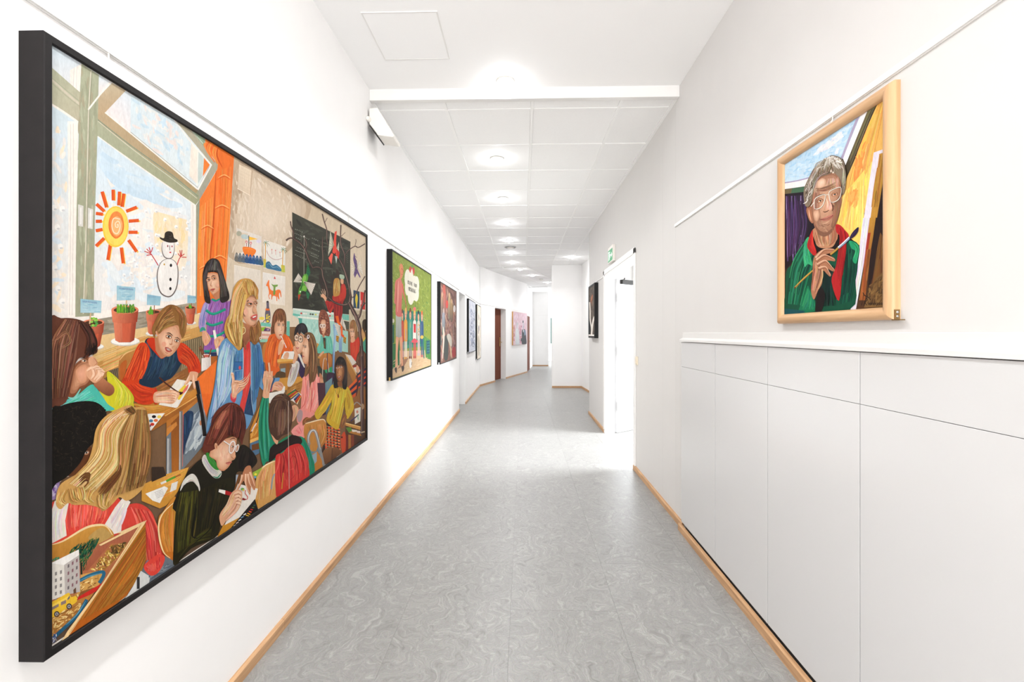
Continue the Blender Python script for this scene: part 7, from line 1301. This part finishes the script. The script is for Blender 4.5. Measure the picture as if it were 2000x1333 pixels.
# ---- unframed pink picture on the wall beyond the bend
s0, s1 = 2.50, 3.96
pa = along((s0 + s1) / 2)
t = thing('canvas_painting', 'unframed pink painting of two pale figures beyond the brown door', 'painting', (pa[0], pa[1], EYE - 0.362), R90 - ANG)
frame_rails(t, s1 - s0, 1.005, [(0, 0), (0, 0.040), (0.012, 0.040), (0.012, 0.0)], M['pine'])
P = Paint([(1001.5, 610.5), (1026, 612.8), (1026.8, 673.5), (1001, 675.5)], s1 - s0 - 0.004, 1.001, 9)
P.at(990, 600, 14.82); P.poly([(150, 140), (530, 180), (560, 1100), (150, 1130)], (226, 196, 204))
P.dabs([(170, 160), (515, 195), (540, 1080), (165, 1110)], 240, 20, 110, 84, [(232, 206, 213), (220, 188, 198), (230, 202, 211), (216, 182, 192), (236, 216, 222), (224, 204, 216)], 0.4); P.dabs([(165, 500), (215, 500), (215, 1000), (165, 1000)], 40, 16, 90, 86, [(206, 150, 150), (216, 170, 160)], 0.2); P.dabs([(330, 500), (400, 500), (390, 1080), (340, 1080)], 40, 16, 90, 86, [(206, 150, 160), (214, 166, 172), (190, 120, 150)], 0.2)
P.sp([(230, 680), (270, 620), (310, 680), (330, 900), (335, 1090), (235, 1100), (225, 900)], (226, 226, 226), (210, 214, 216)); P.ell(272, 500, 22, 50, (206, 206, 206)); P.ell(272, 580, 18, 40, (214, 214, 218)); P.st([(280, 720), (290, 1060)], 22, (240, 240, 240)); P.ell(430, 430, 18, 44, (110, 110, 116)); P.ell(440, 500, 22, 50, (206, 196, 204)); P.ell(440, 580, 20, 40, (190, 184, 194))
P.sp([(400, 690), (430, 640), (470, 640), (505, 700), (520, 880), (528, 1080), (405, 1090), (400, 900)], (54, 56, 62)); P.poly([(428, 640), (458, 650), (450, 740), (432, 720)], (216, 210, 216)); P.sp([(462, 660), (500, 690), (505, 800), (470, 820)], (128, 144, 164)); P.poly([(370, 920), (405, 905), (405, 1000), (375, 1010)], (60, 62, 62)); P.st([(330, 950), (370, 990)], 10, (110, 100, 100))
c = P.build(t, M['paint_small'], 0.0402); c.location.z = 0.002
# ---- small black framed picture on the right wall
t = thing('framed_painting', 'slim black framed dark picture with a white forked shape on the right wall', 'painting', (W, (6.52 + 7.13) / 2, 1.237), -R90)
frame_rails(t, 0.61, 0.795, deep(0.03, 0.055), M['black'])
MB().box(-0.27, 0.27, -0.056, -0.052, 0.03, 0.052).build('mount_strip', M['plastic'], t)
P = Paint([(1151.8, 564.5), (1162.2, 559.5), (1163.4, 657), (1152.7, 657)], 0.55, 0.735, 11)
P.at(1140, 540, 10.25); P.poly([(110, 190), (245, 190), (245, 1210), (110, 1210)], (104, 94, 86))
P.dabs([(125, 250), (228, 215), (238, 1190), (132, 1190)], 160, 9, 70, 86, [(120, 108, 98), (92, 82, 76), (110, 98, 88), (132, 120, 108), (84, 72, 66)], 0.3)
P.ell(178, 460, 20, 90, (150, 92, 72), 8); P.st([(190, 390), (180, 440), (168, 500)], 14, (206, 150, 116)); P.ell(186, 550, 14, 60, (140, 116, 98)); P.sp([(130, 700), (150, 700), (165, 900), (150, 1180), (130, 1180)], (54, 56, 60))
P.st([(138, 520), (148, 700), (152, 880), (180, 1040), (182, 1200)], 22, (238, 230, 220), 0); P.st([(234, 810), (210, 900), (190, 1040), (182, 1200)], 30, (242, 234, 224), 0)
c = P.build(t, M['paint_small'], 0.050); c.location.z = 0.03
hanger(t, -0.15, 0.795, EYE + 0.742 - 1.237 + 0.004, 0.05)
# ---- portrait on the right wall
t = thing('framed_portrait', 'portrait of a grey haired man with a paintbrush in a pale wooden frame', 'painting', (W, (1.318 + 1.905) / 2, 1.348), -R90)
PW, PH = 0.587, 0.682
prof = [(0, 0), (0, 0.012)] + [(0.019 - 0.019 * math.cos(math.pi * k / 22), 0.012 + 0.018 * math.sin(math.pi * k / 22)) for k in range(1, 22)] + [(0.038, 0.010), (0.038, 0.0)]
frame_rails(t, PW, PH, prof, M['beech'], M['beech_x'])
P = Paint([(1528.8, 317.6), (1716, 198.5), (1721, 603), (1535.4, 616.9)], PW - 0.076, PH - 0.076, 12)
def TT(): P.at(1520, 190, 5.795)
def UU(): P.at(1550, 290, 6.66)
def VV(): P.at(1530, 430, 6.835)
P.poly([(1520, 300), (1725, 190), (1725, 610), (1530, 625)], (60, 44, 38))
TT(); P.poly([(45, 730), (870, 200), (690, 700), (310, 910), (50, 960)], (176, 206, 228), (200, 220, 232))
P.dabs([(60, 730), (850, 230), (700, 640), (320, 890), (60, 930)], 200, 20, 80, -30, [(190, 216, 234), (170, 204, 228), (206, 222, 234), (182, 210, 230)], 0.7); P.dabs([(430, 560), (680, 380), (700, 440), (560, 560), (330, 690)], 110, 20, 70, -30, [(234, 234, 230), (244, 240, 234), (220, 226, 232), (226, 222, 226)], 0.9); P.dabs([(600, 590), (650, 560), (640, 650), (600, 660)], 14, 14, 40, -60, [(236, 230, 236), (226, 226, 236)], 0.5)
P.poly([(870, 205), (945, 160), (720, 780), (690, 700)], (242, 236, 234)); P.st([(850, 225), (770, 440), (680, 700)], 26, (176, 164, 188), 0); P.poly([(945, 160), (1055, 90), (1010, 240), (740, 920), (700, 860), (720, 780)], (120, 112, 78), (70, 60, 48)); P.st([(1045, 100), (940, 380), (745, 920)], 22, (40, 34, 34), 1); P.flow([(960, 165), (730, 780)], [(1020, 140), (740, 880)], 40, 12, [(140, 130, 90), (96, 88, 62), (120, 110, 76), (64, 56, 48)])
P.poly([(1055, 90), (1140, 40), (1140, 620), (1030, 660), (960, 1333), (640, 1333), (700, 1100), (740, 920), (900, 520)], (236, 186, 104)); P.flow([(1050, 110), (830, 720), (700, 1300)], [(1130, 80), (1020, 700), (940, 1300)], 170, 28, [(240, 180, 96), (232, 160, 84), (246, 206, 118), (238, 192, 106), (228, 150, 78)]); P.dabs([(840, 560), (940, 500), (900, 1200), (780, 1250)], 40, 28, 140, 95, [(230, 150, 80), (236, 166, 92)], 0.3); P.flow([(930, 900), (920, 1100), (900, 1333)], [(1030, 700), (1000, 1000), (960, 1333)], 40, 24, [(248, 216, 122), (244, 206, 110)])
P.poly([(50, 965), (330, 905), (320, 1000), (55, 1030)], (240, 234, 232)); P.st([(52, 955), (200, 935), (330, 905)], 14, (170, 156, 186), 0); P.poly([(55, 1035), (320, 1000), (320, 1080), (60, 1110)], (76, 110, 84)); P.poly([(55, 1035), (140, 1025), (120, 1110), (60, 1115)], (116, 104, 74))
UU(); P.poly([(400, 900), (870, 300), (870, 1333), (540, 1040)], (244, 206, 110)); P.flow([(640, 560), (580, 820), (540, 1020)], [(860, 420), (860, 900), (850, 1240)], 120, 26, [(246, 212, 118), (240, 186, 100), (250, 222, 132), (236, 172, 92)]); P.dabs([(660, 560), (800, 520), (780, 820), (680, 820)], 40, 30, 120, 100, [(232, 158, 84), (238, 176, 98)], 0.3)
# purple curtain
P.poly([(-150, 590), (150, 560), (260, 900), (240, 1333), (-140, 1333)], (40, 30, 40)); VV(); P.poly([(10, 0), (380, 0), (380, 250), (200, 480), (30, 680)], (38, 28, 36)); PX_ = [(-6, 0)]
for x0, x1, y1, cc in ((40, 60, 560, (96, 70, 120)), (110, 130, 560, (120, 90, 146)), (150, 160, 520, (84, 60, 108)), (230, 235, 380, (140, 112, 164)), (270, 260, 300, (100, 74, 126))):
    P.st([(x0 - 14, -330), (x0, 0), (x1, y1)], 34, cc, 1); P.st([(x0 - 22, -330), (x0 - 6, 0), (x1 - 6, y1 * .9)], 12, mixc(cc, (230, 220, 240), .4), 1)
P.flow([(20, -330), (30, 100), (50, 620)], [(260, -340), (300, 100), (200, 460)], 70, 14, [(70, 50, 90), (110, 84, 136), (50, 36, 56), (30, 22, 30), (88, 44, 84)])
# easel, canvas edge
TT(); P.poly([(1025, 650), (1145, 610), (1145, 650), (1085, 670), (1000, 1400), (930, 1400)], (226, 218, 226)); P.poly([(1085, 668), (1145, 650), (1145, 900), (1070, 1400), (1000, 1400)], (190, 142, 62)); P.poly([(1145, 850), (1160, 1400), (1070, 1400)], (50, 34, 34)); P.flow([(1080, 690), (1040, 1000), (1000, 1333)], [(1140, 670), (1110, 1000), (1070, 1333)], 40, 16, [(206, 160, 76), (160, 112, 48), (190, 140, 62), (120, 80, 44)])
VV(); P.poly([(1020, 0), (1105, 0), (1040, 600), (950, 1210), (880, 1215), (950, 640)], (222, 216, 224)); P.flow([(1040, 0), (970, 600), (890, 1200)], [(1095, 0), (1030, 600), (945, 1200)], 50, 14, [(238, 234, 238), (206, 198, 210), (226, 220, 226)]); P.poly([(1105, 0), (1300, 0), (1310, 1185), (950, 1210), (1040, 640)], (86, 58, 38)); P.poly([(1105, 0), (1190, 0), (1090, 640), (1040, 680), (1060, 400)], (190, 142, 62), (150, 92, 48)); P.poly([(1085, 200), (1120, 200), (1060, 650), (1035, 660)], (166, 60, 48)); P.poly([(1180, 0), (1310, 0), (1310, 300), (1120, 900), (1090, 1000), (1110, 600)], (48, 34, 32))
P.flow([(1075, 420), (1040, 720), (980, 1180)], [(1130, 420), (1090, 720), (1060, 1180)], 70, 16, [(190, 130, 66), (150, 90, 44), (120, 70, 40), (176, 80, 52)]); P.flow([(1240, 200), (1180, 640), (1120, 1100)], [(1300, 300), (1300, 700), (1290, 1100)], 120, 16, [(120, 84, 48), (70, 48, 38), (140, 96, 52), (96, 66, 42), (160, 112, 60)])
P.poly([(1200, 800), (1305, 700), (1308, 1180), (1050, 1190), (1100, 1040)], (126, 96, 58)); P.dabs([(1110, 900), (1300, 740), (1300, 1170), (1070, 1180)], 80, 18, 80, -60, [(140, 108, 64), (106, 78, 48), (120, 88, 52), (90, 66, 44)], 0.5)
# green jacket
P.sp([(50, 700), (140, 590), (280, 400), (330, 240), (420, 470), (560, 560), (700, 420), (880, 300), (980, 380), (970, 560), (940, 800), (870, 1230), (40, 1290), (45, 1000)], (26, 84, 62)); P.flow([(280, 300), (120, 640), (60, 1250)], [(420, 500), (330, 800), (230, 1240)], 170, 24, [(36, 130, 92), (18, 70, 54), (60, 160, 112), (26, 100, 74), (14, 44, 40)]); P.flow([(420, 560), (380, 900), (420, 1240)], [(700, 640), (700, 900), (720, 1220)], 110, 24, [(22, 50, 44), (30, 78, 62), (36, 30, 28), (18, 40, 38)]); P.flow([(780, 420), (780, 800), (740, 1220)], [(960, 400), (950, 700), (870, 1200)], 120, 22, [(24, 86, 66), (18, 56, 48), (34, 110, 82), (14, 40, 38)])
P.sp([(285, 300), (335, 235), (330, 330), (345, 440), (390, 620), (330, 600), (290, 640), (270, 480)], (64, 172, 120)); P.flow([(290, 310), (280, 460), (300, 620)], [(330, 250), (340, 440), (380, 610)], 40, 18, [(90, 196, 140), (40, 140, 96), (64, 170, 118)]); P.sp([(850, 300), (930, 330), (975, 390), (950, 600), (900, 560), (930, 440), (880, 400)], (40, 150, 104)); P.flow([(870, 310), (940, 400), (900, 560)], [(930, 330), (975, 420), (950, 600)], 30, 16, [(70, 180, 126), (30, 120, 84)])
P.sp([(330, 900), (370, 960), (420, 1080), (440, 1180), (420, 1240), (230, 1250), (260, 1120)], (30, 120, 84)); P.flow([(340, 930), (300, 1080), (240, 1240)], [(400, 1030), (430, 1140), (420, 1230)], 50, 20, [(60, 160, 112), (24, 96, 70), (40, 136, 96)]); P.sp([(470, 900), (560, 1000), (520, 1240), (440, 1240), (450, 1080)], (34, 26, 26)); P.poly([(40, 1200), (300, 1230), (300, 1270), (40, 1290)], (30, 84, 90))
# red scarf, neck
P.sp([(385, 140), (420, 300), (480, 400), (640, 400), (700, 300), (700, 80), (560, 60)], (190, 138, 104)); P.flow([(395, 150), (430, 300), (500, 380)], [(680, 100), (680, 280), (600, 380)], 60, 18, [(206, 158, 124), (166, 114, 84), (220, 180, 148), (140, 92, 68)]); P.sp([(385, 240), (420, 330), (500, 390), (640, 380), (700, 280), (740, 240), (730, 360), (640, 430), (480, 440), (400, 380)], (34, 24, 24))
P.sp([(330, 280), (385, 140), (390, 280), (440, 440), (410, 490), (360, 440), (320, 370)], (186, 44, 42)); P.flow([(340, 290), (330, 370), (400, 470)], [(385, 180), (400, 340), (440, 440)], 34, 16, [(214, 66, 56), (150, 32, 34), (196, 52, 46)]); P.sp([(680, 80), (740, 90), (800, 160), (850, 240), (800, 400), (780, 640), (740, 1100), (640, 840), (690, 640), (720, 420), (740, 250), (690, 180)], (180, 42, 44)); P.flow([(700, 100), (740, 300), (680, 720)], [(800, 170), (810, 420), (745, 1060)], 90, 20, [(206, 60, 56), (150, 32, 36), (184, 46, 46), (120, 26, 30)])
# head
P.calm = 0.6
UU(); P.sp([(150, 780), (230, 640), (240, 960), (200, 960), (165, 880)], (176, 120, 90)); P.st([(180, 800), (190, 880), (212, 950)], 16, (220, 172, 140))
P.soft([(235, 560), (280, 400), (400, 330), (520, 330), (580, 440), (590, 560), (600, 720), (560, 880), (530, 980), (490, 1100), (400, 1150), (310, 1110), (250, 980), (225, 800)], (158, 112, 88), (214, 170, 140), (370, 680), 10, 0.6)
P.flow([(250, 560), (250, 800), (320, 1090)], [(330, 420), (320, 760), (380, 1120)], 110, 14, [(190, 144, 116), (160, 114, 90), (206, 164, 136), (130, 90, 70), (180, 150, 130)]); P.flow([(480, 760), (500, 900), (470, 1080)], [(590, 600), (570, 860), (510, 1060)], 90, 13, [(150, 108, 86), (120, 84, 68), (176, 134, 108), (104, 74, 60)]); P.flow([(290, 420), (260, 520), (260, 600)], [(560, 380), (570, 480), (580, 540)], 80, 14, [(196, 152, 124), (214, 176, 148), (170, 126, 102), (226, 190, 164)])
P.flow([(270, 520), (400, 500), (560, 420)], [(280, 560), (400, 560), (570, 500)], 24, 7, [(140, 98, 78), (150, 108, 86)]); P.sp([(360, 860), (390, 780), (420, 660), (450, 680), (485, 780), (470, 820), (410, 830)], (206, 158, 126)); P.flow([(420, 660), (400, 780), (380, 830)], [(450, 680), (480, 780), (450, 820)], 26, 10, [(226, 186, 156), (180, 130, 100), (240, 206, 176)]); P.st([(370, 830), (400, 840), (450, 815)], 12, (96, 64, 50)); P.st([(460, 700), (500, 780), (480, 830)], 14, (110, 76, 60))
P.ell(330, 690, 42, 30, (120, 88, 72), -20); P.ell(512, 610, 42, 28, (126, 92, 76), -14); P.eye(332, 692, 54, -20, (70, 70, 66), .3, 0, (60, 42, 34), .5); P.eye(512, 612, 54, -16, (70, 70, 66), .3, 0, (60, 42, 34), .5); P.st([(280, 640), (330, 610), (390, 600)], 12, (120, 92, 76)); P.st([(450, 560), (510, 530), (570, 530)], 12, (120, 92, 76))
P.st([(330, 936), (400, 930), (460, 905), (505, 880)], 12, (104, 54, 48), 1); P.sp([(340, 938), (420, 938), (500, 886), (470, 930), (400, 955)], (176, 104, 92)); P.sp([(350, 930), (410, 905), (480, 875), (498, 880), (420, 925)], (190, 124, 108)); P.st([(300, 830), (320, 900), (330, 950)], 8, (140, 98, 78)); P.st([(350, 1010), (400, 1030), (460, 1000)], 11, (120, 84, 68)); P.st([(360, 990), (410, 985), (450, 960)], 9, (220, 180, 152)); P.dabs([(300, 1000), (480, 980), (460, 1110), (350, 1130)], 40, 11, 50, 10, [(190, 148, 120), (160, 118, 94), (174, 132, 106)], 0.7)
P.soft([(290, 440), (350, 390), (400, 420), (380, 500), (300, 520)], (206, 164, 136), (236, 204, 180), (340, 450), 6); P.soft([(250, 830), (310, 810), (330, 880), (300, 960), (262, 930)], (196, 150, 122), (224, 184, 156), (285, 870), 6)
P.sp([(520, 740), (580, 700), (570, 860), (530, 960), (500, 1060), (480, 1000), (510, 880)], (138, 98, 78)); P.flow([(500, 760), (500, 900), (480, 1060)], [(590, 680), (560, 880), (500, 1080)], 40, 11, [(150, 108, 86), (128, 90, 72), (170, 126, 100)]); P.sp([(270, 1000), (330, 1080), (420, 1110), (490, 1060), (470, 1120), (400, 1160), (320, 1130)], (136, 96, 76)); P.st([(410, 660), (425, 720), (430, 790)], 14, (238, 206, 180))
# glasses
for pts in ([(258, 680), (290, 640), (390, 608), (388, 690), (350, 770), (280, 798), (258, 760)], [(440, 600), (460, 560), (580, 518), (592, 600), (560, 680), (490, 715), (455, 690)]): P.st(pts + [pts[0]], 10, (226, 220, 206), 0, 3); P.st([(x + 4, y + 6) for x, y in pts], 4, (120, 104, 92), 0, 3)
P.st([(390, 625), (415, 610), (440, 615)], 9, (216, 206, 190), 0); P.st([(258, 700), (230, 740), (215, 760)], 9, (226, 220, 206), 0)
# hair
P.calm = 0.25
P.sp([(120, 600), (130, 500), (180, 380), (240, 260), (320, 180), (420, 110), (480, 90), (580, 130), (630, 220), (640, 330), (650, 420), (640, 560), (610, 620), (600, 500), (570, 400), (520, 340), (500, 300), (460, 330), (400, 350), (310, 380), (280, 430), (240, 540), (225, 680), (190, 760), (140, 740)], (138, 122, 104)); P.flow([(470, 95), (240, 280), (130, 620)], [(480, 300), (310, 380), (220, 660)], 190, 12, [(170, 156, 138), (110, 94, 78), (196, 184, 168), (90, 74, 60), (146, 130, 112), (214, 204, 190)]); P.flow([(480, 95), (600, 240), (600, 500)], [(580, 130), (645, 330), (630, 600)], 110, 11, [(186, 178, 160), (130, 116, 98), (206, 200, 184), (104, 90, 74)]); P.flow([(330, 200), (300, 280), (290, 400)], [(520, 150), (500, 240), (480, 330)], 110, 12, [(104, 84, 62), (130, 108, 84), (84, 66, 50), (150, 130, 106), (190, 176, 156)]); P.dabs([(370, 130), (470, 90), (590, 140), (620, 220), (520, 180), (400, 190)], 60, 13, 50, -30, [(230, 224, 214), (214, 206, 194), (240, 232, 226), (186, 174, 158)], 0.9)
for k in range(70):
    a = P.r.uniform(0, 1); b = P.r.uniform(-1, 1); x = 300 + 260 * a; y = 170 - 60 * math.sin(3.14 * a) + 60 * abs(b) + P.r.uniform(0, 60)
    P.st([(x, y), (x - 40 + 60 * a, y + 10), (x - 70 + 130 * a, y + 60)], 8, P.r.choice([(206, 198, 186), (170, 156, 138), (226, 220, 210), (120, 104, 88)]))
P.dabs([(135, 480), (250, 300), (240, 520), (200, 700), (140, 700)], 50, 10, 60, 110, [(190, 178, 162), (210, 202, 190), (120, 104, 88), (96, 80, 66)], 0.5)
P.st([(120, 720), (160, 700), (180, 650)], 14, (226, 220, 212)); P.st([(470, 190), (500, 260), (510, 350)], 9, (176, 160, 140)); P.ell(466, 300, 9, 18, (236, 214, 196)); P.ell(492, 320, 9, 14, (236, 214, 196)); P.st([(645, 520), (620, 500), (640, 440)], 12, (160, 148, 130))
# hand and brush
VV(); P.st([(165, 925), (280, 800), (400, 690)], 22, (196, 160, 76), 0); P.st([(160, 930), (280, 815), (395, 705)], 8, (110, 80, 44), 0); P.ell(172, 920, 14, 11, (110, 76, 48))
P.sp([(400, 560), (430, 480), (520, 410), (640, 400), (680, 430), (620, 460), (560, 480), (660, 520), (680, 570), (600, 560), (560, 570), (660, 660), (680, 700), (640, 700), (560, 650), (630, 740), (620, 775), (580, 740), (530, 700), (520, 860), (470, 960), (420, 1080), (380, 960), (395, 760)], (176, 122, 92)); P.flow([(410, 560), (400, 760), (390, 980)], [(520, 640), (520, 800), (430, 1060)], 90, 17, [(206, 156, 124), (150, 98, 72), (186, 132, 100), (226, 180, 148), (120, 76, 56)])
for a in (((430, 530), (500, 450), (560, 415), (670, 425)), ((440, 560), (520, 500), (580, 500), (680, 560)), ((450, 620), (540, 570), (590, 590), (670, 695)), ((470, 670), (540, 650), (580, 670), (625, 770))): P.st(list(a), 46, (150, 98, 74), 2); P.st([(x, y - 8) for x, y in a], 28, (206, 158, 128), 2); P.st([(x - 4, y - 14) for x, y in a], 10, (234, 194, 164), 2)
P.st([(620, 480), (680, 430), (720, 390)], 24, (190, 150, 70), 0); P.st([(630, 490), (690, 440), (728, 400)], 8, (96, 70, 44), 0); P.st([(720, 392), (800, 320), (865, 255)], 32, (150, 166, 184), 0); P.st([(716, 384), (790, 315), (855, 250)], 11, (238, 240, 244), 0); P.st([(735, 402), (810, 335), (872, 270)], 7, (50, 60, 80), 0); P.sp([(860, 270), (880, 215), (920, 160), (970, 120), (965, 180), (930, 235), (885, 270)], (46, 32, 66)); P.st([(885, 240), (940, 170)], 9, (86, 70, 110))
# signature
INK = (52, 40, 32)
write(P, '83', 1226, 950, 26, 60, 36, -2, 7, (70, 56, 40)); P.st([(1035, 990), (1060, 1030), (1110, 1060), (1130, 1090)], 10, INK, 0); P.st([(1010, 1160), (1040, 1060), (1050, 1010), (1030, 1100), (1020, 1160)], 7, INK, 0); P.st([(1050, 1165), (1075, 1070), (1095, 1090), (1065, 1120), (1090, 1160)], 7, INK, 0)
for k in range(7): x = 1105 + k * 27; P.st([(x, 1120), (x + 6, 1156), (x + 14, 1124), (x + 20, 1154)], 6, INK, 0)
c = P.build(t, M['paint'], 0.013); c.location.z = 0.038
hanger(t, 0.02, PH, EYE + 0.742 - 1.348 + 0.004, 0.02)
corner_bracket(t, PW / 2 + 0.003, 0.001, 0.024, M['darkbrass'], 0.62)
